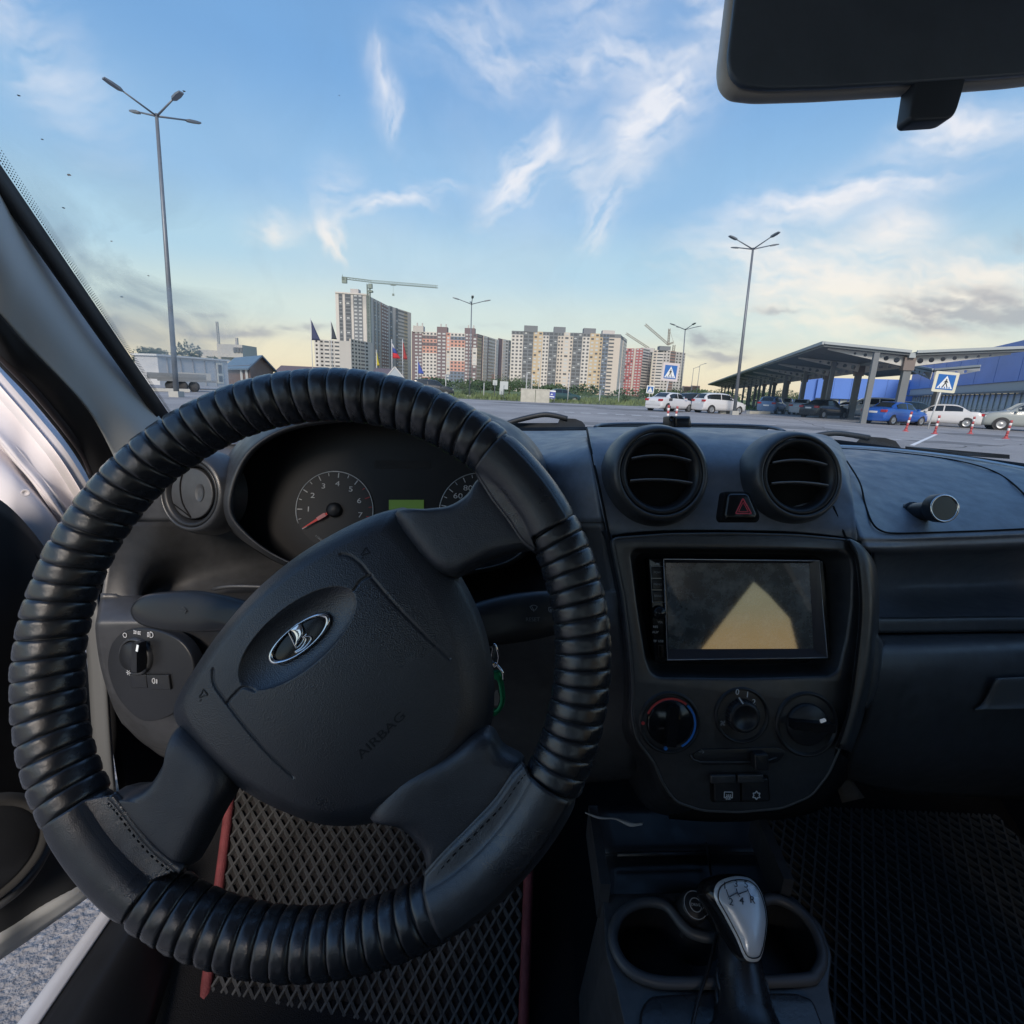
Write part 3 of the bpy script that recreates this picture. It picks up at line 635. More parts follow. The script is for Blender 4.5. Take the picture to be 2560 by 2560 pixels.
# ---- instrument cluster
clus = thing('instrument_cluster', 'dark instrument cluster with tachometer dial behind the steering wheel', 'gauges', tuple(G(720, 980, .62)))
ringpx = [(437, 965), (446, 905), (478, 850), (540, 812), (630, 794), (760, 788), (870, 796), (950, 825), (995, 875), (1010, 940), (1004, 1000), (985, 1040), (930, 1068), (800, 1085), (680, 1085), (585, 1072), (520, 1048), (466, 1008)]
RL = smooth_loop(ringpx, 6); cxy = np.array([725, 945.])
def rl(exp, y, top=0):
    out = []
    for u, v in RL:
        d = np.array([u, v])-cxy; L = np.linalg.norm(d); e = exp*(1.0 if v < 940 else max(.35, 1-(v-940)/150))
        q = cxy+d*(1+e/L); out.append(G(q[0], q[1], y+(.0 if v > 950 else .02*(950-v)/160)))
    return out
MB().loft([rl(-3, .62), rl(-5, .59), rl(-3, .565), rl(3, .557), rl(9, .561), rl(14, .572)]).build('bezel', M_dashlo, clus)
hood = MB(); lps = [rl(13, .571), rl(24, .59), rl(32, .62), rl(34, .66), rl(28, .76)]
hood.loft(lps).build('hood', M_dashlo, clus)
cf = tilted(725, 960, .625, R_(14))
fo = px(cf, [tuple(p) for p in RL]); fo = (fo-fo.mean(0))*1.03+fo.mean(0)
plate('dial_panel', cf, [fo], -.02, -.004, mat('cluster_black', (.014, .015, .018), .42, spec=.35), clus)
MB().loft([rl(-3, .62), [G(q[0], q[1], .66) for q in (RL-cxy)*1.06+cxy]]).build('cluster_wall', M_void, clus)
plate('warning_window', cf, [round_poly(px(cf, [(705, 868), (812, 868), (812, 884), (705, 884)]), .002, 3)], -.004, -.0034, mat('smoked', (.008, .008, .009), .6), clus)
def dial(u0, v0, rpx, nums, a0, a1, vals, minor, full=True, redfrom=99):
    c = cf.L(u0, v0); r = abs(cf.L(u0+rpx, v0)[0]-c[0])
    d = plate('dial', cf, [ellipse(c[0], c[1], r, r, n=64)], -.0038, -.003, mat('dial_face', (.016, .017, .020), .5), clus)
    t0, t1 = (-.7, 3.3)
    MB().tube([cf.P(c[0]+r*math.cos(t), c[1]+r*math.sin(t), -.0022) for t in np.linspace(t0, t1+.25, 70)], .0006, 6).build('dial_ring', mat('dial_ring', (.62, .66, .70), .3, metal=.4), d)
    n = len(vals)
    for i in range((n-1)*minor+1):
        a = a0+(a1-a0)*i/((n-1)*minor); big = i % minor == 0
        k0, k1 = (.97, .84) if big else (.97, .89)
        mm = M_red if i/minor >= redfrom else M_white
        MB().bar(cf.P(c[0]+r*k0*math.cos(a), c[1]+r*k0*math.sin(a), -.0024), cf.P(c[0]+r*k1*math.cos(a), c[1]+r*k1*math.sin(a), -.0024), .0011 if big else .0008, .0004, up=cf.n).build('tick', mm, d)
        if big and vals[i//minor]:
            s = vals[i//minor]
            text('numeral', cf, s, c[0]+r*.68*math.cos(a), c[1]+r*.68*math.sin(a), r*.19, M_white, d, -.0024, sx=1.3)
    return c, r, d
c1, r1, d1 = dial(630, 962, 73, None, R_(213), R_(-9), ['', '1', '2', '3', '4', '5', '6', '7'], 2, redfrom=5.4)
c2, r2, d2 = dial(904, 968, 76, None, R_(225), R_(-45), ['', '20', '40', '60', '80', '100', '120', '140', '160', '180', '200'], 2)
# tachometer needle
tip = px(cf, [(573, 996)])[0]; dv = tip-c1; L_ = np.linalg.norm(dv); dv /= L_; nv = np.array([-dv[1], dv[0]])
def nd(k, w): return [c1+dv*L_*k+nv*w, c1+dv*L_*k-nv*w]
nl = [nd(.0, .0016), nd(.55, .0014), nd(.78, .0008), nd(1.0, .0003)]
loop = [p[0] for p in nl]+[p[1] for p in nl[::-1]]
plate('needle', cf, [loop], .0020, .0032, mat('needle_red', (.62, .035, .03), .3, emit=((.8, .05, .03), .12)), d1)
MB().lathe([(.0001, .006), (.006, .0058), (.0088, .0035), (.0095, -.002)], cf.M(c1[0], c1[1], 0), 32).build('needle_hub', M_blk, d1)
hp = c1+dv*L_*.40
plate('needle_base', cf, [[hp+dv*.005+nv*.0022, hp-dv*.007+nv*.0024, hp-dv*.007-nv*.0024, hp+dv*.005-nv*.0022]], .0032, .0046, mat('needle_pink', (.85, .30, .28), .3), d1)
plate('trip_display', cf, [px(cf, [(733, 943), (799, 943), (799, 990), (733, 990)])], -.0035, -.002, mat('lcd_green', (.16, .30, .05), .3, emit=((.15, .30, .05), .10)), clus)
text('dial_caption', cf, 'x1000', *cf.L(600, 1015), .0042, M_grey, d1, -.0024, rot=-.7)

# ---- round vents
def round_vent(u, v, y, R, yaw, tilt, label, slats=True):
    fr = tilted(u, v, y, tilt, yaw)
    pv = MB().lathe([(R*1.30, -.030), (R*1.24, -.012), (R*1.14, .000), (R*1.05, .0045), (R*1.00, .0035), (R*.985, .000)], fr.M(), 64).build('air_vent', M_trim, dash)
    pv['label'] = label
    MB().lathe([(R*.985, -.002), (R*.975, .0025), (R*.93, .0035), (R*.86, .0015), (R*.80, -.0035), (R*.775, -.008), (R*.76, -.014)], fr.M(), 64).build('vent_ring', M_blk, pv)
    MB().lathe([(.0001, -.013), (R*.78, -.013)], fr.M(), 48).build('vent_throat', M_void, pv)
    if slats:
        for b, cv in ((.33, 1), (-.20, .55)):
            w = R*.76*math.sqrt(max(1-b*b, .1)); rows = []
            for h, dz in ((.0015, 0), (.0025, -.0016), (-.0035, -.0034), (-.012, -.002)):
                rows.append([fr.P(x*w, R*b+cv*R*.10*(1-x*x)+dz*.6, h) for x in np.linspace(-1, 1, 13)])
            MB().tube([tuple(p) for p in rows[0]], .0009, 6).build('slat_edge', mat('slat_edge', (.20, .21, .23), .3, spec=1.), pv)  # edge highlight put into a lighter bar along the slat
            MB().grid(np.array(rows)).build('slat', mat('slat_plastic', (.06, .065, .075), .3, spec=1.), pv, fix=False)
    return fr, pv
CYAW, CTILT = R_(0), R_(17)
round_vent(1247, 893, .548, .0455, R_(-3), CTILT, 'left one of the two centre air vents')
round_vent(1508, 899, .555, .0425, R_(-3), CTILT, 'right one of the two centre air vents')
vf, lv = round_vent(362, 931, .588, .040, R_(14), R_(10), 'closed air vent at the driver door', slats=False)
plate('vent_disc', vf, [ellipse(0, 0, .030, .030, n=56)], -.008, .0005, M_dashlo, lv, .0015)
MB().tube([vf.P(a, b, .0008) for a, b in cr_interp([(-.013, .026), (-.0165, .008), (-.012, -.012), (.001, -.0285)], 6)], .0009, 6).build('disc_seam', M_void, lv)
MB().tube([vf.P(a, b, .0008) for a, b in ((-.026, -.0145), (-.008, -.0235), (.001, -.0285))], .0007, 6).build('disc_seam', M_void, lv)
me = dome_mesh('finger_dimple', ellipse(.012, .002, .006, .0105, n=28), lambda A, B, S: .0012-.0014*np.cos(S*math.pi*.5)*0+(.0002-.0012*(1-S**2)), vf, 10)
mk_obj('finger_dimple', me, M_dashlo, lv)

# ---- light switch panel
lf = tilted(265, 1245, .497, R_(8), R_(12))
lo_ = smooth_loop(px(lf, [(206, 1240), (218, 1205), (250, 1186), (300, 1188), (345, 1210), (368, 1250), (362, 1300), (330, 1345), (275, 1360), (232, 1325), (210, 1280)]), 5)
swp = plate('light_switch_panel', lf, [lo_], -.012, .002, M_blk, dash, .002)
kc = lf.L(262, 1236)
MB().lathe([(.021, .000), (.0205, .003), (.019, .0045), (.018, .0045), (.0175, .002)], lf.M(kc[0], kc[1], .002), 48).build('knob_collar', M_trim, swp)
MB().lathe([(.0172, .0), (.0165, .006), (.015, .0075), (.0001, .008)], lf.M(kc[0], kc[1], .002), 40).build('light_knob', M_blk, swp)
MB().box((0, 0, 0), (.0065, .031, .011), lf.M(0, 0, 0).to_3x3()).build('knob_grip', M_blk, swp, basis=Matrix.Translation(Vector(lf.P(*lf.L(262, 1238, .0125), .0125))))
MB().bar(lf.P(*lf.L(260, 1217, .0185), .0185), lf.P(*lf.L(258, 1229, .0185), .0185), .0024, .0006, up=lf.n).build('knob_mark', mat('knob_mark', (.9, .95, .95), .4, emit=((.9, .95, 1), .25)), swp)
stroke(lf, ellipse(*lf.L(240, 1197), .0024, .0024, n=16), .0007, .0026, True).build('off_symbol', M_white, swp)
def icon(fr, u, v, kind, k, m, parent, h, name):
    c = np.array(fr.L(u, v)); mb = MB()
    def S(pts, closed=False, w=.16):
        q = stroke(fr, [c+np.array(p)*k for p in pts], w*k, h, closed); mb.add(q.v, q.f)
    def arc(x, y, r, a, b, n=12, ry=None): return [(x+r*math.cos(t), y+(ry or r)*math.sin(t)) for t in np.linspace(a, b, n)]
    if kind == 'beam':
        S(arc(.1, 0, .62, -1.57, 1.57)+[(.1, .62), (-.1, .62), (-.1, -.62)], True)
        for y in (-.45, -.15, .15, .45): S([(-.35, y), (-.85, y-.12)])
    elif kind == 'side':
        for sx in (-1, 1):
            S([(sx*.25, .35), (sx*.25, -.35), (sx*.6, -.35)]+[(sx*.6, .35)], True)
            for y in (-.3, 0, .3): S([(sx*.75, y), (sx*1.1, y*1.5)])
    elif kind == 'fog':
        S(arc(-.3, 0, .5, 1.57, 4.71, ry=.65)+[(-.1, -.65), (-.1, .65)], True)
        for y in (-.35, 0, .35): S([(.25, y), (.8, y)])
        S([(.5, .6), (.45, 0), (.55, -.6)])
    elif kind == 'sun':
        S(arc(0, 0, .35, 0, 6.28, 10), True)
        for t in np.arange(6)*math.pi/3: S([(.55*math.cos(t), .55*math.sin(t)), (.85*math.cos(t), .85*math.sin(t))])
    elif kind == 'defrost':
        S([(-.8, .75), (.8, .75), (.8, -.35), (.45, -.35)]); S([(-.8, .75), (-.8, -.35), (-.45, -.35)])
        for x in (-.35, 0, .35): S([(x, .3), (x+.12, 0), (x-.12, -.3), (x, -.75)])
    elif kind == 'snow':
        S([(.85*math.cos(t), .85*math.sin(t)) if i % 2 == 0 else (.5*math.cos(t), .5*math.sin(t)) for i, t in enumerate(np.arange(12)*math.pi/6+math.pi/6*1)], True, .17)
    elif kind == 'wiper':
        S([(-.8, .35), (-.4, .6), (0, .68), (.4, .6), (.8, .35), (.35, -.35), (-.35, -.35)], True, .12); S([(-.45, .5), (.0, -.35), (.05, -.7)], False, .1)
    elif kind == 'horn':
        S([(-.5, .15), (-.5, -.15), (-.1, -.2), (.6, -.5), (.6, .5), (-.1, .2)], True, .1); S([(-.8, -.3), (-.45, -.4)], False, .1)
    elif kind == 'fan':
        for t in np.arange(4)*math.pi/2+.4: S([(0, 0), (.5*math.cos(t), .5*math.sin(t)), (.7*math.cos(t+.6), .7*math.sin(t+.6))], False, .28)
    elif kind == 'arrow':
        S([(-.8, 0), (.6, 0)], False, .1); S([(.2, .4), (.6, 0), (.2, -.4)], False, .1); S([(-.3, .5), (.1, .5)], False, .1)
    return mb.build(name, m, parent)
icon(lf, 263, 1192, 'side', .0042, M_white, swp, .0026, 'side_light_symbol')
icon(lf, 288, 1196, 'beam', .0048, M_white, swp, .0026, 'low_beam_symbol')
icon(lf, 260, 1262, 'sun', .0036, M_white, swp, .0108, 'dimmer_symbol')
b2 = plate('blank_button', lf, [round_poly(px(lf, [(250, 1270), (281, 1270), (284, 1295), (254, 1296)]), .001, 3)], .001, .004, M_blk, swp, .0008)
b3 = plate('fog_light_button', lf, [round_poly(px(lf, [(283, 1270), (325, 1270), (329, 1298), (287, 1297)]), .001, 3)], .001, .005, M_blk, swp, .0008)
icon(lf, 301, 1281, 'fog', .0042, M_white, b3, .0056, 'fog_light_symbol')

# ---- passenger side of the dashboard
prow = [
    [(1560, 842, .93), (1620, 845, .92), (1700, 852, .90), (1800, 864, .86), (1932, 886, .80), (2150, 930, .72)],
    [(1575, 870, .78), (1640, 868, .80), (1720, 874, .80), (1830, 886, .79), (1960, 905, .75), (2160, 950, .69)],
    [(1590, 930, .63), (1660, 935, .65), (1760, 938, .67), (1850, 940, .68), (1960, 945, .68), (2160, 960, .67)],
    [(1618, 1000, .548), (1680, 1004, .565), (1760, 1003, .585), (1850, 1000, .605), (1960, 995, .625), (2160, 985, .66)],
    [(1628, 1022, .536), (1690, 1022, .556), (1760, 1020, .577), (1850, 1017, .597), (1960, 1012, .617), (2160, 1000, .65)],
    [(1638, 1040, .545), (1690, 1042, .565), (1760, 1040, .59), (1850, 1037, .61), (1960, 1032, .63), (2160, 1020, .66)],
    [(1647, 1052, .66), (1697, 1054, .70), (1770, 1052, .72), (1860, 1049, .74), (1970, 1044, .76), (2170, 1030, .78)],
    [(1652, 1110, .70), (1702, 1112, .74), (1775, 1110, .76), (1865, 1107, .78), (1975, 1102, .79), (2175, 1090, .80)],
    [(1652, 1172, .588), (1702, 1173, .603), (1778, 1172, .623), (1868, 1171, .643), (1978, 1169, .658), (2178, 1160, .683)]]
sheet('passenger_fascia', prow, M_dash, dash, 8, 8, .005)
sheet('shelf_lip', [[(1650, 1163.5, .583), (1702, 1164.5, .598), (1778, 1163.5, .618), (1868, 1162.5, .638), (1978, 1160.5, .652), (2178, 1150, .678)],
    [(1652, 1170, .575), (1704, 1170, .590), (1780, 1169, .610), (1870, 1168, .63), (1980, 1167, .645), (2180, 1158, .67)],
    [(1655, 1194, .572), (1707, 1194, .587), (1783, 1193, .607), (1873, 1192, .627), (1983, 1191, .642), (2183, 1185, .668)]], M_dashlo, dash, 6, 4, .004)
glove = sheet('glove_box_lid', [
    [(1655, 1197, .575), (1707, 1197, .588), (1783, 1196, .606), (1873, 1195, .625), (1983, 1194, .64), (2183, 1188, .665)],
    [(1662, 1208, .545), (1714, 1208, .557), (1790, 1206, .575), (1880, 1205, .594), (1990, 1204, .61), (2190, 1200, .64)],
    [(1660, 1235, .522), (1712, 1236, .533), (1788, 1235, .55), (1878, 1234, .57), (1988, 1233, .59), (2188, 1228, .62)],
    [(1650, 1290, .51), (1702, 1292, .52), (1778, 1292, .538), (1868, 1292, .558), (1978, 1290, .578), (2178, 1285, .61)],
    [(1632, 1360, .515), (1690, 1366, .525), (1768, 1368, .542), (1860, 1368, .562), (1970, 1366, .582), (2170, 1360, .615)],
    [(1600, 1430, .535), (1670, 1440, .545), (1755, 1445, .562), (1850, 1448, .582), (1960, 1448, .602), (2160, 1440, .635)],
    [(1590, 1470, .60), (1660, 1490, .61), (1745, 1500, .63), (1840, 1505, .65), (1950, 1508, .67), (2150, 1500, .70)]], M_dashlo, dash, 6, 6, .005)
sheet('glove_handle', [[(1885, 1279, .553), (1932, 1277, .56), (2050, 1272, .585)], [(1882, 1284, .548), (1932, 1282, .555), (2050, 1277, .58)], [(1860, 1325, .548), (1932, 1322, .556), (2050, 1318, .58)], [(1840, 1340, .545), (1932, 1338, .552), (2050, 1332, .577)]], mat('handle_plastic', (.10, .105, .11), .4), glove, 5, 5, .003)
# seams of the airbag lid
def seam(name, pts, r=.0011, m=None, parent=None, n=6):
    return MB().tube(cr_interp([G(*p) for p in pts], n), r, 6).build(name, m or M_void, parent or dash)
seam('airbag_lid_seam', [(1598, 870, .75), (1622, 910, .668), (1632, 950, .615), (1645, 985, .571), (1662, 1001, .559), (1690, 1006, .563), (1760, 1004.5, .582), (1850, 1001.5, .602), (1960, 996.5, .622), (2100, 990, .645)])
seam('airbag_lid_seam', [(1585, 846, .905), (1650, 850, .895), (1740, 859, .87), (1800, 868, .84), (1850, 880, .80), (1890, 897, .765), (1925, 925, .705), (1960, 965, .66)])
sheet('top_edge_line', [[(1560, 838, .935), (1640, 842, .925), (1740, 851, .905), (1840, 864, .87), (1950, 884, .81)], [(1560, 842, .93), (1640, 846, .92), (1740, 855, .90), (1840, 868, .865), (1950, 888, .805)]], M_pillar, dash, 5, 2, .003)

# ---- centre stack
S1 = tilted(1385, 1150, .507, R_(15), R_(-2))            # plane of the console fascia
def sp(pts, off=0.): return px(S1, pts, off)
# curved upper cowl that carries the two vents
sheet('vent_cowl', [
    [(1108, 806, .80), (1150, 806, .80), (1247, 806, .80), (1380, 808, .80), (1510, 815, .80), (1560, 822, .78), (1584, 838, .74)],
    [(1112, 822, .66), (1160, 822, .66), (1247, 818, .66), (1380, 824, .66), (1510, 830, .66), (1572, 846, .655), (1596, 866, .65)],
    [(1118, 858, .59), (1165, 858, .59), (1247, 855, .592), (1380, 862, .592), (1510, 866, .59), (1584, 890, .59), (1606, 915, .585)],
    [(1130, 930, .557), (1175, 930, .562), (1247, 930, .565), (1380, 930, .566), (1510, 935, .565), (1590, 950, .56), (1612, 965, .55)],
    [(1143, 985, .541), (1185, 985, .546), (1260, 985, .549), (1380, 985, .55), (1500, 988, .548), (1590, 992, .54), (1614, 996, .532)],
    [(1149, 1012, .538), (1190, 1005, .542), (1265, 1000, .545), (1380, 1000, .546), (1500, 1003, .544), (1592, 1013, .535), (1616, 1020, .528)]], M_dash, dash, 8, 8, .004)
seam('cowl_seam', [(1107, 808, .79), (1112, 835, .628), (1122, 880, .577), (1136, 945, .55), (1150, 1012, .533), (1158, 1035, .526)], .0014)
seam('cowl_seam', [(1572, 955, .558), (1584, 985, .545), (1597, 1017, .530), (1612, 1040, .515)], .0012)
tray = sheet('dash_tray', [[(1130, 803, .84), (1200, 801, .86), (1320, 803, .86), (1450, 806, .84)], [(1150, 808, .795), (1220, 808, .80), (1320, 810, .80), (1440, 813, .79)]], M_void, dash, 6, 3, .003)
MB().tube(cr_interp([G(*p) for p in ((1122, 806, .80), (1138, 801.5, .84), (1200, 799.5, .87), (1320, 801, .87), (1420, 803.5, .86), (1462, 808, .83), (1480, 814, .80))], 6), .0026, 8).build('tray_rim', M_dash, dash)
# hazard switch
hz0 = plate('hazard_switch', S1, [round_poly(sp([(1347, 930), (1392, 930), (1412, 975), (1408, 986), (1343, 986), (1340, 978)]), .004, 5)], .012, .0255, M_void, dash, .002)
hz = plate('hazard_button', S1, [round_poly(sp([(1352, 934), (1388, 934), (1404, 972), (1401, 981), (1347, 981), (1345, 974)]), .004, 5)], .02, .0285, M_gloss, hz0, .003)
tri = sp([(1377, 943), (1392, 970), (1364, 970)])
for k, w in ((1., .0012), (.62, .0008)):
    c = tri.mean(0); stroke(S1, (tri-c)*k+c, w, .0288, True).build('hazard_triangle', M_pink, hz)

# console trim with the radio opening
outer = [(1152, 1016), (1260, 1008), (1385, 1007), (1500, 1010), (1597, 1019), (1614, 1050), (1621, 1120), (1619, 1180), (1609, 1270), (1597, 1345), (1580, 1405), (1558, 1455), (1525, 1497), (1470, 1520), (1390, 1527), (1320, 1524), (1272, 1508), (1248, 1475), (1232, 1436), (1216, 1415), (1199, 1392), (1190, 1350), (1192, 1300), (1187, 1230), (1175, 1130)]
hole = [(1188, 1045), (1198, 1036), (1260, 1035), (1500, 1037), (1575, 1040), (1596, 1052), (1600, 1075), (1598, 1140), (1590, 1200), (1575, 1262), (1560, 1272), (1400, 1277), (1240, 1275), (1226, 1266), (1216, 1240), (1200, 1140)]
OUT, HOL = round_poly(sp(outer), .008, 4), round_poly(sp(hole), .004, 4)
trim = plate('console_trim', S1, [OUT, HOL], -.012, .006, M_trim, dash, .003)
MB().loft([[S1.P(a, b, .003) for a, b in HOL], [S1.P(a, b, -.014) for a, b in (HOL-HOL.mean(0))*.96+HOL.mean(0)], [S1.P(a, b, -.022) for a, b in (HOL-HOL.mean(0))*.90+HOL.mean(0)]]).build('radio_recess', M_trim, trim)
plate('recess_back', S1, [(HOL-HOL.mean(0))*.95+HOL.mean(0)], -.026, -.021, M_void, trim)
MB().tube([S1.P(a, b, .0045) for a, b in OUT], .0016, 6, closed=True).build('trim_edge', mat('trim_edge', (.085, .088, .09), .35), trim)
# flank of the stack on the passenger side
sheet('stack_flank', [
    [(1598, 1017, .523), (1612, 1050, .515), (1620, 1120, .503), (1619, 1180, .494), (1609, 1270, .480), (1597, 1345, .470), (1575, 1410, .462)],
    [(1606, 1017, .523), (1622, 1050, .513), (1629, 1120, .501), (1628, 1180, .492), (1618, 1270, .478), (1604, 1345, .468), (1582, 1412, .460)],
    [(1625, 1027, .528), (1643, 1056, .518), (1651, 1120, .506), (1650, 1180, .497), (1641, 1270, .483), (1622, 1345, .473), (1598, 1416, .465)],
    [(1632, 1034, .56), (1652, 1066, .56), (1659, 1120, .56), (1658, 1180, .555), (1650, 1270, .54), (1634, 1345, .53), (1606, 1420, .52)]], M_trim, dash, 6, 6, .003)
seam('flank_seam', [(1601, 1020, .519), (1617, 1056, .509), (1624, 1120, .498), (1623, 1180, .489), (1613, 1270, .475), (1600, 1345, .465), (1580, 1410, .457)], .0013)
sheet('side_ear', [[(1648, 1190, .515), (1646, 1270, .505), (1632, 1340, .50)], [(1662, 1205, .52), (1660, 1270, .51), (1642, 1330, .505)], [(1668, 1220, .54), (1665, 1270, .54), (1650, 1325, .53)]], M_dashlo, dash, 6, 5, .003)
# the stack below the driver's knee: side wall to the left
sheet('stack_side', [[(1140, 1000, .545), (1152, 1020, .53), (1176, 1130, .512), (1188, 1230, .497), (1192, 1310, .486), (1192, 1380, .478), (1234, 1440, .47), (1262, 1505, .462), (1330, 1528, .458)],
    [(1118, 1010, .60), (1128, 1040, .60), (1140, 1140, .60), (1150, 1240, .60), (1150, 1320, .60), (1150, 1390, .60), (1180, 1460, .60), (1230, 1530, .60), (1330, 1545, .60)]], M_blk, dash, 6, 5, .003)
sheet('stack_underside', [[(1262, 1505, .462), (1330, 1528, .458), (1400, 1531, .457), (1480, 1522, .458), (1545, 1480, .462), (1580, 1415, .467)], [(1262, 1545, .62), (1330, 1550, .62), (1400, 1550, .62), (1480, 1545, .62), (1560, 1520, .62), (1620, 1450, .62)]], M_void, dash, 6, 4, .003)
# heater controls
def control(u, v, rpx, kind):
    c = S1.L(u, v, .006); r = abs(S1.L(u+rpx, v, .006)[0]-c[0])
    p = MB().lathe([(r*1.04, .0055), (r*1.00, .009), (r*.93, .0085), (r*.88, .004), (r*.80, .003), (.0001, .003)], S1.M(c[0], c[1], 0), 56).build('control_dial', M_blk, dash)
    return p, c, r
p1, c1_, r1_ = control(1263, 1363, 56, 0); p1['label'] = 'temperature dial with red and blue scale'
def arcstrip(fr, c, r, a0, a1, w, m, parent, h, name, n=20):
    return stroke(fr, [c+r*np.array((math.cos(t), math.sin(t))) for t in np.linspace(a0, a1, n)], w, h).build(name, m, parent)
c1_ = np.array(c1_)
MB().lathe([(r1_*.80, .003), (r1_*.76, .0075), (r1_*.70, .009), (.0001, .0095)], S1.M(c1_[0], c1_[1], 0), 48).build('dial_cap', M_gloss, p1)
MB().box((0, 0, 0), (r1_*.30, r1_*1.30, .010), S1.M(rot=R_(-4)).to_3x3()).build('dial_grip', M_gloss, p1, basis=Matrix.Translation(Vector(S1.P(c1_[0], c1_[1], .013))))
arcstrip(S1, c1_, r1_*.82, R_(158), R_(52), .0022, mat('scale_red', (.66, .06, .06), .5), p1, .0098, 'hot_scale')
arcstrip(S1, c1_, r1_*.82, R_(48), R_(-62), .0022, M_blue, p1, .0098, 'cold_scale')
plate('hot_dot', S1, [ellipse(*(c1_+r1_*.92*np.array((math.cos(R_(180)), math.sin(R_(180))))), .0017, .0017, n=16)], .009, .0102, mat('scale_red', (.66, .06, .06), .5), p1)
plate('cold_dot', S1, [ellipse(*(c1_+r1_*.82*np.array((math.cos(R_(-100)), math.sin(R_(-100))))), .0019, .0019, n=16)], .009, .0102, M_blue, p1)
stroke(S1, [c1_+r1_*.72*np.array((-.06, -.98)), c1_+r1_*.52*np.array((-.01, -1))], .0012, .0104).build('dial_pointer', M_white, p1)
p2, c2_, r2_ = control(1399, 1349, 50, 1); p2['label'] = 'fan speed dial with numbers 0 to 3'; c2_ = np.array(c2_)
MB().lathe([(r2_*.60, .003), (r2_*.57, .013), (r2_*.50, .015), (r2_*.40, .0145), (r2_*.38, .013), (.0001, .013)], S1.M(c2_[0], c2_[1], 0), 48).build('dial_cap', M_blk, p2)
for k in range(30):
    a = 2*math.pi*k/30
    MB().bar(S1.P(*(c2_+r2_*.60*np.array((math.cos(a), math.sin(a)))), .005), S1.P(*(c2_+r2_*.57*np.array((math.cos(a), math.sin(a)))), .0135), .0010, .0010).build('knurl', M_trim, p2)
for s, uu, vv in (('0', 1391, 1306), ('1', 1410, 1311), ('2', 1422, 1325), ('3', 1426, 1343)):
    text('numeral', S1, s, *S1.L(uu, vv, .009), .0085 if s != '3' else .007, M_white if s != '3' else M_grey, p2, .0092, rot=-.1)
stroke(S1, [S1.L(1394, 1316, .015), S1.L(1402, 1328, .015)], .0014, .0152).build('dial_pointer', M_white, p2)
icon(S1, 1356, 1358, 'fan', .0042, M_grey, p2, .0095, 'fan_symbol')
p3, c3_, r3_ = control(1522, 1366, 58, 2); p3['label'] = 'air direction dial with bright pointer'; c3_ = np.array(c3_)
MB().lathe([(r3_*.68, .003), (r3_*.66, .009), (r3_*.60, .0105), (.0001, .011)], S1.M(c3_[0], c3_[1], 0), 48).build('dial_cap', M_blk, p3)
MB().box((0, 0, 0), (r3_*1.30, r3_*.26, .012), S1.M(rot=R_(-3)).to_3x3()).build('dial_grip', M_gloss, p3, basis=Matrix.Translation(Vector(S1.P(c3_[0], c3_[1]+.002, .0145))))
plate('dial_pointer', S1, [round_poly(sp([(1547, 1358), (1556, 1355), (1558, 1360), (1548, 1364)], .02), .0006, 3)], .0195, .0212, mat('pointer_white', (.9, .92, .92), .4, emit=((.9, .95, 1), .1)), p3)
# recirculation slider
sl = plate('slider_slot', S1, [round_poly(sp([(1302, 1418), (1316, 1408), (1462, 1404), (1476, 1414), (1462, 1432), (1440, 1436), (1320, 1438), (1306, 1430)]), .004, 4)], .0055, .0075, M_blk, dash, .0008)
MB().tube([S1.P(*S1.L(u, v, .0075), .0075) for u, v in ((1303, 1424), (1308, 1433), (1322, 1438), (1400, 1438), (1445, 1436), (1465, 1429))], .0009, 6).build('slot_edge', M_trim, sl)
plate('slider_knob', S1, [round_poly(sp([(1409, 1410), (1434, 1409), (1436, 1440), (1410, 1441)]), .002, 4)], .006, .017, M_blk, sl, .002)
icon(S1, 1318, 1412, 'arrow', .004, M_grey, sl, .0082, 'recirculation_symbol')
# two buttons
bx0 = plate('button_frame', S1, [round_poly(sp([(1334, 1458), (1443, 1456), (1446, 1505), (1336, 1507)]), .003, 4)], .005, .0075, M_void, dash, .0008)
for nm, q, ic, iu in (('rear_defrost_button', [(1340, 1462), (1387, 1461), (1388, 1502), (1341, 1503)], 'defrost', (1365, 1491)), ('air_conditioning_button', [(1391, 1461), (1439, 1460), (1441, 1501), (1392, 1502)], 'snow', (1417, 1490))):
    b_ = plate(nm, S1, [round_poly(sp(q), .0015, 3)], .006, .0105, M_blk, bx0, .001)
    qq = np.array(q, float); lid = [qq[0], qq[1], qq[1]*.62+qq[2]*.38, qq[0]*.62+qq[3]*.38]
    plate('button_lip', S1, [round_poly(sp([tuple(x) for x in lid], .011), .0012, 3)], .0085, .0128, M_trim, b_, .0012)
    icon(S1, iu[0], iu[1], ic, .0052, M_white, b_, .0112, 'button_symbol')

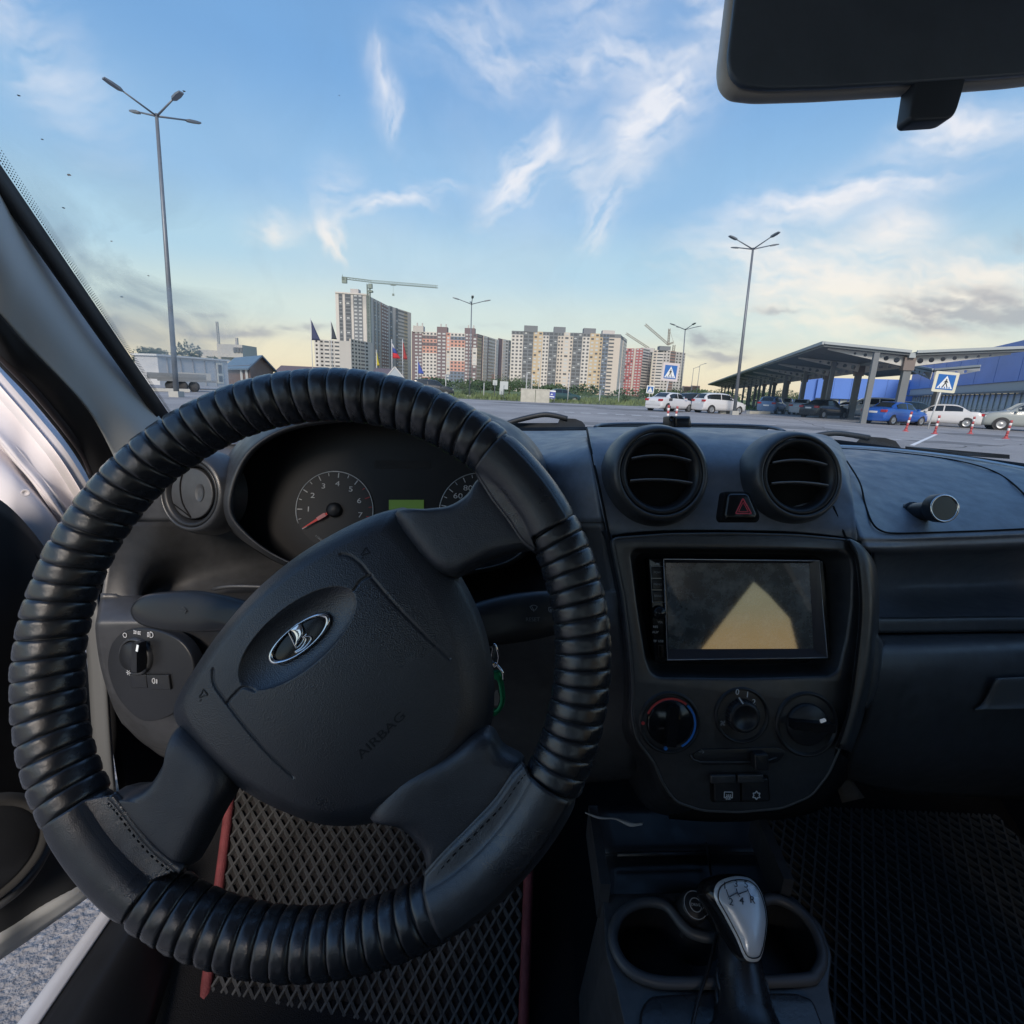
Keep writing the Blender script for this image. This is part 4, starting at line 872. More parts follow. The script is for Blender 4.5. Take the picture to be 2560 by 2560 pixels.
# ------------------------------------------------------------------ radio with screen
radio = thing('head_unit', 'car stereo with dusty rectangular screen in the centre console', 'stereo', tuple(S1.U(1385, 1150)))
S2 = Frame(S1.P(0, 0, -.012), S1.x, S1.y)
def s2(p, off=0.): return px(S2, p, off)
fr_o = round_poly(s2([(1221, 1053), (1547, 1057), (1563, 1243), (1233, 1247)]), .0015, 3)
scr = [(1256, 1062), (1527, 1063), (1535, 1225), (1262, 1226)]
plate('housing', S2, [fr_o], -.03, .006, M_gloss, radio, .001)
bez = MB()
bo = [S2.P(*p, .0125) for p in s2([(1252, 1055), (1545, 1058), (1561, 1241), (1259, 1245)], .0125)]; bi = [S2.P(*p, .0075) for p in s2([(1254, 1062), (1527, 1063), (1535, 1224), (1262, 1225)], .0075)]
bz = MB(); bz.loft([bo, bi], smooth=False); bz.build('bezel', mat('bezel_black', (.045, .045, .055), .22, spec=.6), radio)
bz2 = MB().tube(bo, .0009, 6, closed=True).build('bezel_edge', mat('bezel_edge', (.35, .36, .38), .25, metal=.7), radio)
plate('screen', S2, [s2(scr, .0072)], .0062, .0072, None, radio)
def screen_mat():
    m = mat('screen_glass', (.022, .030, .036), .035, spec=.7, coat=.6); nt = m.node_tree; b = nt.nodes['Principled BSDF']
    tc = nt.nodes.new('ShaderNodeTexCoord'); n = nt.nodes.new('ShaderNodeTexNoise'); n.inputs['Scale'].default_value = 55; n.inputs['Detail'].default_value = 8; n.inputs['Roughness'].default_value = .7
    nt.links.new(tc.outputs['Object'], n.inputs['Vector'])
    cr = nt.nodes.new('ShaderNodeValToRGB'); cr.color_ramp.elements[0].position = .40; cr.color_ramp.elements[0].color = (.055, .070, .078, 1); cr.color_ramp.elements[1].position = .74; cr.color_ramp.elements[1].color = (.24, .27, .27, 1)
    nt.links.new(n.outputs['Fac'], cr.inputs[0]); nt.links.new(cr.outputs[0], b.inputs['Base Color'])
    b.inputs['IOR'].default_value = 2.3; b.inputs['Coat IOR'].default_value = 1.7; b.inputs['Coat Weight'].default_value = 1.0
    return m
bpy.data.objects['screen'].data.materials.append(screen_mat())
for q, s in (([(1229, 1070), (1250, 1070), (1251, 1090), (1230, 1090)], 'POW'), ([(1230, 1093), (1251, 1093), (1252, 1112), (1231, 1112)], 'MENU'), ([(1231, 1115), (1252, 1115), (1253, 1134), (1232, 1134)], 'BAND')):
    b_ = plate('button', S2, [round_poly(s2(q, .008), .0008, 3)], .005, .0085, M_blk, radio, .0008)
    c = np.array(s2(q, .0085)).mean(0); text('button_caption', S2, s, c[0], c[1], .0032, M_grey, b_, .0087)
stroke(S2, s2([(1228, 1068), (1252, 1069), (1254, 1137), (1231, 1137)], .008), .0005, .0078, True).build('button_outline', M_grey, radio)
kc = S2.L(1245, 1157, .012)
MB().lathe([(.0075, .004), (.0072, .011), (.006, .0135), (.0001, .014)], S2.M(kc[0], kc[1], 0), 36).build('volume_knob', M_gloss, radio)
for s, uu, vv, z in (('MIC', 1242, 1064, .0030), ('VOL', 1246, 1174, .0030), ('RES', 1237, 1183, .0034), ('AUX', 1237, 1193, .0034), ('TF', 1236, 1210, .0034), ('USB', 1247, 1210, .0034)):
    text('caption', S2, s, *S2.L(uu, vv, .007), z, M_white, radio, .0064)
MB().lathe([(.0001, .0066), (.0019, .0066)], S2.M(*S2.L(1244, 1196, .007), 0), 18).build('aux_socket', M_void, radio)
us = plate('usb_socket', S2, [s2([(1241, 1217), (1252, 1217), (1253, 1240), (1242, 1240)], .007)], .0055, .0072, M_chrome, radio)
plate('usb_tongue', S2, [s2([(1243, 1219), (1247, 1219), (1248, 1239), (1244, 1239)], .0072)], .0070, .0074, M_void, us)

# ------------------------------------------------------------------ magnetic holder, small camera
hold = thing('phone_holder', 'round magnetic phone holder with silver ring on passenger dashboard', 'phone holder', tuple(G(1740, 985, .60)))
hb, ht = G(1714, 968, .632), G(1768, 963, .592)
MB().tube([hb, lerp3(hb, ht, .35), lerp3(hb, ht, .7), ht], [.0125, .0115, .0115, .012], 20).build('arm', M_blk, hold)
MB().tube([lerp3(hb, ht, .12), lerp3(hb, ht, .18)], .0135, 20).build('collar', M_blk, hold)
hf = Frame(G(1780, 959, .582), CR+_f*-.05, CU)
MB().lathe([(.0162, -.012), (.0168, -.001), (.0162, .0015)], hf.M(), 48).build('disc', M_blk, hold)
MB().lathe([(.0162, .0), (.0160, .0022), (.0148, .0026), (.0138, .0018), (.0136, .0)], hf.M(), 48).build('ring', M_chrome, hold)
mdisc = mat('brushed_disc', (.09, .09, .085), .28, metal=.9)
MB().lathe([(.0001, .0012), (.0138, .0012)], hf.M(), 48).build('magnet_face', mdisc, hold)
camx = thing('dashboard_box', 'small black plastic box standing on dashboard above left centre vent', 'box', tuple(G(1284, 811, .83)))
cfm = tilted(1284, 800, .83, R_(4), R_(-6))
plate('body', cfm, [round_poly(px(cfm, [(1264, 785), (1303, 785), (1307, 812), (1262, 812)]), .002, 3)], -.03, .0, M_blk, camx, .003)
plate('face', cfm, [round_poly(px(cfm, [(1273, 787), (1301, 787), (1300, 811), (1272, 811)]), .002, 3)], -.002, .004, M_gloss, camx, .003)
MB().lathe([(.0045, 0), (.004, .002), (.003, .001), (.0001, .0005)], cfm.M(*cfm.L(1267, 790), .0), 20).build('lens', M_gloss, camx)

# ================================================================== steering wheel
WT = .38114
WO = np.array([-.1219, .3010, -.1686])+EYE
WF = Frame(WO, (1, 0, 0), (0, math.sin(WT), math.cos(WT)))
wheel = thing('steering_wheel', 'black steering wheel turned left, rim in a ribbed leather cover', 'steering wheel', tuple(WO))
RIM, TR = .172, .0178
def wp(pts, off=0.): return px(WF, pts, off)
def torus_seg(a0, a1, r, n, nb=22, rfun=None, caps=False):
    rings = []
    for i in range(n+1):
        s = i/n; a = a0+(a1-a0)*s
        ring = []
        for k in range(nb):
            b = 2*math.pi*k/nb; q = rfun(s, b) if rfun else r
            ring.append((( RIM+q*math.cos(b))*math.cos(a), (RIM+q*math.cos(b))*math.sin(a), q*math.sin(b)))
        rings.append(ring)
    return rings
core = MB().loft([[WF.P(*p) for p in rg] for rg in torus_seg(0, 2*math.pi, TR*.93, 120)]).build('rim', M_blk, wheel)
cover = MB().loft([[WF.P(*p) for p in rg] for rg in torus_seg(R_(29.6), R_(51.6), TR, 30, 26, lambda s, b: TR*1.02*(1-.10*abs(2*s-1)**14))], cap0=True, cap1=True).build('rim_cover', M_leather2, wheel)
cover['label'] = 'smooth worn leather pad of the rim cover at upper right spoke'
for a0, a1, nm in ((-59.3, -25.9, 'smooth leather pad of the rim cover at lower right spoke'), (-143.7, -120.4, 'smooth worn leather pad of the rim cover at lower left spoke')):
    o = MB().loft([[WF.P(*p) for p in rg] for rg in torus_seg(R_(a0), R_(a1), TR, 34, 26, lambda s, b: TR*1.03*(1-.10*abs(2*s-1)**14))], cap0=True, cap1=True).build('rim_cover', M_leather2, wheel); o['label'] = nm
def pleat_mesh(w, seed):
    rg = random.Random(seed); ph = [rg.uniform(0, 6.28) for _ in range(4)]; am = rg.uniform(.5, 1.2); sk = rg.uniform(-.05, .05)
    rings = []; n = 14; nb = 36
    for i in range(n+1):
        s = i/n; x = 2*s-1; ring = []
        for k in range(nb):
            b = 2*math.pi*k/nb
            bul = (1-abs(x)**4.5)**.6
            wr = .00018*am*math.sin(5*b+ph[0]+2*x)+.00012*am*math.sin(11*b+ph[1]-3*x)+.00008*math.sin(23*b+ph[2]+9*x)
            q = TR*(.925+.105*bul)+wr*bul
            a = w*(s-.5)*1.02+w*.10*math.sin(b+ph[3]*.15+.6)*1.0+sk*w*math.cos(b)
            ring.append(((RIM+q*math.cos(b))*math.cos(a), (RIM+q*math.cos(b))*math.sin(a), q*math.sin(b)))
        rings.append(ring)
    return MB().loft(rings).mesh('pleat')
cov = MB().loft([[WF.P(*p) for p in rg] for rg in torus_seg(R_(20), R_(40), TR*.90, 6)]).build('pleated_cover', M_leather, wheel)
rng_ = random.Random(5)
for a0, a1, n in ((51.6, 216.3, 41), (239.6, 300.7, 17), (-25.9, 29.6, 16)):
    w = R_((a1-a0)/n); var = [pleat_mesh(w, 10*i+n) for i in range(4)]
    for me in var: fix_normals(me)
    for i in range(n):
        mm = WF.M(rot=R_(a0)+w*(i+.5)) @ Matrix.Diagonal((1, 1, rng_.uniform(.985, 1.03), 1))
        mk_obj('pleat', var[(i*7+i//3) % 4], M_leather, cov, basis=mm)
# rolled seams where the cover meets the spokes
seams = [[(903, 888), (912, 908), (935, 945), (962, 980), (988, 1018), (1012, 1036)], [(212, 1500), (232, 1522), (262, 1562), (295, 1600), (330, 1630), (345, 1640)], [(990, 1443), (968, 1466), (935, 1512), (890, 1558), (840, 1608), (804, 1652)]]
for sp_, (w0, w1) in zip(seams, ((51.6, 29.6), (-143.7, -120.4), (-25.9, -59.3))):
    SPt = cr_interp(sp_, 4); nW = len(SPt); wing = []
    for b_ in (60, 85, 110, 130, 145): wing.append([WF.P((RIM+TR*1.03*math.cos(R_(b_)))*math.cos(R_(w0+(w1-w0)*i/(nW-1))), (RIM+TR*1.03*math.cos(R_(b_)))*math.sin(R_(w0+(w1-w0)*i/(nW-1))), TR*1.03*math.sin(R_(b_))) for i in range(nW)])
    wing.append([WF.P(*WF.L(u, v, .0075), .0075) for u, v in SPt])
    ow = MB().grid(patch(wing, 2, 4, pts=True)).build('cover_wing', M_leather2, wheel, fix=False); ow.modifiers.new('t', 'SOLIDIFY').thickness = .002
    P = cr_interp(sp_, 8); Q = [WF.P(*WF.L(u, v, .006), .006) for u, v in P]
    MB().tube(Q, .0028, 10).build('cover_seam', M_leather2, wheel)
    c = np.array(WF.L(585, 1205))
    for i in range(2, len(Q)-2, 2):
        a, b = np.array(WF.L(*P[i], .01)), np.array(WF.L(*P[i+1], .01)); out = (a-c)/np.linalg.norm(a-c)
        MB().bar(WF.P(*(a+out*.0045), .0105), WF.P(*(b+out*.0045), .0105), .0008, .0006).build('stitch', M_void, cover)
# spokes
def spoke(pts, h0, h1, m, lab):
    lp = smooth_loop(wp(pts), 5); c = lp.mean(0)
    f = lambda A, B, S: h0+(h1-h0)*np.clip(1-S**9, 0, 1)**.5
    me = dome_mesh('spoke', lp, f, WF, 26); o = mk_obj('spoke', me, m, wheel); o['label'] = lab
    bk = dome_mesh('spoke_back', lp, lambda A, B, S: h0-.012*np.clip(1-S**4, 0, 1)**.5, WF, 8); mk_obj('spoke_back', bk, M_blk, o)
    return o
M_spoke = mat('spoke_plastic', (.036, .041, .052), .41, spec=1., bump=(1400, .35, .0004, 'vor'), bump2=(90, .25, .0016), var=(25, .2), rvar=(22, .1))
spoke([(740, 968), (800, 958), (845, 952), (880, 930), (902, 900), (925, 905), (985, 985), (1015, 1030), (985, 1040), (935, 1052), (885, 1078), (850, 1090), (800, 1060)], -.012, .0085, M_spoke, 'upper right spoke of the steering wheel')
spoke([(340, 1365), (318, 1425), (285, 1475), (240, 1497), (208, 1500), (235, 1545), (300, 1610), (345, 1645), (372, 1615), (405, 1550), (440, 1480), (420, 1420)], -.012, .0085, M_spoke, 'worn lower left spoke of the steering wheel')
spoke([(900, 1380), (930, 1382), (950, 1412), (990, 1438), (975, 1475), (910, 1560), (830, 1640), (805, 1652), (793, 1610), (750, 1565), (690, 1545), (740, 1470), (840, 1420)], -.012, .0085, M_spoke, 'wide lower right spoke of the steering wheel')
# airbag cover
hubpx = [(763, 955), (795, 985), (838, 1042), (878, 1105), (908, 1170), (926, 1240), (932, 1300), (928, 1365), (905, 1425), (860, 1478), (790, 1525), (710, 1557), (620, 1560), (540, 1532), (465, 1492), (400, 1440), (350, 1390), (325, 1352), (332, 1318), (368, 1262), (420, 1190), (490, 1110), (565, 1046), (640, 998), (700, 968), (740, 955)]
HL = smooth_loop(wp(hubpx, -.010), 22); HC = np.array(WF.L(610, 1270))
ova, ovb = np.array(WF.L(474, 1283)), np.array(WF.L(676, 1118)); OC = (ova+ovb)/2; OX = (ovb-ova)/2; OR = np.linalg.norm(OX); OX = OX/OR; OY = np.array([-OX[1], OX[0]]); ORY = OR*.46
def crown(A, B): return .0150-1.15*((A-HC[0])**2+(B-HC[1])**2)
def seglines(A, B, pts):
    d = np.full(np.shape(A), 9.)
    P = cr_interp(wp(pts), 6)
    for p, q in zip(P[:-1], P[1:]):
        v = q-p; L2 = v@v; t = np.clip(((A-p[0])*v[0]+(B-p[1])*v[1])/L2, 0, 1); d = np.minimum(d, np.hypot(A-p[0]-t*v[0], B-p[1]-t*v[1]))
    return d
SEAMS = [[(650, 1047), (668, 1051), (688, 1066), (706, 1087), (740, 1127), (790, 1180), (850, 1240)], [(706, 1087), (690, 1095), (677, 1113)], [(418, 1258), (421, 1285), (446, 1320), (513, 1401), (566, 1454)], [(446, 1319), (462, 1302), (478, 1290), (500, 1296)]]
def bowl(A, B):
    x = ((A-OC[0])*OX[0]+(B-OC[1])*OX[1])/OR; y = ((A-OC[0])*OY[0]+(B-OC[1])*OY[1])/ORY
    r2 = x*x+y*y; return .0085*np.clip(1-r2, 0, 1)**.75
def hubh(A, B, S):
    w = np.clip((S-.80)/.20, 0, 1); H = crown(A, B)-.013*w**1.7-.008*np.clip((S-.96)/.04, 0, 1)**2
    H = H-bowl(A, B)
    for sm_ in SEAMS:
        d = seglines(A, B, sm_); H = H-.0011*np.exp(-(d/.0007)**2)
    # shoulder of the lower cushion panel
    return H
me = dome_mesh('airbag_cover', HL, hubh, WF, 150, HC, .9)
hub = mk_obj('airbag_cover', me, M_airbag, wheel)
MB().loft([[WF.P(a, b, hubh(np.array(a), np.array(b), np.array(1.))) for a, b in HL[::3]], [WF.P(a, b, -.030) for a, b in (HL[::3]-HC)*.97+HC], [WF.P(a, b, -.05) for a, b in (HL[::3]-HC)*.72+HC]]).build('hub_shell', M_blk, wheel)
def drape(mb, m, nm, lift=.0003, parent=None):
    vs = []
    for p in mb.v:
        q = np.array(p)-WF.o; a, b, h = q@WF.x, q@WF.y, q@WF.n
        vs.append(tuple(WF.P(a, b, float(crown(a, b)-bowl(np.array(a), np.array(b)))+lift+h)))
    mb.v = vs; return mb.build(nm, m, parent or hub)
ta, tb = WF.L(694, 1410), WF.L(762, 1345); rot = math.atan2(tb[1]-ta[1], tb[0]-ta[0]); cm = (np.array(ta)+np.array(tb))/2
tm = text_mesh('AIRBAG', .0094, .0002); tm.transform(Matrix.Diagonal((1.12, .8, 1, 1))); tm.transform(Matrix.Translation((cm[0], cm[1], 0)) @ Matrix.Rotation(rot, 4, 'Z'))
mb = MB(); mb.add([WF.P(*v.co) for v in tm.vertices], [tuple(p.vertices) for p in tm.polygons]); drape(mb, mat('deboss_shade', (.016, .018, .023), .5), 'airbag_lettering', .0002)  # letters laid on top in dark: shade of debossing put into colour
for (u, v), rr in (((694, 1044), .75), ((398, 1305), .75)):
    c = np.array(WF.L(u, v)); q = MB()
    for pts in ([(-.6, .16), (-.6, -.16), (-.15, -.2), (.6, -.6), (.6, .6), (-.15, .2)], [(-1.0, -.45), (-.65, -.5)]):
        P = [c+.0040*np.array((p[0]*math.cos(rr)-p[1]*math.sin(rr), p[0]*math.sin(rr)+p[1]*math.cos(rr))) for p in pts]
        st = stroke(WF, P, .0006, 0, len(pts) > 3, .0003); q.add(st.v, st.f)
    drape(q, mat('deboss_shade', (.016, .018, .023), .5), 'horn_symbol', .0003)  # dark outline stands for the shade of a pressed-in symbol
# emblem
em0, em1 = np.array(WF.L(522, 1244)), np.array(WF.L(629, 1161)); EC = (em0+em1)/2; EA = np.linalg.norm(em1-em0)/2; er = math.atan2(*(em1-em0)[::-1])
eh = float(crown(EC[0], EC[1])-bowl(np.array(EC[0]), np.array(EC[1])))+.0012
ebk = plate('emblem', WF, [ellipse(EC[0], EC[1], EA*.97, EA*.37, er, 48)], eh-.001, eh+.001, M_gloss, hub, .0004)
er_mb = MB(); loops = []
t = np.linspace(0, 2*np.pi, 64, endpoint=False)
for k in range(65):
    tt = 2*math.pi*k/64; c_, s_ = math.cos(tt), math.sin(tt)
    base_p = np.array((EA*.95*c_, EA*.355*s_)); nrm_ = np.array((c_*.36, s_)); nrm_ /= np.linalg.norm(nrm_); wdt = EA*(.028+.045*abs(c_)**2)
    ring = []
    for j in range(10):
        b = 2*math.pi*j/10; pp = base_p+nrm_*wdt*math.cos(b); x = EC[0]+pp[0]*math.cos(er)-pp[1]*math.sin(er); y = EC[1]+pp[0]*math.sin(er)+pp[1]*math.cos(er)
        ring.append(WF.P(x, y, eh+.0018+.0016*math.sin(b)))
    loops.append(ring)
MB().loft(loops).build('emblem_ring', M_chrome, ebk)
def c7(x, y): return (468+x*.1094, 1132+y*.1094)
sail = smooth_loop(wp([c7(*p) for p in ((975, 372), (1020, 420), (1046, 490), (1045, 570), (1000, 640), (962, 690), (938, 762), (912, 765), (930, 650), (905, 565), (860, 518), (818, 500), (880, 440))]), 4)
plate('emblem_sail', WF, [sail], eh+.0008, eh+.0030, M_chrome, ebk, .0006)
for pts, r in (([(795, 525), (850, 640), (930, 802)], .0006), ([(935, 800), (1000, 740), (1050, 660), (1030, 610), (985, 640), (945, 720)], .0004), ([(1045, 600), (1085, 640), (1075, 710), (1010, 800), (905, 868)], .0006), ([(1110, 560), (1075, 595), (1110, 605), (1165, 612), (1170, 670), (1060, 800), (915, 882)], .0005)):
    MB().tube([WF.P(*p, eh+.0018) for p in cr_interp(wp([c7(*p) for p in pts]), 5)], r, 8).build('emblem_hull', M_chrome, ebk)

# ------------------------------------------------------------------ column, stalks, key
col = thing('steering_shroud', 'dark steering column shroud with two stalks behind the wheel', 'steering column', tuple(WF.P(0, 0, -.2)))
MB().loft([[WF.P(a, b, -.055) for a, b in ellipse(0, -.015, .055, .060, n=28)], [WF.P(a, b, -.10) for a, b in ellipse(0, -.012, .066, .070, n=28)], [WF.P(a, b, -.25) for a, b in ellipse(0, -.005, .070, .075, n=28)]], cap0=True).build('shroud', M_blk, col)
def stalk(u, v, y, yaw, pts, nm, lab):
    f = tilted(u, v, y, R_(22), yaw); lp = smooth_loop(px(f, pts), 6)
    fr_ = dome_mesh(nm, lp, lambda A, B, S: .0085*np.clip(1-S**3.2, 0, 1)**.5, f, 18); o = mk_obj(nm, fr_, M_blk, col); o['label'] = lab
    mk_obj('stalk_back', dome_mesh('stalk_back', lp, lambda A, B, S: -.006*np.clip(1-S**3, 0, 1)**.5, f, 6), M_blk, o)
    return f, o
sf, so = stalk(360, 1150, .45, R_(10), [(247, 1158), (252, 1138), (276, 1122), (320, 1116), (370, 1114), (420, 1122), (470, 1134), (560, 1150), (560, 1205), (440, 1192), (370, 1193), (310, 1190), (265, 1178)], 'turn_signal_stalk', 'turn signal stalk on the left')
icon(sf, 360, 1152, 'arrow', .006, mat('faint_print', (.05, .055, .06), .6), so, .0094, 'stalk_symbol')
sf2, so2 = stalk(980, 1160, .43, R_(-6), [(830, 1165), (880, 1144), (930, 1128), (985, 1118), (1040, 1115), (1085, 1125), (1105, 1150), (1090, 1180), (1040, 1200), (960, 1215), (860, 1220)], 'wiper_stalk', 'wiper stalk on the right with RESET print')
icon(sf2, 1004, 1147, 'wiper', .0042, M_grey, so2, .0095, 'wiper_symbol')
text('reset_print', sf2, 'RESET', *sf2.L(1005, 1169, .0092), .0048, mat('faint_print2', (.16, .17, .18), .6), so2, .0095)
icon(sf2, 1037, 1150, 'defrost', .003, M_grey, so2, .0092, 'washer_symbol')
key = thing('key_ring', 'green carabiner hanging on the ignition key ring beside the wheel hub', 'key ring', tuple(G(938, 1270, .41)))
kf = tilted(934, 1300, .40, R_(0), R_(20))
MB().tube([kf.P(*p) for p in cr_interp(px(kf, [(933, 1215), (941, 1240), (934, 1258), (928, 1240)]), 5, True)], .0009, 8, closed=True).build('split_ring', M_chrome, key)
MB().tube([kf.P(*p) for p in cr_interp(px(kf, [(934, 1250), (948, 1268), (950, 1285)]), 4)], .0011, 8).build('wire_link', M_chrome, key)
M_green = mat('green_anodised', (.01, .30, .12), .3, metal=.5)
lp_ = px(kf, [(937, 1265), (946, 1272), (951, 1300), (952, 1325), (944, 1342), (932, 1350), (920, 1340), (914, 1310), (918, 1280), (926, 1268)]); li_ = px(kf, [(938, 1282), (943, 1300), (944, 1322), (936, 1337), (927, 1333), (922, 1310), (926, 1284)])
plate('carabiner', kf, [smooth_loop(lp_, 4), smooth_loop(li_, 4)], -.002, .002, M_green, key, .001)
plate('charm', kf, [px(kf, [(939, 1300), (944, 1315), (940, 1330), (930, 1330), (930, 1310)])], -.0008, .0008, mat('charm_grey', (.35, .38, .36), .5), key)
MB().lathe([(.017, -.02), (.017, .004), (.012, .006), (.006, .006)], tilted(912, 1230, .455, R_(20), R_(-40)).M(), 28).build('ignition_lock', M_blk, col)

# ================================================================== centre console, gear lever, mats
cons = thing('centre_console', 'dark floor console with cup holders below the centre stack', 'console', (.25, .42, .45))
KF = Frame(GZ(1350, 1790, 1.15-.595), (1, 0, -.02), (0, math.cos(R_(9)), math.sin(R_(9))))
def kp(p, off=0.): return px(KF, p, off)
hole_px = [(1156, 1772), (1170, 1727), (1210, 1704), (1255, 1709), (1286, 1745), (1312, 1764), (1362, 1764), (1440, 1700), (1490, 1708), (1530, 1746), (1551, 1800), (1540, 1836), (1505, 1850), (1300, 1856), (1225, 1850), (1178, 1822)]
HO = smooth_loop(kp(hole_px), 5)
outk = kp([(1136, 1684), (1139, 1720), (1142, 1790), (1160, 1850), (1185, 1960), (1200, 2080), (1620, 2080), (1585, 1960), (1565, 1860), (1572, 1800), (1550, 1740), (1500, 1690), (1478, 1678)])
plate('console_top', KF, [round_poly(outk, .006, 3), HO], -.012, -.002, M_trim, cons, .002)
MB().loft([[KF.P(a, b, -.004) for a, b in round_poly(outk, .006, 3)], [KF.P(a, b, -.22) for a, b in (round_poly(outk, .006, 3)-outk.mean(0))*1.03+outk.mean(0)]]).build('console_side', M_dashlo, cons)
MB().tube([KF.P(a, b, .001) for a, b in HO], .0058, 10, closed=True).build('cup_holder_rim', mat('rim_plastic', (.072, .08, .092), .42, bump=(1500, .2, .0004)), cons)
MB().loft([[KF.P(a, b, -.001) for a, b in HO], [KF.P(a, b, -.055) for a, b in (HO-HO.mean(0))*.95+HO.mean(0)]]).build('cup_holder_wall', M_blk, cons)
plate('cup_holder_floor', KF, [(HO-HO.mean(0))*.96+HO.mean(0)], -.060, -.054, M_blk, cons)
# socket bridge
plate('socket_bridge', KF, [round_poly(kp([(1262, 1712), (1300, 1695), (1372, 1690), (1372, 1762), (1318, 1764), (1292, 1752)]), .003, 3)], -.02, .002, M_trim, cons, .002)
sb = KF.L(1313, 1716, .006)
cap = thing('socket_plug', 'round black plug with two pale rings in console socket', 'plug', tuple(KF.P(*sb)))
PF = Frame(KF.P(sb[0], sb[1], .006), (1, .0, -.06), (0, math.cos(R_(30)), math.sin(R_(30))))
pc = PF.L(1313, 1707, .016)
MB().lathe([(.0155, -.012), (.0160, .010), (.0152, .0135), (.0140, .0150), (.0001, .0152)], PF.M(pc[0], pc[1], 0), 40).build('plug_body', M_blk, cap)
for r, w in ((.0132, .0007), (.0066, .0008)): MB().tube([PF.P(a, b, .0153) for a, b in ellipse(pc[0], pc[1], r, r, n=40)], w*.6, 6, closed=True).build('plug_ring', mat('ring_print', (.45, .48, .52), .4), cap)
text('plug_print', PF, 'DRIVE', pc[0], pc[1], .0040, mat('ring_print', (.45, .48, .52), .4), cap, .0155)
# recessed tray ahead of the lever with thin side rails
TZ = .50
sheet('front_tray', [[GZ(1120, 1520, TZ+.02), GZ(1290, 1520, TZ+.02), GZ(1450, 1520, TZ+.02)], [GZ(1130, 1608, TZ+.005), GZ(1300, 1604, TZ+.005), GZ(1446, 1606, TZ+.005)], [GZ(1132, 1616, TZ-.01), GZ(1300, 1612, TZ-.01), GZ(1446, 1614, TZ-.01)], [GZ(1136, 1730, TZ-.02), GZ(1300, 1730, TZ-.02), GZ(1480, 1730, TZ-.02)]], M_blk, cons, 5, 5, .003, pts=True)
MB().tube([GZ(1165, 1613, TZ+.006), GZ(1332, 1610, TZ+.006)], .0022, 8).build('tray_edge', M_dashlo, cons)
for p, q in (((1116, 1548), (1139, 1700)), ((1424, 1552), (1482, 1690))):
    a_, b_ = KF.U(*p), KF.U(*q); a_[2] = b_[2] = KF.U(*q)[2]; a_ = GZ(*p, KF.U(*q)[2])
    MB().bar(a_, b_, .012, .05).build('side_rail', M_dashlo, cons)
# gear boot and frame
bf = round_poly(kp([(1208, 1905), (1225, 1882), (1300, 1876), (1500, 1876), (1532, 1888), (1560, 1960), (1590, 2090), (1190, 2090)]), .006, 4)
plate('boot_frame', KF, [bf], -.006, .004, M_leather, cons, .003)
gear = thing('gear_lever', 'gear lever with silver capped knob showing shift pattern 1 to 5 and R', 'gear lever', tuple(KF.U(1400, 1990)))
GT = Frame(G(1405, 1745, .42), (math.cos(R_(6)), 0.0, -math.sin(R_(6))), (0, math.sin(R_(48)), math.cos(R_(48))))
gp = lambda p, off=0.: px(GT, p, off)
capo = smooth_loop(gp([(1346, 1692), (1350, 1668), (1368, 1656), (1392, 1652), (1415, 1657), (1432, 1675), (1442, 1702), (1447, 1735), (1444, 1770), (1438, 1800), (1430, 1814), (1413, 1815), (1402, 1805), (1388, 1772), (1365, 1728)]), 6)
cc = capo.mean(0)
body = MB()
lo2 = (capo-cc)*np.array([1.16, 1.04])+cc
body.loft([[GT.P(a, b, .001) for a, b in (capo-cc)*.99+cc], [GT.P(a, b, -.004) for a, b in lo2], [GT.P(a, b, -.020) for a, b in (lo2-cc)*np.array([1.10, 1.0])+cc], [GT.P(a, b, -.036) for a, b in (lo2-cc)*.95+cc], [GT.P(a, b-.010, -.052) for a, b in (lo2-cc)*.62+cc]], cap1=True).build('knob', M_gloss, gear)
me = dome_mesh('knob_cap', capo, lambda A, B, S: .0085*np.clip(1-S**2.6, 0, 1)**.6-.0004*np.exp(-((S-.88)/.012)**2)*3, GT, 44, cc)
kcap = mk_obj('knob_cap', me, M_silver, gear)
ins = (capo-cc)*np.array([.885, .90])+cc
MB().tube([GT.P(a, b, .0085*(1-.885**2.6)**.6+.0002) for a, b in ins], .00045, 6, closed=True).build('cap_groove', M_void, kcap)
M_ink = mat('shift_ink', (.02, .03, .05), .5)
for s, u, v in (('1', 1367, 1671), ('3', 1388, 1668), ('5', 1407, 1669), ('2', 1379, 1702), ('4', 1399, 1700), ('R', 1419, 1698)):
    text('shift_numeral', GT, s, *GT.L(u, v, .008),   .0088, M_ink, kcap, .0087, rot=-.08, sx=1.1)
for q in ([(1370, 1678), (1375, 1693), (1391, 1684), (1389, 1676)], [(1391, 1684), (1396, 1692)], [(1393, 1687), (1411, 1680), (1409, 1676)], [(1411, 1680), (1416, 1690)]):
    stroke(GT, [GT.L(u, v, .0086) for u, v in q], .0008, .0087).build('shift_line', M_ink, kcap)
sh0, sh1 = GT.P(*(cc+np.array([.006, -.018])), -.035), KF.U(1415, 1985, -.005)
MB().tube([sh0, lerp3(sh0, sh1, .3), lerp3(sh0, sh1, .6), lerp3(sh0, sh1, .8), sh1], [.020, .022, .026, .034, .055], 22).build('boot', M_leather, gear)
for k in (.45, .62, .78): MB().tube([lerp3(sh0, sh1, k)+ (.0225+.012*k**2)*np.array((math.cos(t), math.sin(t)*.9, .2*math.sin(t))) for t in np.linspace(0, 6.28, 25)[:-1]], .0022, 6, closed=True).build('boot_fold', M_leather, gear)
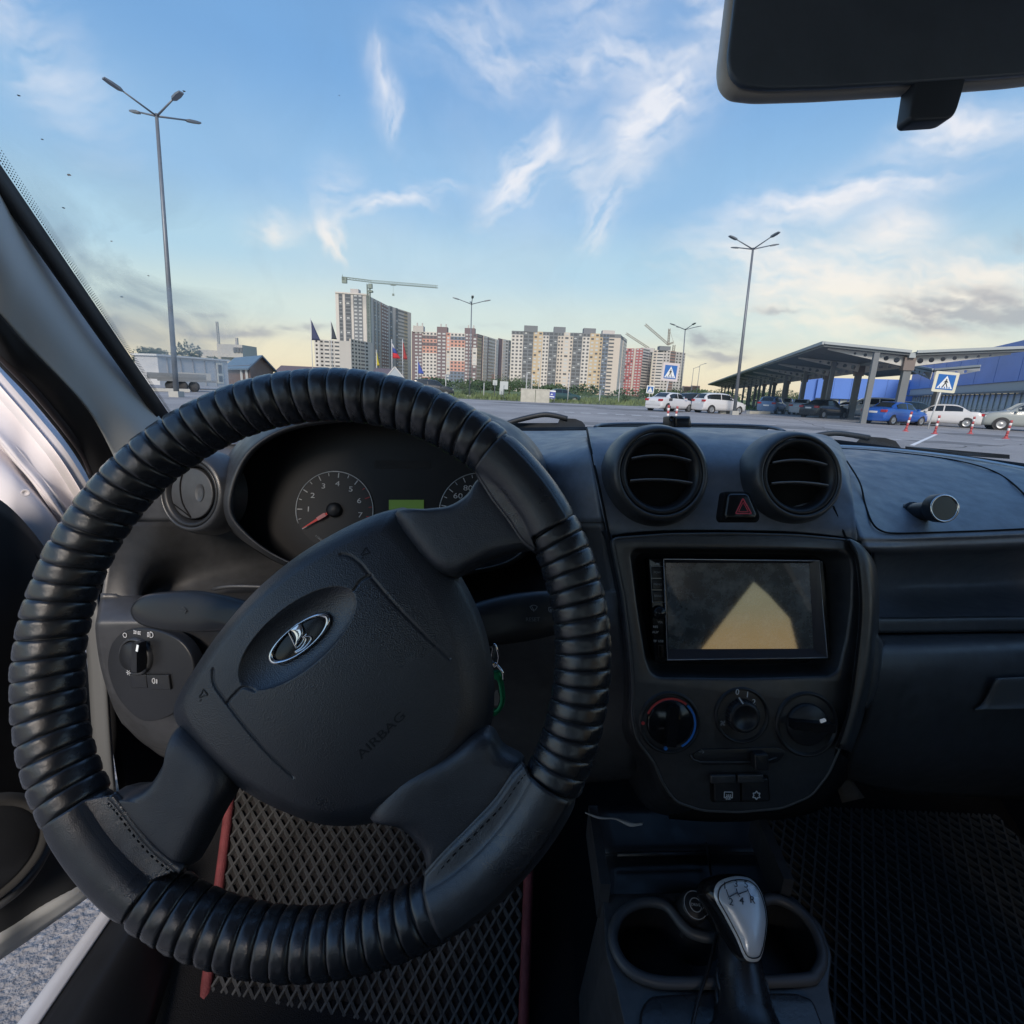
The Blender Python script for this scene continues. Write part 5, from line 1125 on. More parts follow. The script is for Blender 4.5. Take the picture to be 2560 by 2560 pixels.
# thin lead running down the console
MB().tube(cr_interp([GZ(1332, 1590, .515), GZ(1340, 1640, .52), KF.U(1352, 1700, .004), KF.U(1350, 1770, .006), KF.U(1334, 1835, .008), KF.U(1318, 1885, .008), KF.U(1300, 1960, .007)], 6), .0017, 6).build('charging_lead', M_blk, None)
tag(bpy.data.objects['charging_lead'], 'thin black charging lead running down the floor console', 'cable')
tape = sheet('trim_strip', [[(1104, 1533, .53), (1135, 1541, .53), (1165, 1543, .53), (1195, 1553, .52), (1214, 1552, .52)], [(1104, 1534.5, .53), (1130, 1545, .528), (1160, 1545, .528), (1188, 1559, .518), (1212, 1557, .518)]], mat('foam_strip', (.42, .40, .38), .8), None, 5, 2, .001)
tag(tape, 'loose pale foam strip hanging below the centre stack', 'strip')
cab = MB().tube(cr_interp([G(*p) for p in ((948, 1396, .60), (965, 1408, .60), (985, 1416, .60), (1004, 1424, .60))], 5), .0022, 6).build('loose_cable', mat('cable_grey', (.25, .25, .25), .6), None)
tag(cab, 'short grey cable showing between wheel spoke and rim', 'cable')

# ---- floor mats with a raised lattice
def mat_quad(name, label, quad, border_m, nx, lat_m, base_m, edges=(1, 1, 1, 1)):
    """quad = near-left, near-right, far-right, far-left world points"""
    Q = [np.asarray(p, float) for p in quad]; t = thing(name, label, 'floor mat', tuple((Q[0]+Q[2])/2), group=None)
    def P(a, b, h=0.):
        p = (Q[0]*(1-a)+Q[1]*a)*(1-b)+(Q[3]*(1-a)+Q[2]*a)*b; n = np.cross(Q[1]-Q[0], Q[3]-Q[0]); n /= np.linalg.norm(n); return p+n*h
    mb = MB(); gr = np.array([[P(a, b, 0) for a in np.linspace(0, 1, 9)] for b in np.linspace(0, 1, 9)]); mb.grid(gr)
    o = mb.build('mat_base', base_m, t, fix=False); md = o.modifiers.new('thickness', 'SOLIDIFY'); md.thickness = .006
    asp = np.linalg.norm(Q[3]-Q[0])/np.linalg.norm(Q[1]-Q[0]); lat = MB(); ny = asp*nx*.62
    for fam in (1, -1):
        k = -int(ny)-2
        while k < nx+ny+2:
            # line a*nx -/+ b*ny = k
            pts = []
            for b in (0., 1.):
                a = (k+fam*b*ny)/nx; pts.append((a, b))
            (a0, b0), (a1, b1) = pts
            # clip in a
            def at(a): return b0+(a-a0)/(a1-a0)*(b1-b0)
            lo, hi = max(min(a0, a1), .02), min(max(a0, a1), .98)
            if hi-lo > .002:
                A = [lo+(hi-lo)*i/3 for i in range(4)]
                for i in range(3): lat.bar(P(A[i], at(A[i]), .0035), P(A[i+1], at(A[i+1]), .0035), .0032, .007)
            k += 1
    l = lat.build('mat_lattice', lat_m, t); l['kind'] = 'stuff'
    eds = [((0, 0), (0, 1)), ((1, 0), (1, 1)), ((0, 1), (1, 1)), ((0, 0), (1, 0))]
    for e, on in zip(eds, edges):
        if on: MB().tube([P(*(np.array(e[0])*(1-s)+np.array(e[1])*s), .004) for s in np.linspace(0, 1, 8)], .0075, 8).build('mat_binding', border_m, t)
    return t
M_eva = mat('eva_lattice', (.060, .062, .064), .75, var=(14, .5), bump=(500, .2, .001)); M_evab = mat('eva_base', (.020, .018, .019), .9, var=(16, .7))
M_bind = mat('red_binding', (.19, .04, .045), .7, bump=(500, .6, .002), var=(50, .3))
mat_quad('driver_floor_mat', 'black lattice rubber mat with red edging in the driver footwell', [G(376, 1990, .47), G(986, 1990, .47), G(1003, 1470, .74), G(441, 1470, .74)], M_bind, 26, M_eva, M_evab, (1, 1, 1, 0))
M_eva2 = mat('eva_lattice_dark', (.085, .088, .088), .8, var=(60, .2)); M_evab2 = mat('eva_base_dark', (.02, .02, .021), .9)
mat_quad('passenger_floor_mat', 'dark lattice rubber mat in the passenger footwell', [np.array([.40, .20, .345]), np.array([.93, .20, .345]), np.array([.93, .80, .42]), np.array([.38, .80, .42])], M_evab2, 28, M_eva2, M_evab2, (0, 0, 0, 0))
# brown patch on the passenger carpet
pd = sheet('carpet_tag', [[(1572, 1470, .60), (1600, 1462, .60)], [(1590, 1515, .58), (1632, 1505, .58)]], mat('tag_brown', (.08, .06, .045), .8), None, 3, 3, .002)
tag(pd, 'dull brown tag in the dark passenger footwell', 'tag')

# ================================================================== ground
def noise_mix_mat(name, c0, c1, scale, rough=.9, bump=None, c2=None, s2=None):
    m = bpy.data.materials.new(name); m.use_nodes = True; nt = m.node_tree; b = nt.nodes['Principled BSDF']; b.inputs['Roughness'].default_value = rough; b.inputs['Specular IOR Level'].default_value = .3
    tc = nt.nodes.new('ShaderNodeTexCoord'); n = nt.nodes.new('ShaderNodeTexNoise'); n.inputs['Scale'].default_value = scale; n.inputs['Detail'].default_value = 9; n.inputs['Roughness'].default_value = .6
    nt.links.new(tc.outputs['Object'], n.inputs['Vector']); r = nt.nodes.new('ShaderNodeValToRGB'); r.color_ramp.elements[0].position = .35; r.color_ramp.elements[1].position = .68
    r.color_ramp.elements[0].color = (*c0, 1); r.color_ramp.elements[1].color = (*c1, 1); nt.links.new(n.outputs['Fac'], r.inputs[0]); last = r.outputs[0]
    if c2:
        v = nt.nodes.new('ShaderNodeTexVoronoi'); v.inputs['Scale'].default_value = s2; nt.links.new(tc.outputs['Object'], v.inputs['Vector'])
        mx = nt.nodes.new('ShaderNodeMix'); mx.data_type = 'RGBA'; mx.blend_type = 'MIX'; mr = nt.nodes.new('ShaderNodeMapRange'); mr.inputs[1].default_value = .1; mr.inputs[2].default_value = .6; mr.inputs[3].default_value = .55; mr.inputs[4].default_value = 0
        nt.links.new(v.outputs['Distance'], mr.inputs[0]); nt.links.new(mr.outputs[0], mx.inputs[0]); nt.links.new(last, mx.inputs[6]); mx.inputs[7].default_value = (*c2, 1); last = mx.outputs[2]
    nt.links.new(last, b.inputs['Base Color'])
    if bump:
        n2 = nt.nodes.new('ShaderNodeTexNoise'); n2.inputs['Scale'].default_value = bump[0]; n2.inputs['Detail'].default_value = 5; nt.links.new(tc.outputs['Object'], n2.inputs['Vector'])
        bn = nt.nodes.new('ShaderNodeBump'); bn.inputs['Strength'].default_value = bump[1]; bn.inputs['Distance'].default_value = bump[2]; nt.links.new(n2.outputs['Fac'], bn.inputs['Height']); nt.links.new(bn.outputs[0], b.inputs['Normal'])
    return m
M_asph = noise_mix_mat('asphalt', (.22, .215, .22), (.36, .355, .36), .22, .85, (70, .9, .018), (.50, .495, .50), 48)
M_grass = noise_mix_mat('grass', (.085, .13, .05), (.17, .21, .10), .25, .95, (8, .8, .1))
M_paint = mat('road_paint', (.72, .73, .74), .7, var=(1.5, .2))
g = MB(); S = 3000
g.add([(-S, -200, 0), (S, -200, 0), (S, S, 0), (-S, S, 0)], [(0, 1, 2, 3)]); struct(g.build('ground', M_grass, None))
def flat(name, pts, z, m, kind='structure'):
    o = MB().add([(p[0], p[1], z) for p in pts], [tuple(range(len(pts)))]).build(name, m, None)
    if kind: o['kind'] = kind
    return o
flat('parking_lot', [(-160, -150), (220, -150), (220, 130), (52, 130), (30, 62), (8, 54.5), (-8, 53.5), (-14, 60), (-160, 95)], .006, M_asph)
flat('grass_verge_kerb', [(-7, 53.4), (8, 54.4), (30, 61.8), (30.1, 61.4), (8.05, 54.0), (-7, 53.0)], .10, mat('kerb_stone', (.42, .42, .41), .8))
# markings: each dash its own piece of the lot
def dash_quad(u0, v0, u1, v1, wpx, grp, lab):
    p, q = GZ(u0, v0, 0), GZ(u1, v1, 0); d = q-p; L = np.linalg.norm(d); n = np.array([-d[1], d[0], 0])/L*wpx/2
    o = MB().add([tuple(x) for x in (p-n, q-n, q+n, p+n)], [(0, 1, 2, 3)]).build('road_marking', M_paint, None)
    for v in o.data.vertices: v.co.z = .011
    o['kind'] = 'structure'; return o
for i, (u, v) in enumerate(((1043, 776.6), (1074, 778), (1105, 779.6), (1137, 781), (1170, 782.5), (1201, 784), (1234, 785.4))): dash_quad(u-9, v-.35, u+9, v+.35, .42, None, None)
for a, b, c, d in ((1557, 801, 1590, 804), (1595, 804.5, 1630, 807.2), (1634, 807.5, 1670, 810), (1674, 810.3, 1706, 812.6), (1395, 800, 1465, 801.5), (1875, 829, 1905, 830.2), (1910, 830.4, 1945, 832), (1720, 841, 1766, 820), (985, 762, 1020, 763), (1060, 764, 1100, 765.5), (1560, 823, 1700, 830), (1130, 770, 1160, 771), (1196, 766.5, 1216, 767.3)): dash_quad(a, b, c, d, .16 if abs(d-b) < 12 else .12, None, None)

# ------------------------------------------------------------------ generic bits
CUBES = {}
def cube_for(m):
    if m.name not in CUBES:
        me = MB().box((0, 0, 0), (1, 1, 1)).mesh('unit_'+m.name); me.materials.append(m); CUBES[m.name] = me
    return CUBES[m.name]
def cbox(name, c, size, rz, m, parent):
    return mk_obj(name, cube_for(m), m, parent, basis=Matrix.Translation(Vector(c)) @ Matrix.Rotation(rz, 4, 'Z') @ Matrix.Diagonal((size[0], size[1], size[2], 1)))
def gp(u, D):                                        # plan position on a picture column at distance D
    d = ray(u, 735+.045*(u-966)); return np.array([d[0]/d[1]*D, D])
def top_z(u, v, D): return G(u, v, D)[2]

# ------------------------------------------------------------------ lamp posts
M_pole = mat('galvanised', (.17, .19, .22), .45, metal=.3, var=(3, .15))
def lamp_post(label, u, vtop, D, yaw, arm=1.25, narm=4, rb=.11, lean=0., tilt=.22):
    p = gp(u, D); H = top_z(u, vtop, D); t = thing('lamp_post', label, 'street lamp', (p[0], p[1], 0), group='tall lamp posts round the car park')
    P0 = np.array([p[0], p[1], 0]); P1 = np.array([p[0]+lean, p[1], H])
    MB().tube([P0, lerp3(P0, P1, .5), P1], [rb, rb*.78, rb*.55], 12).build('pole', M_pole, t)
    for k in range(narm):
        a = yaw+k*2*math.pi/narm; d = np.array([math.cos(a), math.sin(a), 0]); e = P1+d*arm+np.array([0, 0, arm*tilt])
        ar = MB().tube([P1-np.array([0, 0, .1]), e], [.045, .035], 8).build('arm', M_pole, t)
        n = np.array([-d[1], d[0], 0]); dd = d+np.array([0, 0, tilt]); dd /= np.linalg.norm(dd); up = np.cross(dd, n)*-1
        q = [(0, .05, .03), (.12, .11, .05), (.45, .13, .045), (.72, .10, .03)]
        lp = [[e+dd*s+n*w+up*h, e+dd*s-n*w+up*h, e+dd*s-n*w-up*h, e+dd*s+n*w-up*h] for s, w, h in q]
        MB().loft(lp, cap0=True, cap1=True, smooth=False).build('lamp_head', M_pole, ar)
    MB().box((p[0], p[1], .15), (.5, .5, .3)).build('footing', mat('concrete', (.42, .42, .40), .9, var=(2, .15)), t)
    return t
lamp_post('tallest lamp post at left, with four lamp heads against blue sky', 329, 216, 27, R_(152), 1.35, 4, .13, .45)
lamp_post('lamp post standing in front of the canopy, right of the buildings', 1389, 466, 40, R_(20), 1.5, 4, .13, -.33)
lamp_post('lamp post between the patterned block and the cream block', 886, 572, 58, R_(8), 1.3, 4, .09, 0.)
lamp_post('lamp post beside the block under construction, left of canopy', 1284, 620, 66, R_(14), 1.4, 4, .1, -.4)
for u, vt, D, lab in ((1302, 694, 120, 'thin distant lamp post left of canopy tip'), (1313, 688, 115, 'thin distant lamp post just above canopy tip')):
    lamp_post(lab, u, vt, D, R_(30), 1.2, 1, .08)

# ------------------------------------------------------------------ apartment blocks
M_glass = mat('window_glass', (.10, .11, .13), .12, spec=.6); M_glassl = mat('window_light', (.52, .54, .56), .3); M_slab = mat('balcony_slab', (.50, .49, .47), .7)
def wallm(c): return mat('render_%02d%02d%02d' % tuple(int(x*99) for x in c), c, .85, var=(.3, .06))
DARKG = (.19, .205, .23); WHITE_ = (.60, .57, .55); CREAM = (.58, .52, .47); OCHRE = (.54, .43, .30); PLUM = (.19, .15, .165); CORAL = (.58, .33, .28); NAVY = (.17, .21, .28); GREY = (.49, .47, .46); RED = (.40, .14, .14); BROWN = (.30, .20, .18)  # walls lightened: distance haze put into their colours
class Block:
    def __init__(s, name, label, pos, cat='building', group='apartment blocks on the horizon'):
        s.t = thing(name, label, cat, (pos[0], pos[1], 0), group=group); s.win = []
    def facade(s, p0, p1, z0, z1, nf, cols, thick=1.0, wfrac=.55, hfrac=.5):
        """cols: (weight, wall colours by floor, kind, n windows)"""
        p0, p1 = np.asarray(p0, float), np.asarray(p1, float); d = p1-p0; L = np.linalg.norm(d); d /= L; nrm = np.array([d[1], -d[0]])
        if nrm@(-p0) < 0: nrm = -nrm
        rz = math.atan2(d[1], d[0]); tot = sum(c[0] for c in cols); x = 0.; fh = (z1-z0)/nf
        for c in cols:
            w = c[0]/tot*L; walls = c[1] if isinstance(c[1], list) else [(0, nf, c[1])]; kind = c[2]; proud = .35 if kind in ('glaz', 'loggia') else 0.
            cx = x+w/2; mid = p0+d*cx
            for f0, f1, colr in walls:
                f1 = min(f1, nf)
                cbox('wall_panel', (*(mid-nrm*(thick/2-proud)), z0+(f0+f1)/2*fh), (w*.999, thick, (f1-f0)*fh), rz, wallm(colr), s.t)
            nw = c[3] if len(c) > 3 else 1
            for f in range(nf):
                for k in range(nw):
                    xx = x+(k+.5)*w/nw; q = p0+d*xx+nrm*(proud+.02); ww = w/nw
                    if kind == 'win': s.win.append((q, z0+(f+.5)*fh, ww*wfrac, fh*hfrac, rz, M_glass, 'window'))
                    elif kind == 'winl': s.win.append((q, z0+(f+.5)*fh, ww*wfrac, fh*hfrac, rz, M_glassl if (f*7+k*3) % 5 else M_glass, 'window'))
                    elif kind == 'glaz':
                        s.win.append((q, z0+(f+.5)*fh, ww*.78, fh*.62, rz, M_glass, 'window'))
                        if (f*5+k*3+int(x)) % 4 == 0: s.win.append((q+nrm*.05, z0+(f+.45)*fh, ww*.5, fh*.35, rz, M_glassl, 'blind'))
                    elif kind == 'loggia': s.win.append((q, z0+(f+.62)*fh, ww*.62, fh*.42, rz, M_glassl, 'balcony_window'))
                    elif kind == 'balc': s.win.append((q, z0+(f+.5)*fh, ww*.92, fh*.42, rz, M_glass, 'balcony_opening'))
                    elif kind == 'hole': s.win.append((q, z0+(f+.5)*fh, ww*.45, fh*.45, rz, mat('unglazed', (.05, .05, .055), .9), 'window_opening'))
            x += w
    def mass(s, poly, z0, z1, colr):
        n = len(poly); vs = [(p[0], p[1], z0) for p in poly]+[(p[0], p[1], z1) for p in poly]
        MB().add(vs, [tuple(range(n))[::-1], tuple(range(n, 2*n))]+[(i, (i+1) % n, n+(i+1) % n, n+i) for i in range(n)]).build('core', wallm(colr), s.t)
    def roof_box(s, p, size, rz, z0, h, colr, name='roof_housing'):
        cbox(name, (p[0], p[1], z0+h/2), (size[0], size[1], h), rz, wallm(colr), s.t)
    def finish(s):
        s.win.sort(key=lambda w: -w[2]*w[3]); rest = {}
        for i, (q, z, w, h, rz, m, nm) in enumerate(s.win):
            if i < 290: cbox(nm, (q[0], q[1], z), (w, .16, h), rz, m, s.t)
            else: rest.setdefault(m.name, (m, MB()))[1].box((q[0], q[1], z), (w, .16, h), Matrix.Rotation(rz, 3, 'Z'))
        for m, mb in rest.values():
            o = mb.build('small_windows', m, s.t); o['kind'] = 'stuff'
# the tall tower under the crane
A, B, C = gp(638, 396), gp(700, 400), gp(737, 446); zt = top_z(640, 553, 396)
bk = Block('tower_block', 'tallest pale tower block with dark glazed strips under the crane', A)
bk.mass([A+np.array([.3, 1]), B+np.array([-.3, 1]), C+np.array([-1, .5]), gp(660, 450)], 0, zt-.4, WHITE_)
bk.facade(A, B, 0, zt, 25, [(.12, WHITE_, 'blank'), (.14, DARKG, 'glaz'), (.09, WHITE_, 'blank'), (.22, DARKG, 'glaz', 1), (.09, WHITE_, 'blank'), (.34, DARKG, 'loggia', 2), (.14, WHITE_, 'blank'), (.12, DARKG, 'glaz')])
bk.facade(B, C, 0, zt*.985, 25, [(.2, WHITE_, 'blank'), (.10, DARKG, 'glaz'), (.1, WHITE_, 'blank'), (.08, DARKG, 'glaz'), (.12, CREAM, 'blank'), (.40, BROWN, 'loggia', 3), (.12, CREAM, 'blank')])
cbox('parapet', (*((A+B)/2), zt+.4), (np.linalg.norm(B-A), 1.2, .9), math.atan2(*(B-A)[::-1]), wallm(WHITE_), bk.t)
bk.roof_box((A+B)/2+np.array([0, 8]), (6, 6), 0, zt-1, 5.5, GREY)
bk.finish()
A, B = gp(736, 452), gp(776, 490); zt = top_z(737, 577, 452)
bk = Block('apartment_block', 'pale stepped block attached to right of the tall tower', A)
bk.mass([A+np.array([.5, .6]), B+np.array([-.5, .6]), B+np.array([-8, 14]), A+np.array([-8, 10])], 0, zt-.5, CREAM)
bk.facade(A, B, 0, zt, 22, [(.12, DARKG, 'glaz'), (.14, WHITE_, 'blank'), (.1, DARKG, 'glaz'), (.30, CREAM, 'balc', 2), (.16, OCHRE, 'balc'), (.18, CREAM, 'blank')])
bk.finish()
# raw concrete block in front
A, B, C = gp(596, 330), gp(664, 335), gp(705, 362); zt = top_z(600, 640, 330)
bk = Block('concrete_block', 'unfinished concrete block with empty window holes below the tower', A)
bk.mass([A+np.array([.4, 1]), B+np.array([0, 1]), C+np.array([-.6, .6]), gp(640, 375)], 0, zt-.5, GREY)
bk.facade(A, B, 0, zt, 11, [(.12, WHITE_, 'hole'), (.15, GREY, 'hole'), (.13, WHITE_, 'balc'), (.15, GREY, 'hole'), (.13, WHITE_, 'balc'), (.32, GREY, 'blank')])
bk.facade(B, C, 0, zt*1.06, 12, [(.42, CREAM, 'hole', 3), (.18, CREAM, 'balc'), (.2, GREY, 'hole', 1), (.2, GREY, 'blank')])
bk.finish()
# patterned block
A, B, C = gp(777, 418), gp(898, 415), gp(937, 458); zt = top_z(800, 626, 418)
bk = Block('patterned_block', 'apartment block with plum, coral and white colour pattern', A)
bk.mass([A+np.array([.4, 1]), B+np.array([-.4, 1]), C+np.array([-.8, .6]), gp(800, 455)], 0, zt-.5, WHITE_)
nf = 16
mix1 = [(0, 1, WHITE_), (1, 3, CORAL), (3, 10, WHITE_), (10, 12, CORAL), (12, 13, PLUM), (13, 14, CORAL), (14, 15, PLUM), (15, 16, WHITE_)]
mix2 = [(0, 5, NAVY), (5, 8, CORAL), (8, 12, WHITE_), (12, 14, CORAL), (14, 15, NAVY), (15, 16, WHITE_)]
mix3 = [(0, 7, PLUM), (7, 12, WHITE_), (12, 16, PLUM)]
bk.facade(A, B, 0, zt, nf, [(.04, PLUM, 'blank'), (.12, PLUM, 'loggia', 2), (.22, mix1, 'win', 4), (.14, PLUM, 'loggia', 2), (.06, [(0, 4, NAVY), (4, 11, CREAM), (11, 16, CORAL)], 'winl'), (.22, mix2, 'win', 4), (.11, PLUM, 'loggia', 2), (.07, mix3, 'winl')])
bk.facade(B, C, 0, zt*1.0, nf, [(.2, [(0, 9, CREAM), (9, 15, OCHRE), (15, 16, PLUM)], 'balc'), (.06, PLUM, 'blank'), (.2, CREAM, 'loggia', 2), (.06, PLUM, 'blank'), (.2, WHITE_, 'balc', 2), (.14, [(0, 5, CORAL), (5, 16, WHITE_)], 'win', 2), (.14, WHITE_, 'loggia')])
for u in (789, 833, 884):
    p = gp(u, 417); bk.roof_box(p+np.array([0, 3.2]), (8, 7), 0, zt-.5, 4.6, PLUM if u > 800 else GREY)
    for q in (-1.5, 2.5): bk.roof_box(p+np.array([q, 4]), (.9, .9), 0, zt+3.5, 3.2, GREY, 'roof_vent')
bk.finish()
A, B = gp(938, 462), gp(960, 480); zt = top_z(940, 638, 462)
bk = Block('narrow_block', 'narrow pale block half hidden between patterned and cream blocks', A)
bk.mass([A+np.array([.3, .6]), B+np.array([0, .6]), B+np.array([0, 10]), A+np.array([0, 10])], 0, zt-.4, WHITE_)
bk.facade(A, B, 0, zt, 16, [(.3, PLUM, 'blank'), (.25, CREAM, 'loggia'), (.25, WHITE_, 'win'), (.2, DARKG, 'glaz')]); bk.finish()
# cream block with four dark strips
A, B, C = gp(961, 400), gp(1162, 392), gp(1173, 425); zt = top_z(1060, 627, 396)
bk = Block('cream_block', 'long cream and ochre apartment block with four dark glazed strips', A)
bk.mass([A+np.array([.4, 1]), B+np.array([-.3, 1]), C+np.array([-.5, .5]), gp(980, 430)], 0, zt-.5, CREAM)
nf = 17; T = lambda c: [(0, nf-1, c), (nf-1, nf, DARKG)]
lowo = lambda c: [(0, 3, OCHRE), (3, nf-1, c), (nf-1, nf, DARKG)]
bk.facade(A, B, 0, zt, nf, [(.11, T(WHITE_), 'win', 3), (.095, DARKG, 'glaz', 2), (.085, OCHRE, 'winl', 2), (.06, T(WHITE_), 'win', 2), (.08, DARKG, 'glaz', 2), (.055, lowo(CREAM), 'win', 2), (.055, [(0, nf, CREAM)], 'winl', 1), (.03, T(CREAM), 'win'), (.085, DARKG, 'glaz', 2), (.07, lowo(WHITE_), 'win', 2), (.085, OCHRE, 'winl', 2), (.03, T(OCHRE), 'win'), (.055, NAVY, 'glaz', 2), (.05, T(CREAM), 'balc'), (.055, T(CREAM), 'blank')])
bk.facade(B, C, 0, zt*.99, nf, [(.4, T(WHITE_), 'blank'), (.6, T(CREAM), 'loggia', 2)])
for u, w in ((996, 10), (1049, 8.5), (1104, 9)): bk.roof_box(gp(u, 398)+np.array([0, 3.4]), (w, 7), 0, zt-.5, 4.4, DARKG)
bk.roof_box(gp(1140, 396)+np.array([0, 6]), (9, 7), 0, zt-.5, 3.6, GREY)
bk.finish()
# red block and block under construction
A, B, C = gp(1172, 455), gp(1205, 448), gp(1222, 462); zt = top_z(1185, 657, 452)
bk = Block('red_block', 'red fronted apartment block right of the cream block', A)
bk.mass([A+np.array([.3, 1]), B+np.array([0, 1]), C+np.array([0, .6]), gp(1190, 490)], 0, zt-.5, RED)
bk.facade(A, B, 0, zt, 17, [(.5, RED, 'winl', 3), (.12, CREAM, 'blank'), (.38, RED, 'loggia', 2)]); bk.facade(B, C, 0, zt*1.01, 17, [(1, WHITE_, 'balc', 1), (.5, GREY, 'win', 2)]); bk.finish()
A, B, C = gp(1224, 440), gp(1256, 436), gp(1284, 448); zt = top_z(1240, 660, 438)
bk = Block('unfinished_block', 'grey block under construction behind the middle crossing sign', A)
bk.mass([A+np.array([.3, 1]), B+np.array([0, 1]), C+np.array([0, .6]), gp(1240, 480)], 0, zt-.5, GREY)
bk.facade(A, B, 0, zt, 16, [(.25, CREAM, 'win', 1), (.35, WHITE_, 'balc', 1), (.4, GREY, 'hole', 2)]); bk.facade(B, C, 0, zt*.985, 16, [(.35, BROWN, 'balc', 1), (.65, GREY, 'hole', 3)])
bk.roof_box(gp(1243, 440), (9, 7), 0, zt-.5, 3.5, DARKG); bk.roof_box(gp(1212, 462), (10, 7), 0, zt-.5, 3.5, GREY); bk.finish()
for u0, u1, v, D, lab in ((1288, 1302, 728, 1100, 'tiny far pinkish block left of the canopy tip'), (1304, 1318, 727, 1150, 'tiny far pinkish block beneath the canopy tip')):
    A, B = gp(u0, D), gp(u1, D); bk = Block('far_block', lab, A); bk.mass([A, B, B+np.array([0, 12]), A+np.array([0, 12])], 0, top_z(u0, v, D), (.5, .38, .36))
    bk.facade(A, B, 0, top_z(u0, v, D)-1, 8, [(1, (.52, .40, .37), 'win', 6)]); bk.finish()

# ------------------------------------------------------------------ cranes
M_crane = mat('crane_green', (.20, .25, .23), .6); M_craney = mat('crane_grey', (.30, .28, .24), .6)
def truss(mb, a, b, w, n, r=.16, tri=False):
    a, b = np.asarray(a, float), np.asarray(b, float); d = (b-a); L = np.linalg.norm(d); d /= L
    up = np.array([0, 0, 1.]) if abs(d[2]) < .9 else np.array([0, 1., 0]); x = np.cross(d, up); x /= np.linalg.norm(x); y = np.cross(x, d)
    cs = [(x+y*0)*w/2-y*w/2, -x*w/2-y*w/2, y*w/2] if tri else [x*w/2+y*w/2, x*w/2-y*w/2, -x*w/2-y*w/2, -x*w/2+y*w/2]
    for c in cs: mb.bar(a+c, b+c, r)
    m = len(cs)
    for i in range(n):
        for j in range(m):
            p, q = a+d*L*i/n+cs[j], a+d*L*(i+1)/n+cs[(j+1) % m]; mb.bar(p, q, r*.7)
            mb.bar(a+d*L*i/n+cs[j], a+d*L*i/n+cs[(j+1) % m], r*.7)
D = 385; cr = thing('tower_crane', 'green tower crane with level jib above the tall tower', 'crane', (*gp(699, D), 0), group='construction cranes')
mb = MB(); p = gp(699, D); zt = top_z(699, 536, D); truss(mb, (p[0], p[1], 0), (p[0], p[1], zt), 2.0, 34, .28); mb.build('mast', M_crane, cr)
mb = MB(); truss(mb, G(701, 531, D), G(826, 541, D+14), 1.7, 26, .22, True); mb.build('jib', M_crane, cr)
mb = MB(); truss(mb, G(701, 531, D), G(645, 524, D-6), 1.3, 10, .22); mb.build('counter_jib', M_crane, cr)
cbox('counterweight', tuple(G(650, 529, D-5)), (3.2, 2, 3.6), 0, M_crane, cr); cbox('cabin', tuple(G(699, 540, D-2)), (2.4, 2.4, 3), 0, M_crane, cr)
cbox('slewing_unit', tuple(G(699, 550, D)), (3.2, 3.0, 1.2), 0, M_crane, cr)
MB().bar(G(742, 539, D+4), G(742, 553, D+4), .12).build('hoist_rope', M_crane, cr); cbox('hook_block', tuple(G(742, 556, D+4)), (1.3, 1, 1.4), 0, M_crane, cr); cbox('trolley', tuple(G(742, 538, D+4)), (3.5, 1.5, .5), 0, M_crane, cr)
MB().bar(G(646, 524, D-6), G(646, 518, D-6), .25).build('wind_vane_mast', M_crane, cr)
for (um, vm0, vm1, tip, lab, D) in ((1261, 650, 668, (1217, 612), 'pale luffing crane above the unfinished block, longer jib', 470), (1224, 657, 664, (1181, 629), 'pale luffing crane with jib over the red block', 500)):
    p = gp(um, D); cr = thing('tower_crane', lab, 'crane', (p[0], p[1], 0), group='construction cranes'); z1 = top_z(um, vm0, D)
    mb = MB(); truss(mb, (p[0], p[1], 0), (p[0], p[1], z1), 1.8, 26, .22); mb.build('mast', M_craney, cr)
    mb = MB(); truss(mb, G(um, vm0, D), G(tip[0], tip[1], D), 1.5, 14, .20); mb.build('jib', M_craney, cr)
    if um == 1261:
        mb = MB(); truss(mb, G(um, vm0, D), G(1263, 620, D), 1.3, 6, .3); mb.build('peak', M_craney, cr); mb = MB(); truss(mb, G(um, vm0, D), G(1271, 646, D), 1.3, 4, .3); mb.build('counter_jib', M_craney, cr); MB().bar(G(1271, 646, D), G(1263, 621, D), .2).build('tie', M_craney, cr)

# ------------------------------------------------------------------ left side: cabins, trailer, flags, mast
M_cab = mat('cabin_panel', (.50, .51, .53), .6, var=(1.2, .08)); M_wood = mat('wood_brown', (.14, .085, .065), .7, var=(6, .25)); M_blueroof = mat('blue_roof', (.075, .13, .20), .45, var=(1, .1))
D = 44; a, b = gp(300, 40), gp(431, 46); cab = thing('site_cabin', 'long pale site cabin with one narrow window at left', 'cabin', (*a, 0)); zt = 2.45; dv = b-a; L = np.linalg.norm(dv); rz = math.atan2(dv[1], dv[0]); dn = dv/L; nb = np.array([-dn[1], dn[0]])
c0 = (a+b)/2+nb*1.2
cbox('cabin_body', (*c0, zt/2+.15), (L, 2.4, zt-.3), rz, M_cab, cab); cbox('roof_edge', (*c0, zt+.06), (L+.3, 2.7, .14), rz, mat('roof_edge', (.62, .63, .63), .5), cab)
for k in (.12, .30, .47, .64, .80):
    q = a+dv*k-nb*.02; cbox('panel_joint', (*q, zt/2+.1), (.07, .06, zt-.4), rz, mat('joint_grey', (.30, .31, .33), .6), cab)
q = a+dv*.86-nb*.03; w_ = cbox('window_frame', (*q, 1.40), (.62, .08, 1.7), rz, mat('frame_cream', (.72, .68, .58), .6), cab)
for z, h in ((1.75, .70), (.95, .5)): cbox('window_pane', (*(q-nb*.05), z), (.34, .06, h), rz, M_glass, cab)
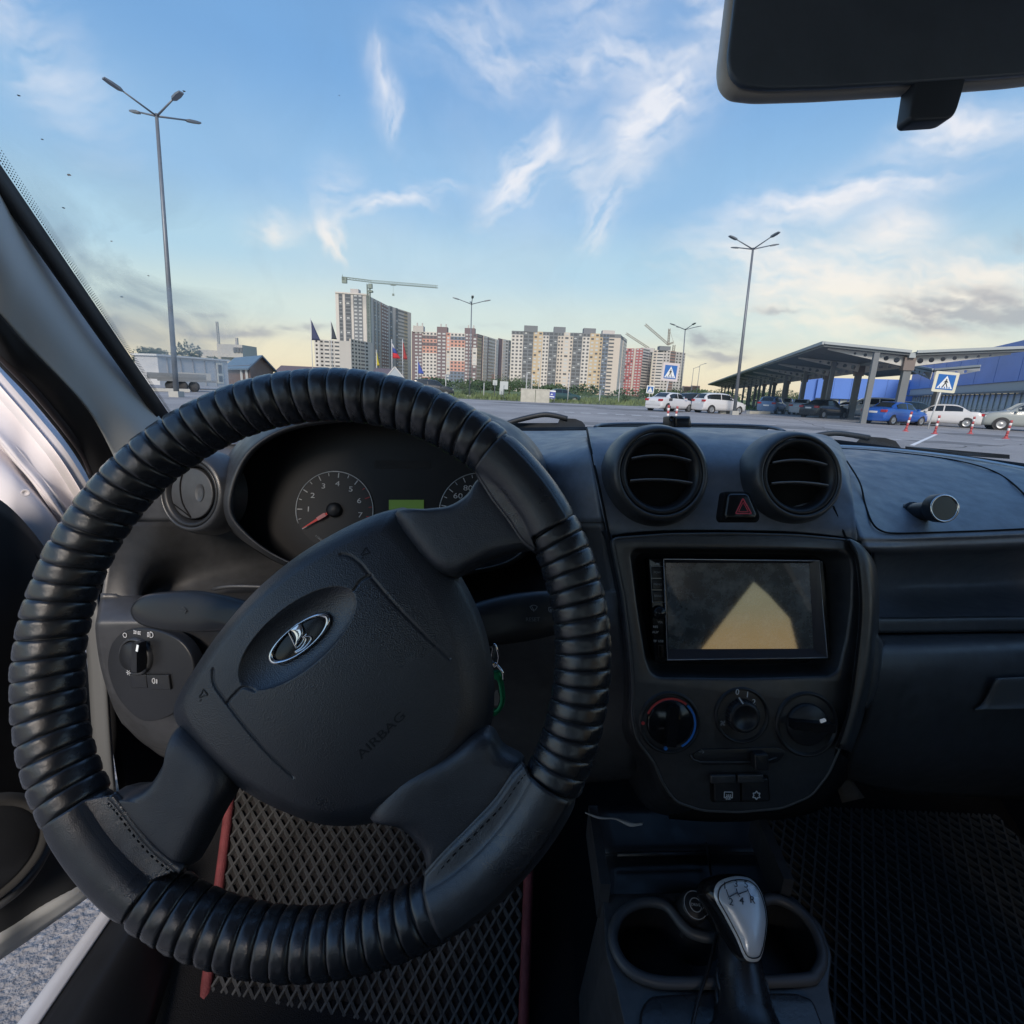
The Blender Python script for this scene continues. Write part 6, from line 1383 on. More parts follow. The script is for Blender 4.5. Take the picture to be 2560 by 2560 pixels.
D = 58; hz_ = thing('wooden_house', 'brown wooden house with blue roof behind the site cabin', 'house', (*gp(470, 58), 0))
A, B = gp(428, 66), gp(473, 56); C_ = gp(516, 62); ez = top_z(473, 689, 56); rzp = top_z(490, 671, 58)
mid = (B+C_)/2; MB().add([(*A, 0), (*B, 0), (*B, ez), (*A, ez)], [(0, 1, 2, 3)]).add([(*B, 0), (*C_, 0), (*C_, ez), (*mid, rzp), (*B, ez)], [(0, 1, 2, 3, 4)]).build('wall', M_wood, hz_)
bkv = (A-B); o_ = .4
def off(p, k): return p+(p-(B+C_)/2)*k
e1, e2 = off(B, .25), off(C_, .25); fwd = -bkv/np.linalg.norm(bkv)*.6
rfm = MB(); 
for e in (e1, e2): rfm.add([(*(e+fwd), ez-.35), (*(mid+fwd), rzp+.1), (*(mid+bkv*1.1), rzp+.1), (*(e+bkv*1.1), ez-.35), (*(e+fwd), ez-.5), (*(mid+fwd), rzp-.1), (*(mid+bkv*1.1), rzp-.1), (*(e+bkv*1.1), ez-.5)], [(0, 1, 2, 3), (4, 5, 6, 7), (0, 1, 5, 4), (0, 3, 7, 4)])
rfm.build('roof', M_blueroof, hz_)
for k in (.15, .35, .55, .75):
    q = B+(C_-B)*k; cbox('window', (q[0]-.1, q[1]-.15, ez*.55), (.75, .1, 1.2), math.atan2(*(C_-B)[::-1]), M_glassl if k in (.35, .75) else M_glass, hz_)
for k in (.1, .3): q = B+(A-B)*k; cbox('window', (q[0]-.05, q[1]-.12, ez*.55), (.8, .1, 1.3), math.atan2(*(A-B)[::-1]), M_glassl, hz_)
# low brown roofs further along, white gable
for u0, u1, v, D, lab in ((520, 600, 690, 75, 'low dark roofed shed left of the flagpoles'), (600, 700, 697, 80, 'long low brown roof below the concrete block'), (700, 742, 694, 62, 'low plum roof beside the white gable')):
    A, B = gp(u0, D), gp(u1, D); z = top_z((u0+u1)/2, v, D); t = thing('shed', lab, 'shed', (*A, 0), group='low sheds along the left edge')
    cbox('wall', (*((A+B)/2+np.array([0, 2])), z*.35), (np.linalg.norm(B-A), 4, z*.7), 0, M_wood, t)
    MB().add([(A[0], A[1]-.4, z*.68), (B[0], B[1]-.4, z*.68), (B[0], B[1]+2, z), (A[0], A[1]+2, z), (B[0], B[1]+4.4, z*.68), (A[0], A[1]+4.4, z*.68)], [(0, 1, 2, 3), (3, 2, 4, 5)]).build('roof', mat('plum_roof', (.14, .11, .12), .7), t)
tw = thing('white_gable', 'small white gabled tent roof seen above the wheel rim', 'tent', (*gp(750, 56), 0)); A, B, Cc = G(728, 712, 55), G(745, 692, 55), G(766, 718, 55)
MB().add([A, B, Cc], [(0, 1, 2)]).build('gable_panel', mat('tent_glass', (.35, .40, .44), .5), tw); MB().bar(A, B, .10, .10).build('gable_board', mat('gable_white', (.55, .54, .53), .6), tw); MB().bar(B, Cc, .10, .10).build('gable_board', mat('gable_white', (.55, .54, .53), .6), tw)
# flatbed trailer
tr = thing('flatbed_trailer', 'flat trailer with low sides parked beside the site cabin', 'trailer', (*gp(345, 36), 0)); a, b = gp(296, 36), gp(404, 38); dv = b-a; rz = math.atan2(dv[1], dv[0]); c0 = (a+b)/2
M_tr = mat('trailer_grey', (.16, .17, .18), .7, var=(2, .3))
cbox('bed', (*c0, .75), (np.linalg.norm(dv), 2.0, .14), rz, M_tr, tr); cbox('side_board', (*(c0+np.array([0, -1.0])), 1.0), (np.linalg.norm(dv), .06, .42), rz, M_tr, tr); cbox('load', (*(c0+np.array([.4, 0])), 1.05), (2.2, 1.2, .5), rz, mat('load_grey', (.35, .35, .34), .8), tr)
for k in (.35, .55, .75):
    q = a+dv*k; MB().lathe([(.0, -.11), (.34, -.11), (.36, -.06), (.36, .06), (.34, .11), (.0, .11)], Matrix.Translation((q[0], q[1]-.85, .36)) @ Matrix.Rotation(R_(90), 4, 'X'), 20).build('wheel', mat('tyre', (.03, .03, .032), .8), tr)
for k, z in ((.2, .12), (.6, .12)): q = a+dv*k+np.array([0, -2.5]); tb = thing('timber_stack', 'pale timber lying on tarmac by trailer, %s' % ('left' if k < .4 else 'right'), 'timber', (q[0], q[1], 0)); cbox('plank', (q[0], q[1], z), (2.2, .5, .2), rz, mat('pale_timber', (.48, .47, .44), .8), tb)
# far white building, mast, chimney
fb = thing('low_white_building', 'low white building far left behind trees', 'building', (*gp(420, 150), 0)); A, B = gp(395, 150), gp(470, 155); z = top_z(430, 663, 150)
cbox('wall', (*((A+B)/2), z/2), (np.linalg.norm(B-A), 10, z), 0, wallm((.50, .47, .44)), fb); cbox('upper_storey', (*(gp(452, 150)), z), (7, 8, 3.4), 0, wallm((.46, .44, .42)), fb)  # far haze put into these pale wall colours too
for u in (447, 453, 459): cbox('window', (*(gp(u, 145.8)), z+.3), (.7, .2, 1.3), 0, M_glass, fb)
ms = thing('radio_mast', 'thin radio mast rising above low white building', 'mast', (*gp(418, 170), 0)); p = gp(418, 170); mb = MB(); truss(mb, (*p, 0), (*p, top_z(418, 607, 170)), .5, 26, .1); mb.build('lattice', mat('mast_grey', (.42, .41, .40), .6), ms)
ch = thing('chimney', 'short square chimney on low building at far left', 'chimney', (*gp(452, 149), 0)); cbox('stack', (*gp(452, 149), top_z(452, 652, 149)), (.6, .6, 4), 0, mat('chimney_grey', (.36, .35, .34), .8), ch)  # chimney grey lightened with the same painted haze
# flags
def flagpole(u, vt, vb, D, colr, flag, lab):
    p = gp(u, D); t = thing('flagpole', lab, 'flag', (p[0], p[1], 0), group='flagpoles along the lot'); z = top_z(u, vt, D)
    MB().tube([(p[0], p[1], 0), (p[0], p[1], z)], [.06, .04], 8).build('pole', mat('pole_white', (.55, .56, .58), .5), t)
    if flag:
        (f0, f1, w) = flag; z0, z1 = top_z(u, f1, D), top_z(u, f0, D); rows = []
        for i in range(9):
            s = i/8; zz = z1+(z0-z1)*s; ww = w*(.18+.82*s**1.2)
            rows.append([np.array([p[0]+.05+ww*q, p[1]+.12*math.sin(6*q+3*s), zz-.25*q*w*(1-s)]) for q in np.linspace(0, 1, 5)])
        colrs = colr if isinstance(colr, list) else [colr]; n = len(colrs)
        for k, cc_ in enumerate(colrs):
            a_, b_ = k*8//n, (k+1)*8//n; o = MB().grid(np.array(rows[a_:b_+1])).build('flag_cloth', mat('flag_%02d%02d%02d' % tuple(int(x*99) for x in cc_), cc_, .8), t, fix=False); md = o.modifiers.new('t', 'SOLIDIFY'); md.thickness = .01
flagpole(591, 600, 700, 68, (.05, .06, .13), (604, 642, 1.1), 'leftmost flagpole with drooping navy flag')
flagpole(628, 605, 700, 72, (.05, .06, .08), (608, 640, .7), 'thin flagpole with dark flag left of tower')
flagpole(740, 640, 720, 60, [(.6, .6, .62), (.05, .08, .3), (.5, .03, .04)], (648, 676, .9), 'flagpole with white blue and red flag before the stepped block')
flagpole(760, 640, 720, 62, (.38, .05, .05), (646, 678, .5), 'flagpole with drooping dark red flag right of the striped one')
flagpole(788, 672, 720, 62, (.06, .10, .42), (682, 705, .7), 'flagpole with blue flag before the patterned block')
flagpole(711, 660, 715, 66, (.62, .52, .05), (664, 690, .3), 'flagpole with narrow yellow banner below the tower')
for u, vt, D, lab in ((993, 702, 62, 'thin white pole left behind concrete wall'), (1003, 705, 62, 'thin white pole right behind concrete wall'), (1072, 704, 58, 'bare white pole right of small blue sign'), (1016, 664, 70, 'bare yellowish pole before the cream block'), (1132, 736, 56, 'short pale post on the verge right of centre'), (1168, 722, 60, 'thin pale post before the right end of cream block'), (841, 706, 60, 'thin pale pole left of the middle lamp post'), (913, 722, 60, 'thin pale post right of the middle lamp post')):
    flagpole(u, vt, 745, D, None, None, lab)

# ------------------------------------------------------------------ signs, wall, bollards
M_sblue = mat('sign_blue', (.02, .13, .42), .45); M_swhite = mat('sign_white', (.75, .77, .78), .5); M_sback = mat('sign_backing', (.66, .64, .52), .5); M_spink = mat('sign_backing_pale', (.62, .56, .56), .5); M_sblk = mat('sign_black', (.02, .02, .025), .6)
def crossing_sign(lab, u, v, D, wpx, hpx, lean=0., back=None, yaw=0., big=True):
    s = D/966.; c = G(u, v, D); w, h = wpx*s, hpx*s; t = thing('crossing_sign', lab, 'road sign', (c[0]+lean, c[1], 0), group='pedestrian crossing signs')
    fr = Frame(c, (math.cos(yaw), math.sin(yaw), -.045), (0, 0, 1))
    MB().tube([(c[0]+lean, c[1]+.06, 0), tuple(np.array(c)+np.array([0, .06, h*.3]))], .04, 10).build('post', mat('post_white', (.62, .63, .64), .5), t)
    plate('backing', fr, [round_poly([(-w/2, -h/2), (w/2, -h/2), (w/2, h/2), (-w/2, h/2)], w*.06, 4)], -.02, .0, back or M_sback, t)
    k = .74; plate('blue_panel', fr, [[(-w*k/2, -h*k/2), (w*k/2, -h*k/2), (w*k/2, h*k/2), (-w*k/2, h*k/2)]], .0, .012, M_sblue, t)
    a, b = w*k*.45, h*k*.42
    plate('white_triangle', fr, [[(-a, -b), (a, -b), (0, b)]], .012, .02, M_swhite, t)
    q = lambda pts: [(x*w*k*.45, y*h*k*.42) for x, y in pts]
    if big:
        plate('walker_head', fr, [[(x*w*k*.45+.0, (y)*h*k*.42) for x, y in [(.10*math.cos(t_)+.02, .09*math.sin(t_)+.42) for t_ in np.linspace(0, 6.28, 13)[:-1]]]], .02, .028, M_sblk, t)
        for nm, pts in (('walker_torso', [(-.06, .30), (.12, .30), (.10, -.15), (-.10, -.15)]), ('walker_leg', [(-.02, -.12), (.11, -.15), (.34, -.72), (.24, -.78)]), ('walker_leg', [(-.10, -.12), (.02, -.15), (-.22, -.80), (-.36, -.76)]), ('walker_arm', [(.10, .28), (.32, -.08), (.25, -.12), (.06, .15)]), ('walker_arm', [(-.06, .28), (-.28, -.05), (-.21, -.10), (-.02, .15)])):
            plate(nm, fr, [q(pts)], .02, .027, M_sblk, t)
        for x in (-.62, -.30, .02, .34, .62): plate('zebra_stripe', fr, [q([(x-.07, -.97), (x+.07, -.97), (x+.02, -.70), (x-.10, -.70)])], .02, .024, M_sblue, t)
    return t
crossing_sign('nearest pedestrian crossing sign on pale yellow board, at right', 1784, 721, 30, 43, 36, -.35)
crossing_sign('pedestrian crossing sign on pinkish board behind the white sedan', 1265, 702, 45, 30, 32, -.25, M_spink)
crossing_sign('smallest, farthest pedestrian crossing sign left of the white sedan', 1227, 735, 68, 14, 14, -.05, M_swhite, big=False)
D = 52; wl_ = thing('concrete_wall', 'short pale concrete block wall at the far edge of the lot', 'wall', (*gp(1010, D), 0))
for k, (u0, u1) in enumerate(((983, 1010), (1011, 1037))):
    A, B = gp(u0, D), gp(u1, D); cbox('wall_block', (*((A+B)/2), .62), (np.linalg.norm(B-A), .5, 1.24), math.atan2(*(B-A)[::-1]), mat('pale_concrete', (.46, .45, .40), .9, var=(2, .2)), wl_); cbox('wall_cap', (*((A+B)/2), 1.26), (np.linalg.norm(B-A)+.05, .56, .07), math.atan2(*(B-A)[::-1]), mat('pale_concrete2', (.52, .51, .47), .9), wl_)
bs = thing('blue_board', 'small blue and white board beside the concrete wall', 'sign', tuple(G(1041, 745, 52)*np.array([1, 1, 0]))); fr = Frame(G(1041, 744, 52), (1, 0, -.045), (0, 0, 1)); plate('board', fr, [[(-.36, -.38), (.36, -.38), (.36, .38), (-.36, .38)]], -.02, .0, mat('board_blue', (.06, .09, .36), .5), bs); plate('board_head', fr, [[(-.36, .24), (.36, .24), (.36, .38), (-.36, .38)]], .0, .01, M_swhite, bs); plate('board_mark', fr, [[(-.12, -.05), (.12, -.05), (0, .10)]], .0, .01, M_swhite, bs); plate('board_line', fr, [[(-.26, -.27), (.26, -.27), (.26, -.17), (-.26, -.17)]], .0, .01, M_swhite, bs)
for x in (-.3, .3): MB().bar(fr.P(x, -.38, -.02), fr.P(x, -.85, -.02), .04).build('board_leg', M_pole, bs)
for u, v, w, h, D, lab in ((951, 727, 15, 14, 56, 'grey back of a square road sign on the verge'), (934, 722, 8, 9, 60, 'small pale sign back left of the square one'), (946, 738, 7, 12, 58, 'narrow pale sign back below the square one')):
    c = G(u, v, D); s = D/966; t = thing('sign_back', lab, 'road sign', (c[0], c[1], 0), group='backs of road signs on the verge'); cbox('plate', tuple(c), (w*s, .03, h*s), 0, mat('sign_grey', (.46, .50, .52), .5), t); MB().tube([(c[0], c[1], 0), tuple(c)], .035, 8).build('post', M_pole, t)
M_bol = mat('bollard_red', (.42, .08, .085), .5); M_bolw = mat('bollard_white', (.75, .72, .72), .5)
def bollard(u, vb, h, lab, lean=0.):
    p = GZ(u, vb, 0); t = thing('bollard', lab, 'bollard', tuple(p), group='red flexible bollards')
    n = 7
    for k in range(n):
        z0, z1 = h*k/n, h*(k+1)/n; r = .05 if k else .07
        MB().tube([p+np.array([lean*z0, 0, z0]), p+np.array([lean*z1, 0, z1])], [r, r*.97], 12).build('band', M_bolw if k in (3, 5) else M_bol, t)
    MB().lathe([(.14, 0), (.13, .03), (.06, .05)], Matrix.Translation(Vector(p)), 20).build('foot', M_bol, t)
bollard(1708, 814, .95, 'red bollard in front of the blue sedan', .12); bollard(1763, 819, .85, 'red bollard below the nearest crossing sign', .05); bollard(1830, 819, .85, 'red bollard right of the nearest crossing sign', .03); bollard(1897, 828, .80, 'rightmost red bollard, near the right edge', .08)
bollard(1273, 799, .75, 'right of the two red bollards before the white sedan', .05); bollard(1258, 801, .80, 'left, darker of two red bollards before white sedan', .0)
rk = GZ(1430, 781, 0); rkt = thing('kerb_stones', 'pale broken kerb stones at the lamp foot before the hatchback', 'stones', tuple(rk))
for i, (u, w) in enumerate(((1362, .5), (1375, .4), (1385, .5), (1420, 1.0), (1440, 1.2))): q = GZ(u, 780.5+i*.2, 0); cbox('stone', (q[0], q[1], .12), (w, .4, .26), .1*i, mat('pale_concrete', (.46, .45, .40), .9), rkt)

# worn tarmac: patched squares and cracks
rgp = random.Random(12); M_patch = noise_mix_mat('tarmac_patch', (.15, .15, .155), (.22, .22, .225), .8, .9, (60, .6, .01)); M_crack = mat('crack', (.10, .10, .10), .95)
for u, v, w, h in ((1130, 800, 1.6, 1.0), (1330, 812, 2.4, 1.2), (1480, 806, 3.0, 1.6), (1600, 838, 2.0, .8), (1790, 836, 1.6, .9), (1860, 822, 2.6, 1.4), (1200, 774, 4.0, 2.5), (1040, 764, 5.0, 3.0)):
    p = GZ(u, v, 0); flat('tarmac_patch', [(p[0]+w*math.cos(t)*rgp.uniform(.7, 1.1), p[1]+h*math.sin(t)*rgp.uniform(.7, 1.1)) for t in np.linspace(0, 6.28, 11)[:-1]], .0085, M_patch)
for u0, v0, u1, v1 in ((1380, 815, 1560, 812), (1500, 790, 1620, 830), (1780, 845, 1932, 838), (1150, 795, 1250, 790), (1590, 815, 1760, 829), (1340, 790, 1480, 795)):
    a, b = GZ(u0, v0, 0), GZ(u1, v1, 0); n = 14; pts = [a+(b-a)*i/n+np.array([rgp.uniform(-.15, .15), rgp.uniform(-.25, .25), 0]) for i in range(n+1)]; mb = MB()
    for p, q in zip(pts[:-1], pts[1:]):
        d = q-p; nn = np.array([-d[1], d[0], 0]); nn = nn/np.linalg.norm(nn)*.025; mb.add([(*(p-nn)[:2], .010), (*(q-nn)[:2], .010), (*(q+nn)[:2], .010), (*(p+nn)[:2], .010)], [(0, 1, 2, 3)])
    struct(mb.build('tarmac_crack', M_crack, None, fix=False))

# ================================================================== parked cars (built along +x, copied and turned)
M_tyre = mat('tyre', (.03, .03, .032), .8); M_rim = mat('alloy', (.40, .41, .43), .35, metal=.7); M_cglass = mat('car_glass', (.02, .025, .03), .08, spec=.6); M_tail = mat('tail_lamp', (.42, .02, .03), .2, coat=.5); M_lampw = mat('head_lamp', (.6, .62, .65), .15, coat=.5); M_plate = mat('number_plate', (.72, .73, .74), .5); M_cblk = mat('car_black_trim', (.02, .02, .022), .5)
def car_model(name, label, paint, kind, cat='car'):
    t = thing(name, label, cat, (0, 0, 0), local=True)
    L = {'sedan': 4.4, 'hatch': 4.1, 'suv': 4.8}[kind]; hw = {'sedan': .85, 'hatch': .84, 'suv': .94}[kind]; k = {'sedan': 1., 'hatch': 1.05, 'suv': 1.2}[kind]
    # stations: x (rear 0 .. front 1), belt height, roof height, half width
    if kind == 'sedan': ST = [(0, .62, .62, .70), (.015, .86, .86, .78), (.05, 1.00, 1.00, .83), (.13, 1.03, 1.035, .85), (.17, 1.02, 1.06, .85), (.30, .99, 1.40, .86), (.42, .97, 1.455, .86), (.55, .95, 1.43, .86), (.62, .94, 1.33, .86), (.74, .92, .955, .86), (.85, .86, .875, .85), (.95, .76, .77, .80), (.985, .66, .66, .74), (1, .50, .50, .68)]
    elif kind == 'hatch': ST = [(0, .66, .66, .74), (.015, .92, .92, .80), (.035, 1.02, 1.08, .82), (.10, 1.02, 1.38, .84), (.20, 1.00, 1.47, .85), (.38, .98, 1.50, .86), (.54, .96, 1.46, .86), (.62, .95, 1.36, .86), (.76, .93, .96, .86), (.87, .86, .875, .84), (.95, .76, .77, .79), (.985, .64, .64, .73), (1, .50, .50, .66)]
    else: ST = [(0, .70, .70, .78), (.012, 1.0, 1.0, .86), (.03, 1.05, 1.15, .88), (.08, 1.05, 1.44, .90), (.18, 1.03, 1.50, .91), (.40, 1.01, 1.52, .92), (.56, 1.0, 1.48, .92), (.64, .99, 1.36, .92), (.75, .98, 1.01, .92), (.87, .92, .93, .90), (.96, .82, .83, .86), (.99, .68, .68, .80), (1, .55, .55, .74)]
    s_ = hw/.85
    def sec(x, belt, roof, w):
        w *= s_ if kind != 'suv' else 1.; zb = .22*k; b = belt*k; r = roof*k; tw = w*.74 if r > b+.1 else w*.90
        X = (x-.5)*L; top = r if r > b+.005 else b+.012
        half = [(w*.80, zb), (w*.97, zb+.06), (w, zb+.25), (w*1.0, b*.72), (w*.97, b*.93), (w*.92, b), (tw+(w*.92-tw)*.45, b+(top-b)*.55), (tw, b+(top-b)*.90), (tw*.80, top*1.0), (0, top+.015)]
        return [(X, y, z) for y, z in half]+[(X, -y, z) for y, z in half[::-1][1:]]
    S = np.array([(x, b, r, w) for x, b, r, w in ST]); F = cr_interp(S, 4); F[:, 0] = np.clip(F[:, 0], 0, 1); F[:, 2] = np.maximum(F[:, 2], F[:, 1])
    body = MB().loft([sec(*f) for f in F], closed=False, smooth=True); n = len(sec(*F[0])); body.f += [tuple(range(n)), tuple((len(F)-1)*n+i for i in range(n))[::-1]]; body.sm += [False]*2
    bo = body.build('body', paint, t)
    def at(x):
        return [np.interp(x, F[:, 0], F[:, j]) for j in (1, 2, 3)]
    # side glass, front and rear screens
    ws = [(x, at(x)) for x in np.linspace(.0, 1, 60)]
    cab = [x for x, (b, r, w) in ws if r > b+.22]
    x0, x1 = cab[0], cab[-1]; mid = (x0+x1)/2+.02
    for sgn in (1, -1):
        for xa, xb in ((x0+.012, mid-.008), (mid+.008, x1-.005)):
            rows = [[], []]
            for x in np.linspace(xa, xb, 8):
                p = sec(x, *at(x)); q0, q1 = np.array(p[5]), np.array(p[7])
                a_, b_ = q0+(q1-q0)*.10, q0+(q1-q0)*.92
                for r_, q in zip(rows, (a_, b_)): r_.append((q[0], sgn*(q[1]+.012), q[2]+.004))
            MB().grid(np.array(rows)).build('side_window', M_cglass, t, fix=False)
    def screen(xa, xb, nm):
        rows = []
        for x in np.linspace(xa, xb, 6):
            b, r, w = at(x); p = sec(x, b, r, w); ww = p[8][1]*.98; rows.append([(p[9][0], y*ww, p[8][2]+.018+.010*(1-y*y)) for y in np.linspace(-1, 1, 7)])
        MB().grid(np.array(rows)).build(nm, M_cglass, t, fix=False)
    if kind == 'sedan': screen(.18, .295, 'rear_screen')
    else: screen(.032, .115, 'rear_screen')
    screen(.62, .735, 'windscreen')
    wr = {'sedan': .31, 'hatch': .31, 'suv': .37}[kind]
    for xw in (.18, .81):
        for sgn in (1, -1):
            M = Matrix.Translation(((xw-.5)*L, sgn*(hw*1.0-.10), wr)) @ Matrix.Rotation(R_(-90*sgn), 4, 'X')
            ar = MB().lathe([(.0, .104), (wr*1.16, .104)], M, 24).build('wheel_arch', M_cblk, t)
            w_ = MB().lathe([(wr*.66, .112), (wr*.90, .120), (wr, .09), (wr, -.09), (wr*.9, -.1)], M, 24).build('wheel', M_tyre, t)
            rm = MB().lathe([(.0, .115), (wr*.15, .118), (wr*.2, .108), (wr*.58, .104), (wr*.66, .118)], M, 20).build('wheel_rim', M_rim, w_)
    zb = .9*k if kind == 'sedan' else .95*k
    for sgn in (1, -1):
        MB().box((-.5*L+.09, sgn*hw*.74, zb-.03), (.16, hw*.40, .16)).build('tail_light', M_tail, t)
        MB().box((.5*L-.20, sgn*hw*.70, .68*k), (.24, hw*.36, .13)).build('headlight', M_lampw, t)
        MB().box((x1*L-.5*L+.05, sgn*(hw+.06), .98*k), (.12, .16, .11)).build('door_mirror', paint, t)
    MB().box((-.5*L-.005+.02, 0, .78*k if kind == 'sedan' else .72*k), (.04, .50, .12)).build('number_plate', M_plate, t)
    MB().box((-.5*L+.05, 0, .34*k), (.14, hw*1.6, .16)).build('rear_bumper', M_cblk if kind == 'suv' else paint, t)
    MB().box((.5*L-.04, 0, .42*k), (.08, hw*1.1, .14)).build('grille', M_cblk, t)
    return t
def paint(n, c, r=.28): return mat('paint_'+n, c, r, coat=.5, spec=.5)
PROTO = {}
def park(kind, pn, pc, label, u, D, heading, vb=None):
    p = gp(u, D); key = (kind, pn); az = R_(90-heading)
    if key not in PROTO:
        t = car_model('parked_car', label, paint(pn, pc), kind); PROTO[key] = t; t.location = (p[0], p[1], 0); t.rotation_euler = (0, 0, az); t['group'] = 'cars parked in the lot'; return t
    return copy_tree(PROTO[key], (p[0], p[1], 0), az, label, 'cars parked in the lot')
WHT, BLU, BLK, SIL, NAV, GRE = (.62, .63, .66), (.02, .10, .42), (.02, .022, .026), (.38, .42, .46), (.10, .17, .30), (.30, .33, .33)
cw_ = park('sedan', 'white', WHT, 'white sedan with dark sticker on its rear wing', 1266, 42, 52)
park('hatch', 'white', WHT, 'white hatchback parked beside the tall lamp post', 1358, 42, 72)
park('sedan', 'silver', SIL, 'silver sedan half hidden behind the white sedan', 1300, 50, 60)
park('hatch', 'black', BLK, 'dark hatchback seen between white sedan and white hatchback', 1316, 50, 70)  # hatchback stands in for an unclear dark shape between the white cars
park('hatch', 'steelblue', NAV, 'steel blue hatchback under the left part of the canopy', 1458, 50, 40)
park('hatch', 'silver', SIL, 'grey hatchback deep under the canopy behind the blue one', 1483, 62, 30)
park('sedan', 'white', WHT, 'white sedan under canopy with its tail to the camera', 1514, 50, 36)
park('sedan', 'black', BLK, 'black sedan under the canopy before the white SUV', 1558, 43, 62)
park('suv', 'white', WHT, 'white SUV under the canopy facing left', 1640, 45, -65)
park('sedan', 'silver', SIL, 'silver sedan partly hidden behind the white SUV', 1600, 56, -60)
park('sedan', 'blue', BLU, 'bright blue sedan with its tail towards the camera', 1692, 34.5, 68)
park('hatch', 'black', BLK, 'black car roof showing between blue sedan and white saloon', 1722, 40, 75)
park('sedan', 'white', WHT, 'white saloon right of the blue sedan, tail to the right', 1776, 35.5, -52)
park('suv', 'grey', GRE, 'grey SUV cut off by the right edge', 1946, 33, -60)
park('sedan', 'silver', SIL, 'silver sedan roof under the canopy left of white tail', 1545, 70, 30)
park('sedan', 'darkgreen', (.03, .07, .07), 'dark sedan standing on the grass verge behind the blue board', 1060, 62, 80)
park('suv', 'black', BLK, 'dark van roof just above the wheel rim, left of middle lamp post', 816, 60, 80)
# rear wing sticker on the white sedan
stk = cbox('sticker', (-1.15, -.853, .92), (.42, .012, .20), 0, mat('sticker_dark', (.07, .07, .08), .5), None); stk.parent = cw_; stk.matrix_parent_inverse = Matrix.Identity(4)

# ================================================================== canopy and store
az = R_(16.5); LD = np.array([math.sin(az), math.cos(az)]); PD = np.array([LD[1], -LD[0]])
D0 = 35.0; A0 = gp(1535, D0)
def CAN(s, l, z): q = A0+PD*s+LD*l; return np.array([q[0], q[1], z])
def s_for(u):
    d = ray(u, 760); r = d[0]/d[1]; return (r*A0[1]-A0[0])/(PD[0]-r*PD[1])
sB, sC = s_for(1703), s_for(1912); zA = top_z(1535, 646, D0); zB = top_z(1703, 663, A0[1]+PD[1]*sB); zC = top_z(1912, 654, A0[1]+PD[1]*sC)
LEN = 118
can = thing('car_park_canopy', 'long grey butterfly roof canopy over parked cars', 'canopy', (*(A0+PD*sB), 0))
M_can = mat('canopy_steel', (.14, .16, .175), .55, metal=.2, var=(1, .15)); M_cane = mat('canopy_edge', (.34, .38, .40), .5); M_gird = mat('girder', (.50, .50, .49), .55, var=(2, .1)); M_colm = mat('canopy_column', (.15, .165, .18), .55, var=(1, .1))
def zs(s): return zA+(zB-zA)*s/sB if s <= sB else zB+(zC-zB)*(s-sB)/(sC-sB)
npan = 14
for i in range(npan):
    l0, l1 = LEN*i/npan, LEN*(i+1)/npan-.06
    for s0, s1 in ((0, sB-.15), (sB+.15, sC)):
        a = [CAN(s0, l0, zs(s0)), CAN(s1, l0, zs(s1)), CAN(s1, l1, zs(s1)), CAN(s0, l1, zs(s0))]; b = [p-np.array([0, 0, .22]) for p in a]
        MB().add(a+b, [(0, 1, 2, 3), (7, 6, 5, 4), (0, 4, 5, 1), (1, 5, 6, 2), (2, 6, 7, 3), (3, 7, 4, 0)]).build('roof_panel', M_can, can)
for s0, s1 in ((0, sB-.15), (sB+.15, sC+.3)): MB().bar(CAN(s0, -.1, zs(s0)+.0), CAN(s1, -.1, zs(s1)), .12, .16).build('front_edge', M_cane, can)
MB().bar(CAN(-.08, -.1, zA), CAN(-.08, LEN, zA), .12, .20).build('eave_edge', M_cane, can)
MB().bar(CAN(sB, 0, zB-.2), CAN(sB, LEN, zB-.2), .34, .3).build('valley_gutter', M_cane, can)
# castellated girders: plates with round holes
def girder(l, sa, sb, da, db):
    d = CAN(sb, l, zs(sb))-CAN(sa, l, zs(sa)); L = np.linalg.norm(d); ex = d/L; fr = Frame(CAN(sa, l, zs(sa)-.24), ex, (0, 0, 1))
    if fr.n@(EYE-fr.o) < 0: fr = Frame(CAN(sb, l, zs(sb)-.24), -ex, (0, 0, 1)); da, db = db, da
    out = [(0, 0), (L, 0), (L, -db), (0, -da)]; n = max(int(L/.62), 3); holes = []
    for k in range(n):
        x = L*(k+.7)/(n+.4); dd = da+(db-da)*x/L
        if dd > .22: holes.append(ellipse(x, -dd*.5, min(.17, dd*.30), min(.17, dd*.30), n=12)[::-1])
    plate('girder', fr, [out]+holes, -.06, .0, M_gird, can)
for i in range(npan):
    l = .5+LEN*i/npan
    girder(l, .4, sB-.2, .10, .62); girder(l, sB+.2, sC-.5, .62, .12)
# columns
for i in range(13):
    l = -.3+LEN*i/13
    for s in ((s_for(1632)-0.0),) if True else ():
        q = CAN(s, l, 0); MB().bar(q, CAN(s, l, zs(s)-.3), .30, .30, up=(LD[0], LD[1], 0)).build('column', M_colm, can)
    if i < 9:
        q = CAN(sB, l+.8, 0); MB().bar(q, CAN(sB, l+.8, zB-.3), .42, .42, up=(LD[0], LD[1], 0)).build('column', M_colm, can)
        MB().bar(CAN(sB, l+.8, zB-1.1), CAN(sB, l+.8, zB-.3), .6, .6, up=(LD[0], LD[1], 0)).build('column_head', mat('column_head', (.18, .15, .14), .6), can)
